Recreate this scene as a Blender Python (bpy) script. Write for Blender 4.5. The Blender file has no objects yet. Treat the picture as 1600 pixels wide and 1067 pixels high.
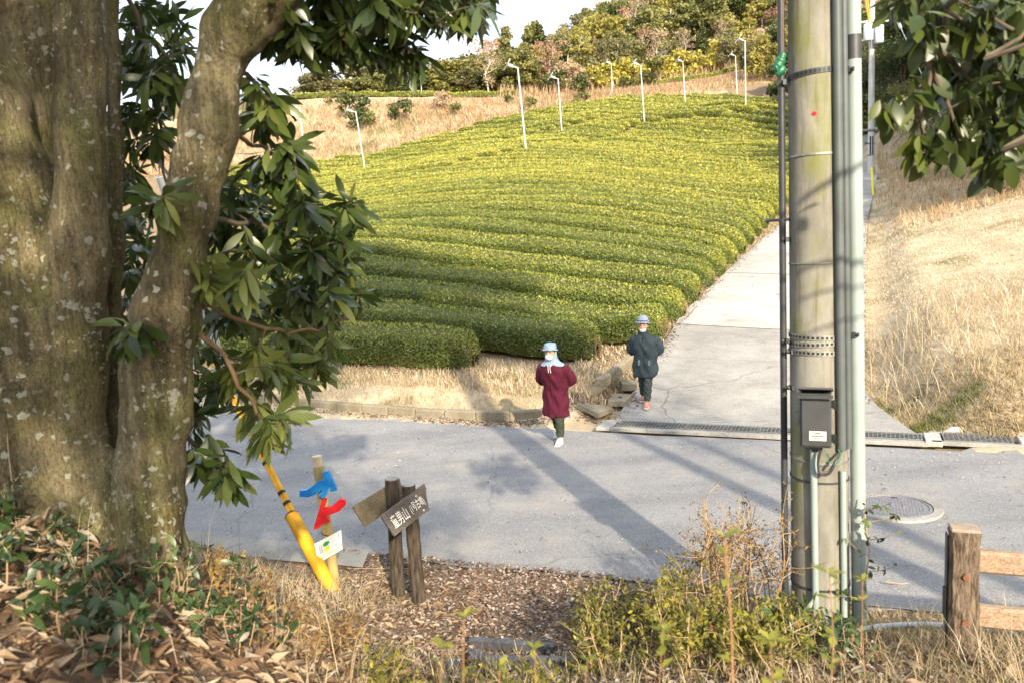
import bpy, math, random
import numpy as np
from mathutils import Vector, Matrix
rng = np.random.default_rng(7)
random.seed(7)
R = math.radians
scene = bpy.context.scene
COL = scene.collection

# ---------------------------------------------------------------- camera, sky, sun, exposure
CAM = np.array((0.0, 0.0, 2.95))
PITCH, ROLL, FPX = 7.2, 3.0, 1244.0
cam_rot = Matrix.Rotation(R(90 - PITCH), 3, 'X') @ Matrix.Rotation(R(-ROLL), 3, 'Z')
cd = bpy.data.cameras.new('camera')
cam = bpy.data.objects.new('camera', cd)
COL.objects.link(cam)
cam.location = CAM
cam.rotation_euler = cam_rot.to_euler()
cd.sensor_width = 36.0
cd.lens = FPX / 1600 * 36
cd.clip_start, cd.clip_end = 0.05, 6000
cd.dof.use_dof = True
cd.dof.focus_distance = 11.0
cd.dof.aperture_fstop = 3.2
scene.camera = cam

SUN_EL, SUN_AZ = 26.0, 16.0      # the sun stands behind the camera, a little to the right
sun_vec = Vector((math.sin(R(SUN_AZ)) * math.cos(R(SUN_EL)), -math.cos(R(SUN_AZ)) * math.cos(R(SUN_EL)), math.sin(R(SUN_EL))))
world = bpy.data.worlds.new('World')
scene.world = world
world.use_nodes = True
wn = world.node_tree
bg = wn.nodes['Background']
sky = wn.nodes.new('ShaderNodeTexSky')
sky.sky_type = 'NISHITA'
sky.sun_disc = False
sky.sun_elevation = R(SUN_EL)
sky.sun_rotation = math.atan2(sun_vec.x, sun_vec.y)
sky.air_density, sky.dust_density, sky.ozone_density = 1.0, 3.0, 1.0
veil = wn.nodes.new('ShaderNodeMixRGB')       # thin bright winter haze over the whole sky
veil.inputs[0].default_value = 0.6
veil.inputs[2].default_value = (7.4, 7.9, 8.7, 1)
wn.links.new(sky.outputs[0], veil.inputs[1])
wn.links.new(veil.outputs[0], bg.inputs[0])
bg.inputs[1].default_value = 0.15
sl = bpy.data.lights.new('sun', 'SUN')
sl.energy = 5.0
sl.angle = R(0.9)
sl.color = (1.0, 0.86, 0.66)
so = bpy.data.objects.new('sun', sl)
COL.objects.link(so)
so.rotation_euler = sun_vec.to_track_quat('Z', 'Y').to_euler()
so.location = (20, -60, 40)
vs = scene.view_settings
vs.view_transform = 'Standard'
vs.look = 'None'
vs.gamma = 1
vs.use_curve_mapping = False
vs.exposure = 1.0
scene.render.film_transparent = False
scene.cycles.max_bounces = 6
scene.cycles.transparent_max_bounces = 6
scene.cycles.use_denoising = True

# ---------------------------------------------------------------- helpers
def ray(px, py):
    d = cam_rot @ Vector(((px - 800) / FPX, -(py - 533.5) / FPX, -1.0))
    return np.array(d)
def W(px, py, d):
    """World point seen at photograph pixel (px, py) at ground distance d (world y)."""
    v = ray(px, py)
    return CAM + v * (d / v[1])
def G(px, py, z=0.0):
    v = ray(px, py)
    return CAM + v * ((z - CAM[2]) / v[2])

def props(o, label=None, cat=None, group=None, kind=None):
    if label: o['label'] = label
    if cat: o['category'] = cat
    if group: o['group'] = group
    if kind: o['kind'] = kind
    return o
def empty(name, loc=(0, 0, 0), rz=0.0, parent=None, **k):
    o = bpy.data.objects.new(name, None)
    COL.objects.link(o)
    o.location = Vector([float(a) for a in loc])
    o.rotation_euler = (0, 0, rz)
    o.empty_display_size = 0.1
    if parent: o.parent = parent
    return props(o, **k)
def link(name, me, parent=None, loc=None, rot=None, **k):
    o = bpy.data.objects.new(name, me)
    COL.objects.link(o)
    if parent: o.parent = parent
    if loc is not None: o.location = Vector([float(a) for a in loc])
    if rot is not None: o.rotation_euler = rot
    return props(o, **k)
def mesh(name, V, F, mats, smooth=False, rnd=None, fmat=None):
    """V (n,3); F a list of index arrays of equal row length, or a list of tuples."""
    me = bpy.data.meshes.new(name)
    V = np.asarray(V, dtype=np.float32).reshape(-1, 3)
    if isinstance(F, np.ndarray): F = [F]
    if len(F) and isinstance(F[0], np.ndarray):
        loops = np.concatenate([f.ravel() for f in F]).astype(np.int32)
        tot = np.concatenate([np.full(len(f), f.shape[1], np.int32) for f in F])
    else:
        loops = np.array([i for f in F for i in f], np.int32)
        tot = np.array([len(f) for f in F], np.int32)
    start = np.concatenate(([0], np.cumsum(tot)[:-1])).astype(np.int32)
    me.vertices.add(len(V)); me.vertices.foreach_set('co', V.ravel())
    me.loops.add(len(loops)); me.loops.foreach_set('vertex_index', loops)
    me.polygons.add(len(tot)); me.polygons.foreach_set('loop_start', start)
    me.polygons.foreach_set('loop_total', tot)
    if not isinstance(mats, (list, tuple)): mats = [mats]
    for m in mats: me.materials.append(m)
    if fmat is not None: me.polygons.foreach_set('material_index', np.asarray(fmat, np.int32))
    me.polygons.foreach_set('use_smooth', np.full(len(tot), bool(smooth)))
    if rnd is not None:
        a = me.attributes.new('rnd', 'FLOAT', 'POINT')
        a.data.foreach_set('value', np.asarray(rnd, np.float32))
    me.update(calc_edges=True)
    return me
def norm(v):
    v = np.asarray(v, float)
    return v / np.maximum(np.linalg.norm(v, axis=-1, keepdims=True), 1e-9)

class MB:
    """Collects simple solids, then links them as one mesh object."""
    def __init__(s): s.v, s.f, s.m, s.n = [], [], [], 0
    def add(s, V, F, mi=0):
        s.v.append(np.asarray(V, float).reshape(-1, 3))
        for f in F:
            s.f.append(tuple(int(i) + s.n for i in f)); s.m.append(mi)
        s.n += len(s.v[-1]); return s
    def box(s, c, size, rot=None, mi=0, taper=1.0, bev=0.0):
        hx, hy, hz = [a / 2 for a in size]
        if bev <= 0:
            V = np.array([(x * hx * (taper if z > 0 else 1), y * hy * (taper if z > 0 else 1), z * hz) for z in (-1, 1) for y in (-1, 1) for x in (-1, 1)], float)
            F = [(0, 2, 3, 1), (4, 5, 7, 6), (0, 1, 5, 4), (1, 3, 7, 5), (3, 2, 6, 7), (2, 0, 4, 6)]
        else:
            b = min(bev, hx * .9, hy * .9, hz * .9)
            V, idx, F = [], {}, []
            for sx in (-1, 1):
                for sy in (-1, 1):
                    for sz in (-1, 1):
                        for ax in range(3):
                            p = [sx * (hx - b), sy * (hy - b), sz * (hz - b)]
                            p[ax] = (sx * hx, sy * hy, sz * hz)[ax]
                            idx[sx, sy, sz, ax] = len(V); V.append(p)
            def g(ax, a, b_, c): 
                k = [0, 0, 0]; k[ax] = a; o = [i for i in range(3) if i != ax]; k[o[0]] = b_; k[o[1]] = c
                return idx[k[0], k[1], k[2], ax]
            for ax in range(3):
                for sg in (-1, 1):
                    F.append((g(ax, sg, -1, -1), g(ax, sg, 1, -1), g(ax, sg, 1, 1), g(ax, sg, -1, 1)))
            for ax in range(3):
                o = [i for i in range(3) if i != ax]
                for s1 in (-1, 1):
                    for s2 in (-1, 1):
                        def q(e, a_):
                            k = [0, 0, 0]; k[ax] = e; k[o[0]] = s1; k[o[1]] = s2
                            return idx[k[0], k[1], k[2], a_]
                        F.append((q(-1, o[0]), q(1, o[0]), q(1, o[1]), q(-1, o[1])))
            for sx in (-1, 1):
                for sy in (-1, 1):
                    for sz in (-1, 1): F.append(tuple(idx[sx, sy, sz, a] for a in range(3)))
            V = np.array(V)
        if rot is not None: V = V @ np.array(rot).T
        return s.add(V + np.asarray(c, float), F, mi)
    def tube(s, P, r, n=8, caps=True, mi=0, squash=1.0, twist=0.0):
        V, F = tube_vf(P, r, n, caps, squash, twist)
        return s.add(V, F, mi)
    def lathe(s, prof, n=16, c=(0, 0, 0), rot=None, mi=0):
        a = np.arange(n) * 2 * np.pi / n
        V = np.concatenate([np.stack([rr * np.cos(a), rr * np.sin(a), np.full(n, z)], 1) for rr, z in prof])
        F = [(i * n + j, i * n + (j + 1) % n, (i + 1) * n + (j + 1) % n, (i + 1) * n + j) for i in range(len(prof) - 1) for j in range(n)]
        F.append(tuple(range(n))[::-1]); F.append(tuple(range((len(prof) - 1) * n, len(prof) * n)))
        if rot is not None: V = V @ np.array(rot).T
        return s.add(V + np.asarray(c, float), F, mi)
    def prism(s, pts, t, M=None, mi=0):
        """2D outline extruded by t; M is a 4x4 placing the outline's plane."""
        n = len(pts)
        V = np.array([(x, y, 0) for x, y in pts] + [(x, y, t) for x, y in pts], float)
        F = [tuple(range(n))[::-1], tuple(range(n, 2 * n))] + [(i, (i + 1) % n, n + (i + 1) % n, n + i) for i in range(n)]
        if M is not None:
            M = np.array(M); V = V @ M[:3, :3].T + M[:3, 3]
        return s.add(V, F, mi)
    def data(s, name, mats, smooth=False):
        me = mesh(name, np.concatenate(s.v), s.f, mats, smooth, fmat=s.m)
        return me
    def build(s, name, mats, parent=None, smooth=False, loc=None, fix=True, **k):
        me = s.data(name, mats, smooth)
        if fix:
            import bmesh
            b = bmesh.new(); b.from_mesh(me); bmesh.ops.recalc_face_normals(b, faces=b.faces); b.to_mesh(me); b.free()
        if smooth: auto_smooth(me)
        return link(name, me, parent, loc, **k)
def auto_smooth(me, ang=0.7):
    try: me.set_sharp_from_angle(angle=ang)
    except Exception: pass
def tube_vf(P, r, n=8, caps=True, squash=1.0, twist=0.0):
    P = np.asarray(P, float); m = len(P)
    r = np.broadcast_to(np.asarray(r, float), (m,))
    T = norm(np.gradient(P, axis=0))
    ref = np.array((0, 0, 1.0)) if abs(T[0, 2]) < .9 else np.array((1.0, 0, 0))
    U = np.empty_like(P)
    u = ref
    for i in range(m):
        u = u - T[i] * np.dot(u, T[i]); u = u / max(np.linalg.norm(u), 1e-9); U[i] = u
    B = np.cross(T, U)
    a = np.arange(n) * 2 * np.pi / n + twist
    V = (P[:, None] + r[:, None, None] * (np.cos(a)[None, :, None] * U[:, None] + squash * np.sin(a)[None, :, None] * B[:, None])).reshape(-1, 3)
    F = [(i * n + j, i * n + (j + 1) % n, (i + 1) * n + (j + 1) % n, (i + 1) * n + j) for i in range(m - 1) for j in range(n)]
    if caps: F += [tuple(range(n))[::-1], tuple(range((m - 1) * n, m * n))]
    return V, F
def spline(P, k=6):
    """Catmull-Rom through P with k steps per span (any number of columns)."""
    P = np.asarray(P, float)
    Q = np.vstack([2 * P[0] - P[1], P, 2 * P[-1] - P[-2]])
    out = []
    for i in range(1, len(Q) - 2):
        p0, p1, p2, p3 = Q[i - 1:i + 3]
        for t in np.linspace(0, 1, k, endpoint=False):
            out.append(.5 * (2 * p1 + (p2 - p0) * t + (2 * p0 - 5 * p1 + 4 * p2 - p3) * t ** 2 + (3 * p1 - p0 - 3 * p2 + p3) * t ** 3))
    out.append(P[-1])
    return np.array(out)
def frame_rot(D, N):
    """(n,3,3) matrices whose columns are side, direction D, normal N made orthogonal."""
    D = norm(D); S = norm(np.cross(D, N)); N2 = np.cross(S, D)
    return np.stack([S, D, N2], axis=2)
def scatter(tv, tf, pos, rot, scale):
    """Copies of a template (tv, tf) at pos with 3x3 rot and scale (n,) or (n,3)."""
    n = len(pos); scale = np.asarray(scale, float)
    if scale.ndim == 1: scale = scale[:, None].repeat(3, 1)
    V = np.einsum('nij,nkj->nki', rot, tv[None] * scale[:, None, :]) + pos[:, None, :]
    F = [f[None] + (np.arange(n) * len(tv))[:, None, None] for f in tf]
    return V.reshape(-1, 3), [f.reshape(-1, f.shape[2]) for f in F]
# leaf templates: length 1 along y, normal z
LEAF2 = (np.array([(0, 0, 0), (.5, .5, .1), (0, 1, 0), (-.5, .5, .1)], float), [np.array([(0, 1, 2), (0, 2, 3)])])
def leaf_template(wid, curl=.25, fold=.12, steps=5, peak=.5):
    V, F = [], []
    for i in range(steps + 1):
        t = i / steps
        w = wid * (math.sin(math.pi * min(1, t ** (math.log(.5) / math.log(peak)))) ** .8 if 0 < t < 1 else .04)
        z = -curl * t * t
        V += [(-w / 2, t, z + fold * w), (0, t, z), (w / 2, t, z + fold * w)]
    for i in range(steps):
        a = i * 3
        F += [(a, a + 1, a + 4, a + 3), (a + 1, a + 2, a + 5, a + 4)]
    return np.array(V, float), [np.array(F)]
def rand_unit(n):
    v = rng.normal(size=(n, 3)); return norm(v)

# ---------------------------------------------------------------- materials
class NT:
    def __init__(s, name):
        s.m = bpy.data.materials.new(name); s.m.use_nodes = True
        s.t = s.m.node_tree; s.b = s.t.nodes['Principled BSDF']; s.tc = None
    def n(s, typ, **k):
        o = s.t.nodes.new('ShaderNode' + typ)
        for a, v in k.items(): setattr(o, a, v)
        return o
    def l(s, a, b): s.t.links.new(a, b)
    def co(s, which='Object'):
        if s.tc is None: s.tc = s.n('TexCoord')
        return s.tc.outputs[which]
    def noise(s, scale, detail=4, rough=.55, vec=None, stretch=None, which='Object'):
        o = s.n('TexNoise'); o.inputs['Scale'].default_value = scale; o.inputs['Detail'].default_value = detail; o.inputs['Roughness'].default_value = rough
        v = vec if vec is not None else s.co(which)
        if stretch:
            mp = s.n('Mapping'); mp.inputs['Scale'].default_value = stretch; s.l(v, mp.inputs[0]); v = mp.outputs[0]
        s.l(v, o.inputs['Vector']); return o.outputs['Fac']
    def voro(s, scale, feature='F1', out='Distance', rnd=1.0, stretch=None):
        o = s.n('TexVoronoi', feature=feature); o.inputs['Scale'].default_value = scale; o.inputs['Randomness'].default_value = rnd
        v = s.co()
        if stretch:
            mp = s.n('Mapping'); mp.inputs['Scale'].default_value = stretch; s.l(v, mp.inputs[0]); v = mp.outputs[0]
        s.l(v, o.inputs['Vector']); return o.outputs[out]
    def ramp(s, fac, stops, interp='LINEAR'):
        o = s.n('ValToRGB'); cr = o.color_ramp; cr.interpolation = interp
        while len(cr.elements) < len(stops): cr.elements.new(.5)
        for e, (p, c) in zip(cr.elements, stops):
            e.position = p; e.color = (*(c if isinstance(c, (tuple, list)) else (c, c, c)), 1)
        s.l(fac, o.inputs[0]); return o.outputs[0]
    def mix(s, fac, a, b, mode='MIX'):
        o = s.n('MixRGB', blend_type=mode)
        for i, v in ((0, fac), (1, a), (2, b)):
            if hasattr(v, 'is_output'): s.l(v, o.inputs[i])
            elif i == 0: o.inputs[0].default_value = v
            else: o.inputs[i].default_value = (*v, 1)
        return o.outputs[0]
    def math(s, op, a, b=0.0):
        o = s.n('Math', operation=op)
        for i, v in ((0, a), (1, b)):
            if hasattr(v, 'is_output'): s.l(v, o.inputs[i])
            else: o.inputs[i].default_value = v
        return o.outputs[0]
    def attr(s, name='rnd'):
        o = s.n('Attribute'); o.attribute_name = name; return o.outputs['Fac']
    def color(s, c):
        if hasattr(c, 'is_output'): s.l(c, s.b.inputs['Base Color'])
        else: s.b.inputs['Base Color'].default_value = (*c, 1)
        return s
    def rough(s, v, spec=None, metal=None):
        if hasattr(v, 'is_output'): s.l(v, s.b.inputs['Roughness'])
        else: s.b.inputs['Roughness'].default_value = v
        if spec is not None: s.b.inputs['Specular IOR Level'].default_value = spec
        if metal is not None: s.b.inputs['Metallic'].default_value = metal
        return s
    def bump(s, h, strength=.4, dist=.02, prev=None):
        o = s.n('Bump'); o.inputs['Strength'].default_value = strength; o.inputs['Distance'].default_value = dist
        s.l(h, o.inputs['Height'])
        if prev is not None: s.l(prev, o.inputs['Normal'])
        s.l(o.outputs[0], s.b.inputs['Normal']); return o.outputs[0]
def plain(name, c, rough=.6, var=.15, scale=8, metal=0.0, bump=.15, spec=.4):
    t = NT(name)
    f = t.noise(scale, 5)
    lo = tuple(a * (1 - var) for a in c); hi = tuple(min(1, a * (1 + var)) for a in c)
    t.color(t.ramp(f, [(.3, lo), (.7, hi)])).rough(rough, spec, metal)
    if bump: t.bump(t.noise(scale * 6, 3), bump, .004)
    return t.m
def leafmat(name, stops, rough=.45, trans=.35, spec=.5, patch=None, tcol=None):
    """Leaf colour by per-leaf random value; light passes through a little."""
    t = NT(name)
    c = t.ramp(t.attr(), stops)
    if patch:
        sc, col, amt = patch
        f = t.ramp(t.noise(sc, 2), [(.45, 0.0), (.65, amt)])
        c = t.mix(f, c, col)
    t.color(c).rough(rough, spec)
    if trans:
        tr = t.n('BsdfTranslucent'); t.l(c if tcol is None else t.mix(.5, c, tcol), tr.inputs[0])
        mx = t.n('MixShader'); mx.inputs[0].default_value = trans
        t.l(t.b.outputs[0], mx.inputs[1]); t.l(tr.outputs[0], mx.inputs[2])
        t.l(mx.outputs[0], t.t.nodes['Material Output'].inputs[0])
    return t.m
# ---------------------------------------------------------------- terrain heights
def y_near(x): return 6.85 - 0.37 * np.asarray(x, float)
def y_far(x): return 12.50 - 0.443 * np.asarray(x, float)
def sstep(a, b, t):
    t = np.clip((np.asarray(t, float) - a) / (b - a), 0, 1); return t * t * (3 - 2 * t)
def rbf(C, c=2.5, lam=.9):
    C = np.array(C, float); P, z = C[:, :2], C[:, 2]
    def k(a, b): return np.sqrt(((a[:, None] - b[None]) ** 2).sum(2) + c * c)
    n = len(P)
    A = np.zeros((n + 3, n + 3)); A[:n, :n] = k(P, P); A[:n, n] = 1; A[:n, n + 1:] = P; A[n:, :n] = A[:n, n:].T
    w = np.linalg.solve(A + np.diag([-lam] * n + [0] * 3), np.concatenate([z, np.zeros(3)]))
    def f(x, y):
        x = np.asarray(x, float); sh = x.shape
        Q = np.stack([x.ravel(), np.broadcast_to(np.asarray(y, float), sh).ravel()], 1)
        out = np.concatenate([k(q, P) @ w[:n] + w[n] + q @ w[n + 1:] for q in np.array_split(Q, max(1, len(Q) // 20000))])
        return out.reshape(sh)
    return f
def zroad(y): # the concrete lane climbs away from the main road
    return np.interp(y, [11.2, 12.5, 17.5, 30, 70, 120], [0, 0.0, .75, 2.9, 9.7, 21.0])
def on_lane(px, py):
    ds = np.linspace(9, 90, 4000)
    zz = np.array([W(px, py, d)[2] for d in ds]) - zroad(ds)
    i = np.where(np.sign(zz[:-1]) != np.sign(zz[1:]))[0]
    d = ds[i[0]] if len(i) else 12.0
    return W(px, py, d)
LL = np.array([on_lane(*p)[:2] for p in [(955, 664), (1008, 580), (1065, 492), (1150, 411), (1225, 345)]])
LR = np.array([on_lane(*p)[:2] for p in [(1352, 612), (1351, 500), (1352, 420), (1355, 345)]])
LL = np.vstack([[LL[0] + (LL[0] - LL[1]) * .2], LL, (17.6, 45), (27.5, 70), (38, 79), (47, 98)])
LR = np.vstack([[(5.45, 10.2)], LR, (20.8, 45), (31.2, 70), (41, 77), (50, 98)])
def lane_left(y): return np.interp(y, LL[:, 1], LL[:, 0])
def lane_right(y): return np.interp(y, LR[:, 1], LR[:, 0])
def Z(px, py, d, lift=0.0):
    p = W(px, py, d); return (p[0], p[1], p[2] - lift)
def row_d(px, k): return (16.3 + 1.8 * k) / (1 + .5 * (px - 800) / FPX)
far_pts = [Z(px, py, row_d(px, k), .74) for px, py, k in [(560, 480, 0), (720, 525, 0), (700, 462, 1), (830, 490, 1), (930, 520, 1), (560, 422, 2), (700, 434, 2), (950, 462, 2), (1070, 482, 2),
    (535, 374, 3), (700, 406, 3), (950, 425, 3), (950, 399, 4), (950, 377, 5), (950, 355, 6), (570, 331, 7), (950, 336, 7), (950, 319, 8), (950, 304, 9), (850, 295, 10), (850, 284, 11), (850, 275, 12), (850, 267, 13)]]
far_pts += [Z(*q, .74) for q in [(815, 225, 57), (875, 200, 77), (1005, 185, 78), (565, 262, 72), (480, 285, 58), (1165, 155, 80), (1070, 157, 105)]]
far_pts += [Z(*q) for q in [(600, 577, 15.9), (480, 590, 16.8), (720, 560, 15.2), (900, 560, 15.8), (1040, 545, 16.4)]]
far_pts += [Z(*q) for q in [(470, 258, 85), (600, 242, 88), (850, 175, 95), (1000, 150, 108), (1150, 135, 112), (1225, 125, 115),
    (480, 158, 105), (600, 156, 108), (760, 153, 112), (880, 148, 120), (1000, 138, 126), (1100, 125, 130), (1345, 175, 72),
    (1480, 285, 32), (1600, 310, 24), (1500, 400, 20), (1400, 380, 24), (1380, 200, 62), (1450, 160, 60), (1500, 60, 80), (1600, 150, 45),
    (800, 150, 190), (900, 90, 200), (1000, 60, 190), (1100, 20, 215), (1200, -10, 215), (1320, 0, 170), (1320, 90, 120), (950, 110, 150), (1150, 90, 150), (1000, 30, 230), (1150, -40, 260), (1350, -60, 240),
    (600, 195, 150), (450, 205, 160), (250, 215, 150), (250, 240, 95), (250, 160, 115), (100, 170, 150), (700, 175, 180)]]
far_pts += [(x, y, .95 * zroad(y) + .05) for x, y in LL[2:]] + [(x, y, zroad(y) + .08) for x, y in LR[2:]]
far_pts += [(-8, 18.6, .45), (-14, 24, .3), (-30, 36, .8), (-24, 50, 3.5), (-45, 60, 5), (.5, 13.6, .16), (-3, 14.9, .16), (-7, 16.6, .14), (-20, 23, .1),
    (7.4, 12.3, .95), (6.6, 13.2, .75), (8.2, 14.2, 1.2), (9.5, 12.0, 1.1), (10.5, 17, 1.6), (13, 13, 1.5), (20, 12, 2.2), (6.3, 10.9, .35), (8.5, 9.6, .3), (16, 17, 2.3), (30, 20, 5), (40, 40, 14), (60, 30, 16), (30, 5, 1.5), (60, 80, 30), (-60, 30, 2), (-60, 100, 14), (-90, 140, 22), (-110, 330, 22), (-40, 330, 24), (10, 330, 40), (-150, 200, 16), (-40, 230, 24), (5, 240, 42), (120, 330, 110), (80, 140, 50), (90, 220, 78)]
F_far = rbf(far_pts)
near_pts = [Z(*q) for q in [(230, 860, 3.5), (0, 800, 3.7), (100, 1000, 2.4), (400, 950, 4.5), (400, 1067, 3.0), (800, 1067, 4.4), (1000, 1067, 3.6), (1270, 975, 5.0), (1335, 1030, 4.3), (1505, 1015, 4.1), (1600, 1067, 3.6), (900, 1000, 4.9), (560, 980, 5.5)]]
near_pts += [(-1.05, 6.5, .02), (-1.8, 6.6, .06), (-.4, 6.2, .07), (0.3, 5.9, .1), (0, 0, 1.42), (-3, 0, 1.85), (3, 0, 1.35), (0, -6, 2.3), (-6, -5, 2.6), (6, -5, 2.0), (-3.2, 5.6, 1.2), (-3.3, 7.4, .35), (-7, 8.2, .9), (-7, 4, 2.0), (5.5, 3.0, .75), (8, 1.5, .8), (-12, 9, 1.3), (-20, 5, 3), (20, -10, 2), (-20, -20, 5), (20, -30, 3), (0, -30, 4), (0.9, 5.6, .3), (3.0, 4.9, .3), (14, 0, .6)]
F_near = rbf(near_pts, 1.2, .05)
def hsh(x, y):
    return (np.sin(x * 1.7 + 1.3 * np.sin(y * .9)) * np.sin(y * 2.1 + 1.1 * np.sin(x * 1.3))) * .5 + .5 * np.sin(x * 4.1 + y * 1.9) * np.sin(y * 3.7 - x * 2.3)
def ground(x, y):
    x, y = np.broadcast_arrays(np.asarray(x, float), np.asarray(y, float))
    yn, yf = y_near(x), y_far(x)
    zn = F_near(x, y) * sstep(0.0, 1.3, (yn - y) * .94) + .02 * hsh(x * 1.5, y * 1.5)
    ff = F_far(x, y)
    zf = np.where(y < 200, np.maximum(ff, .02), ff) * sstep(0.3, 1.5, (y - yf) * .91) + .025 * hsh(x, y) + np.where(y > 60, .25 * hsh(x * .22, y * .22), 0)
    # the lane is cut level into the slope
    l, r = lane_left(y), lane_right(y)
    dd = np.maximum(np.maximum(l - x, x - r), 0)
    m = np.where((y > 10) & (y < 98), 1 - sstep(0.1, 1.4, dd), 0)
    zf = zf * (1 - m) + (zroad(y) - .09) * m
    z = np.where(y > yf, zf, np.where(y < yn, zn, -.04))
    return z
def gz(x, y): return float(ground(np.array([x]), np.array([y]))[0])

# ---------------------------------------------------------------- ground materials
def earth(name, stops, sc=2.0, bsc=40, bd=.03, patches=None, rough=.95):
    t = NT(name)
    c = t.ramp(t.noise(sc, 8, .65), stops)
    for sc2, lo, hi, col in (patches or []):
        c = t.mix(t.ramp(t.noise(sc2, 3, .6), [(lo, 0.0), (hi, 1.0)]), c, col)
    g = t.noise(bsc, 6, .7)
    c = t.mix(.5, c, t.ramp(g, [(.3, .45), (.7, 1.0)]), 'MULTIPLY')
    t.color(c).rough(rough, .2); t.bump(g, .7, bd)
    return t.m
M_litter = earth('leaf litter soil', [(.3, (.10, .065, .04)), (.5, (.20, .135, .085)), (.7, (.30, .22, .15))], 6, 70, .03)
M_straw = earth('dry grass ground', [(.3, (.36, .28, .17)), (.5, (.52, .42, .28)), (.7, (.64, .54, .38))], 1.3, 55, .04, [(.35, .55, .68, (.17, .17, .06))])
M_soil = earth('field soil', [(.3, (.15, .105, .06)), (.7, (.33, .25, .15))], 3, 50, .03)
M_bankdry = earth('embankment dry grass', [(.3, (.34, .22, .13)), (.5, (.52, .38, .24)), (.72, (.62, .50, .34))], .16, 2.2, .5, [(.09, .60, .70, (.16, .17, .06))])
M_hill = earth('forest floor', [(.3, (.10, .085, .035)), (.6, (.22, .17, .08)), (.75, (.30, .24, .13))], .08, 1.2, .6)

def make_asphalt():
    t = NT('road asphalt')
    base = t.ramp(t.noise(.55, 6, .6, stretch=(1, 2.6, 1)), [(.32, (.20, .202, .208)), (.62, (.275, .272, .268))])
    grit = t.voro(150, 'F1', 'Color')
    sep = t.n('SeparateColor'); t.l(grit, sep.inputs[0])
    base = t.mix(.75, base, t.ramp(sep.outputs[0], [(.1, .42), (.5, .95), (.93, 1.0), (1.0, 1.75)]), 'MULTIPLY')
    dust = t.ramp(t.noise(.9, 7, .7), [(.50, 0.0), (.72, .55)])
    base = t.mix(dust, base, (.34, .31, .26))
    stain = t.ramp(t.noise(2.3, 5, .6), [(.62, 0.0), (.72, .35)])
    base = t.mix(stain, base, (.11, .11, .115))
    wv = t.n('TexNoise'); wv.inputs['Scale'].default_value = 1.4; t.l(t.co(), wv.inputs['Vector']); ad = t.n('VectorMath', operation='ADD'); sc2 = t.n('VectorMath', operation='SCALE'); sc2.inputs['Scale'].default_value = .5; t.l(wv.outputs['Color'], sc2.inputs[0]); t.l(t.co(), ad.inputs[0]); t.l(sc2.outputs[0], ad.inputs[1])
    ck = t.n('TexVoronoi', feature='DISTANCE_TO_EDGE'); ck.inputs['Scale'].default_value = .24; t.l(ad.outputs[0], ck.inputs['Vector'])
    base = t.mix(t.math('MULTIPLY', t.math('LESS_THAN', ck.outputs['Distance'], .0035), t.ramp(t.noise(.7, 3), [(.42, 0.0), (.55, .32)])), base, (.09, .09, .09))
    t.color(base).rough(.88, .25)
    t.bump(t.voro(150), .55, .006, t.bump(t.noise(7, 4), .2, .02))
    return t.m
M_asphalt = make_asphalt()
def make_concrete(name, lo, hi, grit=60, streak=True):
    t = NT(name)
    base = t.ramp(t.noise(1.1, 7, .65), [(.3, lo), (.65, hi)])
    if streak:
        base = t.mix(.4, base, t.ramp(t.noise(5, 5, .6, stretch=(.6, 3, 1)), [(.3, .68), (.6, 1.0)]), 'MULTIPLY')
    sp = t.voro(grit, 'F1', 'Color'); sep = t.n('SeparateColor'); t.l(sp, sep.inputs[0])
    base = t.mix(.5, base, t.ramp(sep.outputs[1], [(.05, .55), (.4, 1.0), (1.0, 1.1)]), 'MULTIPLY')
    base = t.mix(t.ramp(t.noise(2.7, 4), [(.6, 0.0), (.75, .5)]), base, tuple(a * .55 for a in lo))
    wv = t.n('TexNoise'); wv.inputs['Scale'].default_value = 1.1; t.l(t.co(), wv.inputs['Vector']); ad = t.n('VectorMath', operation='ADD'); sc2 = t.n('VectorMath', operation='SCALE'); sc2.inputs['Scale'].default_value = .6; t.l(wv.outputs['Color'], sc2.inputs[0]); t.l(t.co(), ad.inputs[0]); t.l(sc2.outputs[0], ad.inputs[1])
    ck = t.n('TexVoronoi', feature='DISTANCE_TO_EDGE'); ck.inputs['Scale'].default_value = .3; t.l(ad.outputs[0], ck.inputs['Vector'])
    base = t.mix(t.math('MULTIPLY', t.math('LESS_THAN', ck.outputs['Distance'], .0035), .5), base, (.10, .095, .08))
    base = t.mix(.55, base, t.ramp(t.noise(.35, 5, .6), [(.35, .62), (.62, 1.0)]), 'MULTIPLY')
    t.color(base).rough(.9, .2); t.bump(t.noise(45, 5, .7), .5, .008)
    return t.m
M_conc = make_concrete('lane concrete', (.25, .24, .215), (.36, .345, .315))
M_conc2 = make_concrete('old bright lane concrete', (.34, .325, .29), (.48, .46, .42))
M_kerb = make_concrete('kerb concrete', (.17, .14, .085), (.31, .275, .205), 90, False)
M_stain = make_concrete('mossy gutter concrete', (.22, .21, .18), (.34, .33, .30), 90, False)

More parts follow.
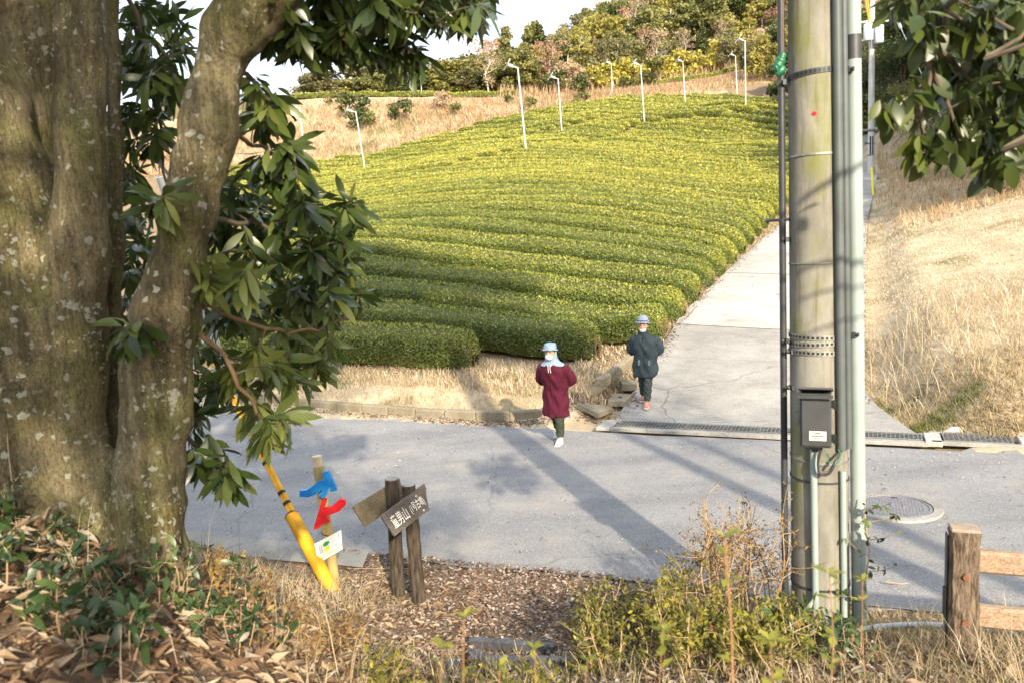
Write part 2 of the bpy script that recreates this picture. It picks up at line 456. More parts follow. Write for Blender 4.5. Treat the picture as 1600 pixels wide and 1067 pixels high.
# ---------------------------------------------------------------- terrain sheets
def axis(lo, hi, a, b, fine, far):
    """Fine steps between a and b, growing steps outside."""
    mid = np.arange(a, b + 1e-6, fine); out = [mid]
    s, v, up = fine, b, []
    while v < hi: s = min(s * 1.12, far); v += s; up.append(v)
    s, v, dn = fine, a, []
    while v > lo: s = min(s * 1.12, far); v -= s; dn.append(v)
    return np.concatenate([dn[::-1], mid, up])
gx = axis(-150, 170, -6, 12, .16, 3.5)
gy = axis(-45, 330, 1.0, 20, .16, 3.5)
GX, GY = np.meshgrid(gx, gy)
GZ = ground(GX, GY)
nx, ny = len(gx), len(gy)
idx = np.arange(nx * ny).reshape(ny, nx)
quads = np.stack([idx[:-1, :-1], idx[:-1, 1:], idx[1:, 1:], idx[1:, :-1]], 2).reshape(-1, 4)
V_all = np.stack([GX.ravel(), GY.ravel(), GZ.ravel()], 1)
cx, cy = V_all[quads].mean(1)[:, 0], V_all[quads].mean(1)[:, 1]
ROW0, RU, RN = np.array((-1.1, 15.3)), np.array((.894, -.447)), np.array((.447, .894))
B_emb = np.array([Z(*q) for q in [(470, 258, 85), (600, 242, 88), (850, 175, 95), (1000, 150, 108), (1150, 135, 112), (1225, 125, 115)]])
B_top = np.array([Z(*q) for q in [(480, 158, 105), (600, 156, 108), (760, 153, 112), (880, 148, 120), (1000, 138, 126), (1100, 125, 130)]])
def y_emb(x): return np.interp(x, np.r_[-70, B_emb[:, 0]], np.r_[82, B_emb[:, 1]])
def y_top(x): return np.interp(x, np.r_[-70, B_top[:, 0]], np.r_[100, B_top[:, 1]])
side = (cx - ROW0[0]) * RN[0] + (cy - ROW0[1]) * RN[1]
zone = np.full(len(cx), 0)
zone[(cy > y_near(cx))] = 1
zone[(cy > y_far(cx)) & (cx <= .5 * (lane_left(cy) + lane_right(cy)))] = 2     # verge, then field
zone[(zone == 2) & (side > -.2)] = 3
zone[(cy > y_far(cx)) & (cx > .5 * (lane_left(cy) + lane_right(cy)))] = 4
zone[(zone == 3) & (cy > y_emb(cx))] = 5
zone[(cy > y_top(cx) + 3) & (cy > 90)] = 6
zone[(zone == 4) & ((cy > 64) | (cx > np.maximum(24, .47 * cy + 6)))] = 6
for zi, nm, mt in ((0, 'bank', M_litter), (1, 'road_bed', M_stain), (2, 'grass_verge', M_straw), (3, 'field_ground', M_soil), (4, 'grass_slope', M_straw), (5, 'embankment', M_bankdry), (6, 'hillside', M_hill)):
    q = quads[zone == zi]
    u, inv = np.unique(q, return_inverse=True)
    link(nm, mesh(nm, V_all[u], inv.reshape(-1, 4), mt, True), kind='structure')
ground_objs = {o.name: o for o in scene.objects}
# land beyond the grid, out to the horizon
S = 4000
V = [(-S, -S, -3), (S, -S, -3), (S, S, -3), (-S, S, -3)]
link('ground', mesh('ground', V, [(0, 1, 2, 3)], M_hill), kind='structure')

# ---------------------------------------------------------------- roads
def strip(name, A, B, mat, zf, n=2, kind='structure', lift=0.0, parent=None):
    """Sheet between polylines A and B (equal length), n columns."""
    A, B = np.asarray(A, float), np.asarray(B, float)
    ts = np.linspace(0, 1, n)
    P = A[:, None, :] * (1 - ts)[None, :, None] + B[:, None, :] * ts[None, :, None]
    z = zf(P[..., 0], P[..., 1]) + lift
    V = np.concatenate([P, z[..., None]], 2).reshape(-1, 3)
    m = len(A); ii = np.arange(m * n).reshape(m, n)
    F = np.stack([ii[:-1, :-1], ii[:-1, 1:], ii[1:, 1:], ii[1:, :-1]], 2).reshape(-1, 4)
    o = link(name, mesh(name, V, F, mat, True), parent)
    if parent is None: o['kind'] = kind
    return o
xs = np.linspace(-45, 26, 143)
wob = .05 * np.sin(xs * 2.3) + .04 * np.sin(xs * 5.1 + 1)
strip('road', np.stack([xs, y_near(xs) + .02 + wob * .8], 1), np.stack([xs, y_far(xs) - .12 + wob * .6], 1), M_asphalt, lambda x, y: 0 * x + .012 * np.sin(x * .7) * np.sin(y * .8), 12)
ys = np.concatenate([np.arange(11.3, 30, .4), np.arange(30, 98, 2)])
def cross(y0): return y0
i0 = np.searchsorted(ys, 17.4)
cut = 17.4
ysa = np.concatenate([np.linspace(0, 1, 16)])
def lane_part(name, y0l, y0r, y1l, y1r, mat, k, lift):
    t = np.linspace(0, 1, k)
    yl, yr = y0l + (y1l - y0l) * t, y0r + (y1r - y0r) * t
    A = np.stack([lane_left(yl), yl], 1); B = np.stack([lane_right(yr), yr], 1)
    return strip(name, A, B, mat, lambda x, y: zroad(y) + .006 * hsh(x, y), 8, lift=lift)
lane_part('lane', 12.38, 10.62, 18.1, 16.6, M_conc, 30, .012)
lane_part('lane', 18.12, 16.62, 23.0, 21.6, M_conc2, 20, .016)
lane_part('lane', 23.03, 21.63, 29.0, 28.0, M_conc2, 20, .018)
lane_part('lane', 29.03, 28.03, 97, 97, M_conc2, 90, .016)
# ---------------------------------------------------------------- tea hedges
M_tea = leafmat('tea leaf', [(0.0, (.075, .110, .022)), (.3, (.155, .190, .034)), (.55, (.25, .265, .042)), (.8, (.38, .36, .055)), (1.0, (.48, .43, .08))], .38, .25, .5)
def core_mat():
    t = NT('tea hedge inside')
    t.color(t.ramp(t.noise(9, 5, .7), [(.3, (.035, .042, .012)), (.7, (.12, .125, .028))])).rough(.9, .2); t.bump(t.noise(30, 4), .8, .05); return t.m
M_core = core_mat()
M_twig = plain('tea twig', (.22, .15, .09), .8, .3, 20)
path1 = np.array([Z(*q)[:2] for q in [(470, 296, 54), (700, 255, 52), (815, 229, 56), (1003, 184, 77), (1225, 165, 78), (1300, 160, 80)]])
path2 = np.array([Z(*q)[:2] for q in [(470, 279, 62), (565, 262, 72), (720, 232, 74), (840, 205, 78), (1000, 178, 84)]])
def dist_poly(P, L):
    d = np.full(len(P), 1e9)
    for a, b in zip(L[:-1], L[1:]):
        t = np.clip(((P - a) @ (b - a)) / ((b - a) @ (b - a)), 0, 1)
        d = np.minimum(d, np.linalg.norm(P - (a + t[:, None] * (b - a)), axis=1))
    return d
HW, HH = .70, .74
def section(phi):
    """Half-round clipped profile: phi 0..1 from one foot over the top to the other; returns (across, up)."""
    a = np.array([(-.58, .06), (-.655, .26), (-.68, .45), (-.635, .60), (-.47, .71), (0, .75), (.47, .71), (.635, .60), (.68, .45), (.655, .26), (.58, .06)])
    s = np.linspace(0, 1, len(a))
    return np.stack([np.interp(phi, s, a[:, 0]), np.interp(phi, s, a[:, 1])], -1)
def hedge_pieces(k):
    off = ROW0 + RN * (1.61 * k + .74)
    t = np.arange(-75, 90, .5)
    bend = .22 * np.sin(t * .09 + k * .12) + .03 * np.sin(t * .43 + k * 1.7)
    P = off + t[:, None] * RU + bend[:, None] * RN
    P[:, 1] -= .012 * np.maximum(P[:, 0] - (lane_left(P[:, 1]) - 5), 0) ** 2
    x, y = P[:, 0], P[:, 1]
    ok = (x < lane_left(y) - np.interp(y, [16, 24, 40], [.25, .35, .7])) & (y < y_emb(x) - 1.2) & (np.abs(x) < .47 * y + 4) & (x > -.37 * y - 1.5)
    if k == 0: ok &= x < -1.15
    if k == 1: ok &= x < 1.5
    if k > 18:
        ok &= (dist_poly(P, path1) > .75) & (dist_poly(P, path2) > .75)
    runs, cur = [], []
    for i in range(len(t)):
        if ok[i]: cur.append(i)
        elif cur: runs.append(cur); cur = []
    if cur: runs.append(cur)
    return [P[r] for r in runs if len(r) > 5]
NPH = 10
def hedge(P, k, label, group):
    ang = np.array((25, 45, 62, 78.)) * np.pi / 180
    T0, T1 = norm(P[0] - P[1]), norm(P[-1] - P[-2])
    core = np.r_[np.cos(ang)[::-1], np.ones(len(P)), np.cos(ang)]
    P = np.vstack([(P[0] + T0 * (.5 * np.sin(ang))[:, None])[::-1], P, P[-1] + T1 * (.5 * np.sin(ang))[:, None]])
    n = len(P); c = P[n // 2]; dist = float(np.hypot(*P[np.argmin(np.hypot(P[:, 0], P[:, 1]))]))
    T = norm(np.gradient(P, axis=0)); Nn = np.stack([-T[:, 1], T[:, 0]], 1)
    zc = ground(P[:, 0], P[:, 1])
    endf = np.clip(core, .1, 1)
    sl_ = (ground(P[:, 0] + Nn[:, 0] * .7, P[:, 1] + Nn[:, 1] * .7) - ground(P[:, 0] - Nn[:, 0] * .7, P[:, 1] - Nn[:, 1] * .7)) / 1.4
    sl_ = np.clip(np.convolve(np.pad(sl_, 4, 'edge'), np.ones(9) / 9, 'valid'), -.1, .4)
    wv = 1 + .02 * np.sin(np.arange(n) * .7 + k) + .015 * rng.normal(size=n)
    wv = wv * (1 - .05 * min(1, max(0, (dist - 25) / 20)))
    hv = 1 + .03 * np.sin(np.arange(n) * .45 + k * 2) + .02 * rng.normal(size=n)
    base = np.array((c[0], c[1], gz(*c)))
    root = empty('tea_hedge', base, label=label, cat='tea hedge', group=group)
    ph = np.linspace(0, 1, NPH); S_ = section(ph)
    def surf(fi, phi, sh=1.0, jit=0):
        i0 = np.clip(fi.astype(int), 0, n - 2); f = fi - i0
        L = lambda a: a[i0] * (1 - f if a.ndim == 1 else (1 - f)[:, None]) + a[i0 + 1] * (f if a.ndim == 1 else f[:, None])
        s = section(phi)
        p2 = L(P) + L(Nn) * (s[:, :1] * (L(wv) * L(endf) * sh)[:, None])
        zz = L(zc) + s[:, 1] * L(hv) * (.2 + .8 * L(endf)) * sh + s[:, 0] * L(sl_) * L(endf) * .4
        return np.concatenate([p2, zz[:, None]], 1)
    fi = np.repeat(np.arange(n, dtype=float), NPH)
    V = surf(fi, np.tile(ph, n), .93)
    ii = np.arange(n * NPH).reshape(n, NPH)
    F = [np.stack([ii[:-1, :-1], ii[1:, :-1], ii[1:, 1:], ii[:-1, 1:]], 2).reshape(-1, 4)]
    Fl = [tuple(map(int, q)) for q in F[0]] + [tuple(map(int, ii[0][::-1])), tuple(map(int, ii[-1]))]
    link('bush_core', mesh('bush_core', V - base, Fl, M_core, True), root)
    # clipped leaf skin
    size = max(.062, .0025 * dist)
    cnt = int(n * .5 * 2.25 * 1.05 / (size * size * .40))
    fi = rng.random(cnt) * (n - 1.001); phi = rng.random(cnt)
    phi = np.where(rng.random(cnt) < .30, rng.random(cnt) * .35, phi) if True else phi
    p = surf(fi, phi, 1.0)
    e = 1e-2
    du = surf(np.clip(fi + e, 0, n - 1.001), phi) - surf(np.clip(fi - e, 0, n - 1.001), phi)
    dv = surf(fi, np.clip(phi + e, 0, 1)) - surf(fi, np.clip(phi - e, 0, 1))
    nn = norm(np.cross(du, dv)); nn *= np.sign(nn[:, 2:3] + 1e-6)
    nn = np.where(np.abs(nn).sum(1, keepdims=True) < .1, np.array((0, 0, 1.0)), nn)
    foot = (phi < .1) | (phi > .9)
    keep = ~(foot & (rng.random(cnt) < .55)) & ~((phi > .70) & (rng.random(cnt) < .82))
    p, nn, phi, fi = p[keep], nn[keep], phi[keep], fi[keep]; cnt = len(p)
    p = p + nn * (rng.random((cnt, 1)) * .06 - .03)
    D = norm(rand_unit(cnt) + nn * .55); N2 = norm(nn + .62 * rand_unit(cnt))
    Rm = frame_rot(D, N2); sc = size * (.7 + .7 * rng.random(cnt))
    p = p - D * sc[:, None] * .5
    V, Fq = scatter(*LEAF2, p - base, Rm, np.stack([sc * .48, sc, sc], 1))
    top = np.clip((section(phi)[:, 1] - .47) / .25, 0, 1)  # older side leaves darker, with row-gap shade put into their colour
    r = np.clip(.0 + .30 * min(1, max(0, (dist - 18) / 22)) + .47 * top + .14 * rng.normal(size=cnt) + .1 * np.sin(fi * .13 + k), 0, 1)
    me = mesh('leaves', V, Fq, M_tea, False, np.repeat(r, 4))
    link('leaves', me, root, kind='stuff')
    if dist < 24:                         # bare stems show at the open ends and low on the near side
        mb = MB()
        for _ in range(70 if k < 4 else 30):
            i = int(rng.choice([rng.integers(0, n), n - 1 - rng.integers(0, 5)])); q = P[i] + Nn[i] * rng.uniform(-.5, .1) * endf[i]
            a = np.array((q[0], q[1], zc[i] - .02)) - base
            b = a + np.array((rng.normal() * .14, rng.normal() * .14 - .1, rng.uniform(.3, .55)))
            mb.tube(np.array([a, (a + b) / 2 + rng.normal(size=3) * .03, b]), [.009, .007, .004], 4, False)
        mb.build('stems', M_twig, root, kind='stuff', fix=False)
    return root
k = 0
hedge_n = 0
hedge_total = 0
special = {0: 'frontmost tea hedge row, shaded, ending at the dry grass beside the kerb', 1: 'second tea hedge row, its rounded end just behind the woman in maroon', 2: 'third tea hedge row, its end just behind the woman in the navy coat',
           3: 'fourth tea hedge row, ending lowest of all beside the concrete lane', 4: 'fifth tea hedge row, ending beside the bright part of the concrete lane'}
ORD = 'sixth seventh eighth ninth tenth eleventh twelfth thirteenth fourteenth fifteenth sixteenth seventeenth eighteenth nineteenth twentieth'.split()
for k in range(60):
    for j, P in enumerate(hedge_pieces(k)):
        d = P[:, 1].mean()
        if k in special and j == 0: lb, gr = special[k], 'tea hedges'
        elif k < 20 and j == 0: lb, gr = ORD[k - 5] + ' tea hedge row counted up the slope from the road', 'tea hedges'
        elif d < 58: lb, gr = 'thin yellow green tea hedge row in the middle of the field', 'tea hedges of the middle field'
        else: lb, gr = 'distant tea hedge row on the upper field below the dry embankment', 'tea hedges of the upper field'
        hedge(P, k, lb, gr); hedge_n += 1
print('hedges', hedge_n)
# ---------------------------------------------------------------- far trees
def crown_mesh(name, lobes, n, size, mat, flat=.8, hang=0.0, bias=None):
    """Leaf clumps spread through lobes (x, y, z, rx, ry, rz)."""
    L = np.array(lobes, float)
    vol = (L[:, 3] * L[:, 4] * L[:, 5]) ** .67
    li = rng.choice(len(L), n, p=vol / vol.sum())
    u = rand_unit(n); rad = rng.random(n) ** .38
    rad *= 1 + .16 * np.sin(u[:, 0] * 7 + li) * np.sin(u[:, 2] * 6 + li * 2)
    p = L[li, :3] + u * L[li, 3:] * rad[:, None]
    D = norm(rand_unit(n) + u * .6 + np.array((0, 0, -hang)))
    N = norm(u + rand_unit(n) * flat + np.array((0, 0, .35)))
    sc = size * (.6 + .8 * rng.random(n))
    V, F = scatter(*LEAF2, p - D * sc[:, None] * .5, frame_rot(D, N), np.stack([sc * .75, sc, sc], 1))
    lr = rng.random(len(L))
    r = np.clip(.5 * lr[li] + .35 * rng.random(n) + .12 * rng.normal(size=n) + .1, 0, 1)
    return mesh(name, V, F, mat, False, np.repeat(r, 4))
def limbs_mesh(name, mat, H, r0, spread, n=7, up=.5, seed=0, twigs=0, crook=.06):
    g = np.random.default_rng(seed)
    mb = MB()
    tr = np.array([(0, 0, -.4)] + [(g.normal() * crook * H * t, g.normal() * crook * H * t, H * t) for t in (.2, .4, .6, .8, 1.0)])
    tr = spline(tr, 3); rr = np.linspace(r0, r0 * .18, len(tr))
    mb.tube(tr, rr, 6, False)
    for i in range(n):
        t = g.uniform(.3, .92); k = int(t * (len(tr) - 1)); a = g.uniform(0, 2 * math.pi)
        ln = spread * g.uniform(.6, 1.1) * (1.15 - t * .6)
        e = tr[k] + np.array((math.cos(a) * ln, math.sin(a) * ln, ln * up * g.uniform(.5, 1.4)))
        m = (tr[k] + e) / 2 + g.normal(size=3) * ln * .10
        Q = spline([tr[k], m, e], 3)
        mb.tube(Q, np.linspace(rr[k] * .55, rr[k] * .12, len(Q)), 5, False)
        for _ in range(twigs):
            q = Q[g.integers(2, len(Q))]; d = norm(g.normal(size=3) + (0, 0, .8) + .6 * norm(e - tr[k]))
            l2 = ln * g.uniform(.25, .55)
            w = np.array([q, q + d * l2 * .5 + g.normal(size=3) * .1 * l2, q + d * l2])
            mb.tube(w, [rr[k] * .16, rr[k] * .10, rr[k] * .05], 3, False)
            for _ in range(3):
                d2 = norm(d + g.normal(size=3) * .6); b = w[1] + (w[2] - w[1]) * g.random()
                mb.tube(np.array([b, b + d2 * l2 * .55]), [rr[k] * .07, rr[k] * .03], 3, False)
    return mb.data(name, mat)
M_bark = plain('tree bark', (.16, .12, .085), .9, .35, 3, bump=.4)
M_barkpale = plain('pale bark', (.42, .37, .30), .9, .25, 3, bump=.3)
M_barkred = plain('reddish twig', (.30, .19, .13), .9, .25, 3, bump=0)
M_f = {  # colours greyed and lightened to put distance haze into the foliage
 'olive': leafmat('olive foliage', [(0, (.06, .068, .02)), (.5, (.16, .16, .045)), (1, (.29, .27, .085))], .5, .25, .35),
 'dark': leafmat('dark evergreen foliage', [(0, (.025, .04, .012)), (.5, (.065, .085, .022)), (1, (.15, .16, .04))], .5, .2, .35),
 'yellow': leafmat('yellow green foliage', [(0, (.13, .125, .03)), (.5, (.27, .24, .055)), (1, (.42, .37, .10))], .5, .3, .3),
 'grey': leafmat('dull grey green foliage', [(0, (.08, .08, .035)), (.5, (.17, .16, .07)), (1, (.27, .24, .12))], .6, .25, .25),
 'pink': leafmat('withered pinkish foliage', [(0, (.20, .11, .07)), (.5, (.36, .21, .14)), (1, (.50, .33, .22))], .7, .3, .2),
 'tan': leafmat('tan twig haze', [(0, (.26, .18, .11)), (.5, (.40, .29, .18)), (1, (.52, .40, .28))], .8, .3, .2)}
def lobes_round(H, r, n, seed, low=.2):
    g = np.random.default_rng(seed); out = []
    for i in range(int(n * 1.7)):
        a = g.uniform(0, 6.28); q = r * math.sqrt(g.random()) * .85
        z = H * g.uniform(low, .90); s = r * g.uniform(.24, .46) * (1.15 - .35 * abs(z / H - .6))
        out.append((q * math.cos(a), q * math.sin(a), z, s, s, s * .75))
    out.append((0, 0, H * .86, r * .45, r * .45, r * .36))
    return out
def lobes_cone(H, r, n):
    out = []
    for i in range(n):
        t = i / (n - 1); s = r * (1 - t) * .8 + .15 * r
        for a in (0, 2.1, 4.2): out.append((s * .4 * math.cos(a + i), s * .4 * math.sin(a + i), H * (.2 + .78 * t), s * .75, s * .75, H * .07))
    return out
def lobes_pine(H, r, n, seed):
    g = np.random.default_rng(seed); out = []
    for i in range(n):
        t = i / (n - 1); a = g.uniform(0, 6.28); q = r * (1 - t * .8) * g.uniform(.3, .8)
        out.append((q * math.cos(a), q * math.sin(a), H * (.38 + .6 * t), r * (.55 - .3 * t), r * (.55 - .3 * t), H * .05))
    return out
KIND = {}
def kind(key, trunks, crowns): KIND[key] = (trunks, crowns)
Hh = 9.0
kind('olive', [limbs_mesh('trunk', M_bark, 6.5, .26, 2.6, 8, .6, 1), limbs_mesh('trunk', M_bark, 6.5, .24, 2.8, 8, .6, 2)],
     [crown_mesh('crown', lobes_round(Hh, 3.6, 13, 1), 3000, .52, M_f['olive']), crown_mesh('crown', lobes_round(Hh, 3.9, 11, 2), 3000, .52, M_f['olive'])])
kind('dark', [KIND['olive'][0][0], KIND['olive'][0][1]], [crown_mesh('crown', lobes_round(Hh, 3.3, 12, 3, .15), 3000, .5, M_f['dark']), crown_mesh('crown', lobes_round(Hh, 3.7, 12, 4, .18), 3000, .52, M_f['dark'])])
kind('yellow', KIND['olive'][0], [crown_mesh('crown', lobes_round(Hh, 3.2, 11, 5, .12), 2700, .5, M_f['yellow']), crown_mesh('crown', lobes_round(Hh, 3.6, 12, 6, .15), 2700, .5, M_f['yellow'])])
kind('grey', KIND['olive'][0], [crown_mesh('crown', lobes_round(Hh, 3.4, 12, 7), 2600, .45, M_f['grey']), crown_mesh('crown', lobes_round(Hh, 3.1, 12, 8), 2600, .45, M_f['grey'])])
kind('pine', [limbs_mesh('trunk', M_barkpale, 8.6, .2, 2.0, 9, .25, 3), limbs_mesh('trunk', M_barkpale, 8.6, .18, 1.8, 9, .25, 4)], [crown_mesh('crown', lobes_pine(Hh, 3.0, 11, 9), 1500, .42, M_f['olive']), crown_mesh('crown', lobes_pine(Hh, 2.7, 10, 10), 1400, .42, M_f['yellow'])])
kind('cedar', [limbs_mesh('trunk', M_bark, 9, .22, 1, 3, .1, 5)], [crown_mesh('crown', lobes_cone(Hh * 1.05, 2.1, 10), 2200, .42, M_f['dark'], hang=.5)])
kind('pink', [limbs_mesh('trunk', M_barkpale, 7.5, .17, 2.6, 11, .8, 6, 4), limbs_mesh('trunk', M_barkpale, 7.5, .16, 2.5, 11, .8, 7, 4)], [crown_mesh('crown', lobes_round(Hh, 3.0, 11, 11), 900, .38, M_f['pink']), crown_mesh('crown', lobes_round(Hh, 2.7, 11, 12), 850, .38, M_f['pink'])])
kind('bare', [limbs_mesh('trunk', M_barkpale, 8.5, .16, 2.8, 13, .9, 8, 6), limbs_mesh('trunk', M_barkpale, 8.5, .15, 2.6, 13, .9, 9, 6)], [crown_mesh('crown', lobes_round(Hh, 2.6, 12, 13), 520, .30, M_f['tan']), crown_mesh('crown', lobes_round(Hh, 2.5, 12, 14), 480, .30, M_f['tan'])])
LBL = {'olive': 'olive green broadleaf tree', 'dark': 'dark evergreen tree with a dense crown', 'yellow': 'yellow green leafy tree', 'grey': 'dull grey green tree', 'pine': 'open layered pine with a pale trunk',
       'cedar': 'narrow dark cedar', 'pink': 'tree with withered pinkish brown leaves', 'bare': 'bare pale trunked tree with tan twigs'}
def plant(k, x, y, s, label, group, sxy=1.0, name='tree', z=None):
    tr, cr = KIND[k]; i = random.randrange(len(cr)); j = random.randrange(len(tr))
    o = empty(name, (x, y, (gz(x, y) if z is None else z) - .15), random.uniform(0, 6.28), label=label, cat='tree', group=group)
    o.scale = (s * sxy, s * sxy, s)
    link('trunk', tr[j], o); link('crown', cr[i], o)
    return o
TG = 'trees on the wooded hillside'
taken = []
def spaced(x, y, d):
    for a, b, e in taken:
        if (a - x) ** 2 + (b - y) ** 2 < (max(d, e) if False else min(d, e)) ** 2: return False
    taken.append((x, y, d)); return True
# skyline trees on the upper terrace, left to right
for px, topy, d, k, wx, lb in [(497, 112, 128, 'grey', 1.25, 'dull grey green tree, leftmost on the skyline above the dry embankment'), (548, 92, 138, 'grey', 1.25, 'tall dull green tree on the skyline, second from the left'),
        (575, 118, 126, 'olive', 1.0, 'low olive bushy tree in front of the skyline trees, left of the gap'), (606, 80, 140, 'dark', 1.15, 'large dark domed tree standing on the skyline by the first far lamp-like pole'),
        (640, 108, 132, 'dark', .9, 'small dark tree filling the skyline dip'), (692, 100, 132, 'yellow', 1.25, 'broad yellow green tree on the skyline right of the dip'), (728, 92, 140, 'olive', 1.3, 'olive domed tree on the skyline left of the wooded hill'),
        (765, 110, 130, 'yellow', 1.1, 'low yellow green tree above the right end of the terrace'), (790, 80, 146, 'olive', 1.3, 'tall olive tree where the terrace meets the wooded hill'), (812, 92, 134, 'bare', 1.0, 'bare pale tree standing at the foot of the skyline trees'), (842, 55, 150, 'cedar', 1.3, 'dark pointed cedar standing out on the skyline')]:
    p = W(px, topy, d); g0 = gz(p[0], d)
    plant(k, p[0], d, max(3, p[2] - g0) / 8.0, lb, 'skyline trees on the terrace', wx * 1.35); taken.append((p[0], d, 5))
for i in range(16):
    px = 480 + i * 24 + random.uniform(-8, 8); d = random.uniform(126, 134); p = W(px, 118, d)
    plant(['grey', 'olive', 'dark', 'yellow', 'olive'][i % 5], p[0], d, random.uniform(.42, .62), 'small bushy tree filling the foot of the skyline trees', 'undergrowth trees on the terrace', 1.7); taken.append((p[0], d, 3))
# the wooded hillside
cand = []
for _ in range(6000):
    y = random.uniform(100, 262); x = random.uniform(-.02 * y, .50 * y)
    if (y < y_top(x) + 7) and not (x > 37 and y > 100): continue
    cand.append((y, x))
cnt = 0
for y, x in cand:
    if cnt >= 285: break
    if not spaced(x, y, 4.6 + .012 * (y - 120)): continue
    low = (y - y_top(x)) < 26
    k = random.choices(['olive', 'dark', 'yellow', 'grey', 'pine', 'cedar', 'pink', 'bare'], [16, 9, 20, 9, 18, 4, 13, 14] if not low else [10, 5, 20, 10, 16, 2, 10, 24])[0]
    s = random.uniform(.8, 1.25) * (.72 if low else 1.0)
    if k in ('bare', 'pink', 'pine'): s *= 1.12
    plant(k, x, y, s, LBL[k] + (' low on the wooded hillside' if low else ' among others high on the wooded hillside'), TG)
    cnt += 1
# bright shrubs along the foot of the wood
SH = [crown_mesh('crown', lobes_round(2.2, 1.5, 7, 40 + i, .2), 520, .30, m) for i, m in enumerate([M_f['yellow'], M_f['olive'], M_f['dark'], M_f['tan']])]
bright = leafmat('bright yellow shrub foliage', [(0, (.22, .19, .03)), (.5, (.38, .33, .05)), (1, (.52, .46, .11))], .5, .3, .3)
SH.append(crown_mesh('crown', lobes_round(2.2, 1.6, 7, 50, .2), 520, .30, bright))
stem = limbs_mesh('stem', M_bark, 1.4, .05, .7, 6, .8, 21)
def shrub(i, x, y, s, label, group, z=None):
    o = empty('shrub', (x, y, gz(x, y) - .05 if z is None else z), random.uniform(0, 6), label=label, cat='shrub', group=group)
    o.scale = (s, s, s * random.uniform(.8, 1.1)); link('crown', SH[i], o); link('stem', stem, o); return o
for px, d, i, s in [(952, 128, 4, 1.5), (972, 130, 4, 1.6), (990, 132, 4, 1.2), (1022, 132, 1, 1.3), (1040, 134, 4, 1.6), (1060, 136, 4, 1.7), (1085, 136, 0, 1.5), (1108, 137, 4, 1.3), (1130, 138, 4, 1.6), (1150, 139, 0, 1.7), (1172, 139, 4, 1.2), (1190, 140, 0, 1.6), (1205, 139, 0, 1.5), (930, 127, 0, 1.3), (905, 126, 3, 1.2), (865, 122, 2, 1.2), (885, 124, 3, 1.5)]:
    p = W(px, 130, d); shrub(i, p[0], d, s * 1.25, 'bright yellow shrub along the foot of the wood' if i == 4 else 'rounded shrub along the foot of the wood', 'shrubs along the foot of the wood')
for px, py, i, s, lb in [(527, 165, 1, 1.0, 'green bush near the top left of the dry embankment'), (553, 188, 2, 1.3, 'tall dark bush on the dry embankment beside the second far pole'), (563, 205, 2, 1.0, 'dark bush just below the tall one on the embankment'), (577, 196, 1, .9, 'olive bush right of the tall dark bush'), (626, 190, 2, 1.1, 'lone dark bush in the middle of the dry embankment'),
        (712, 183, 1, .7, 'small bush low on the embankment, left of the tall front pole'), (795, 163, 2, .6, 'small round dark bush near the top of the embankment'), (828, 172, 1, .8, 'small olive bush right of the tall front pole'), (908, 165, 1, .8, 'small olive bush where the embankment narrows'), (978, 140, 2, .9, 'round dark bush at the right end of the embankment'), (1010, 135, 2, 1.1, 'dark bush behind the upper hedge strip'), (905, 112, 2, 1.3, 'dark round bush below the yellow wood'), (690, 172, 3, .9, 'tan bush in the middle of the embankment')]:
    ds = np.linspace(70, 135, 800); P = np.array([W(px, py, d) for d in ds]); h = P[:, 2] - ground(P[:, 0], P[:, 1])
    j = np.where(h < 0)[0]; j = j[0] if len(j) else 500
    shrub(i, P[j, 0], P[j, 1], s, lb, 'bushes on the dry embankment')
# tall dry grass on the embankment: thin tufts, nobody could count them
def blades(name, x, y, h, w, mat, lean=.35, kind='stuff', rnd=None, z=None, lie=None):
    n = len(x); z = ground(x, y) if z is None else z
    a = rng.random(n) * 2 * np.pi
    L = np.minimum(lean * (.35 + .65 * np.sqrt(rng.random(n))), .988) * h
    dirx, diry = np.cos(a), np.sin(a)
    s = np.stack([-diry, dirx, 0 * a], 1) * (w / 2)[:, None]
    b = np.stack([x, y, z - .01], 1)
    hh = np.sqrt(np.maximum(h * h - L * L, (.15 * h) ** 2))
    m = b + np.stack([dirx * L * .38, diry * L * .38, hh * .62], 1)
    t = b + np.stack([dirx * L, diry * L, hh], 1)
    V = np.stack([b - s, b + s, m + s * .7, m - s * .7, t], 1).reshape(-1, 3)
    o = np.arange(n)[:, None] * 5
    F = [o + np.array([[0, 1, 2, 3]]), o + np.array([[3, 2, 4]])]
    r = rng.random(n) if rnd is None else rnd
    return link(name, mesh(name, V, F, mat, False, np.repeat(r, 5)), kind=kind)
M_pampas = leafmat('tall dry grass', [(0, (.30, .19, .10)), (.4, (.50, .35, .20)), (.8, (.66, .50, .32)), (1, (.20, .19, .07))], .8, .35, .2)
n = 46000
x = rng.uniform(-50, 40, n); t = rng.random(n)
yb, yt = y_emb(x) - .3, y_top(x) + .8
y = yb + (yt - yb) * t
dens = .5 + .5 * np.sin(x * .35 + 2 * np.sin(y * .3)) * np.sin(y * .27 + x * .11)
kp = rng.random(n) < .35 + .65 * dens
x, y = x[kp], y[kp]
hgt_ = rng.uniform(.35, 1.25, len(x)) * (1 - .75 * (((y - y_emb(x)) / (y_top(x) - y_emb(x))) > .86))
blades('dry_grass', x, y, hgt_, rng.uniform(.05, .12, len(x)), M_pampas, .93)
n = 9000                                                     # tan brush climbing into the wood
y = rng.uniform(112, 150, n); x = rng.uniform(.0, .42, n) * y
kp = (y > y_top(x) + 1); x, y = x[kp], y[kp]
blades('dry_brush', x, y, rng.uniform(.6, 2.2, len(x)), rng.uniform(.06, .14, len(x)), M_pampas, .5)
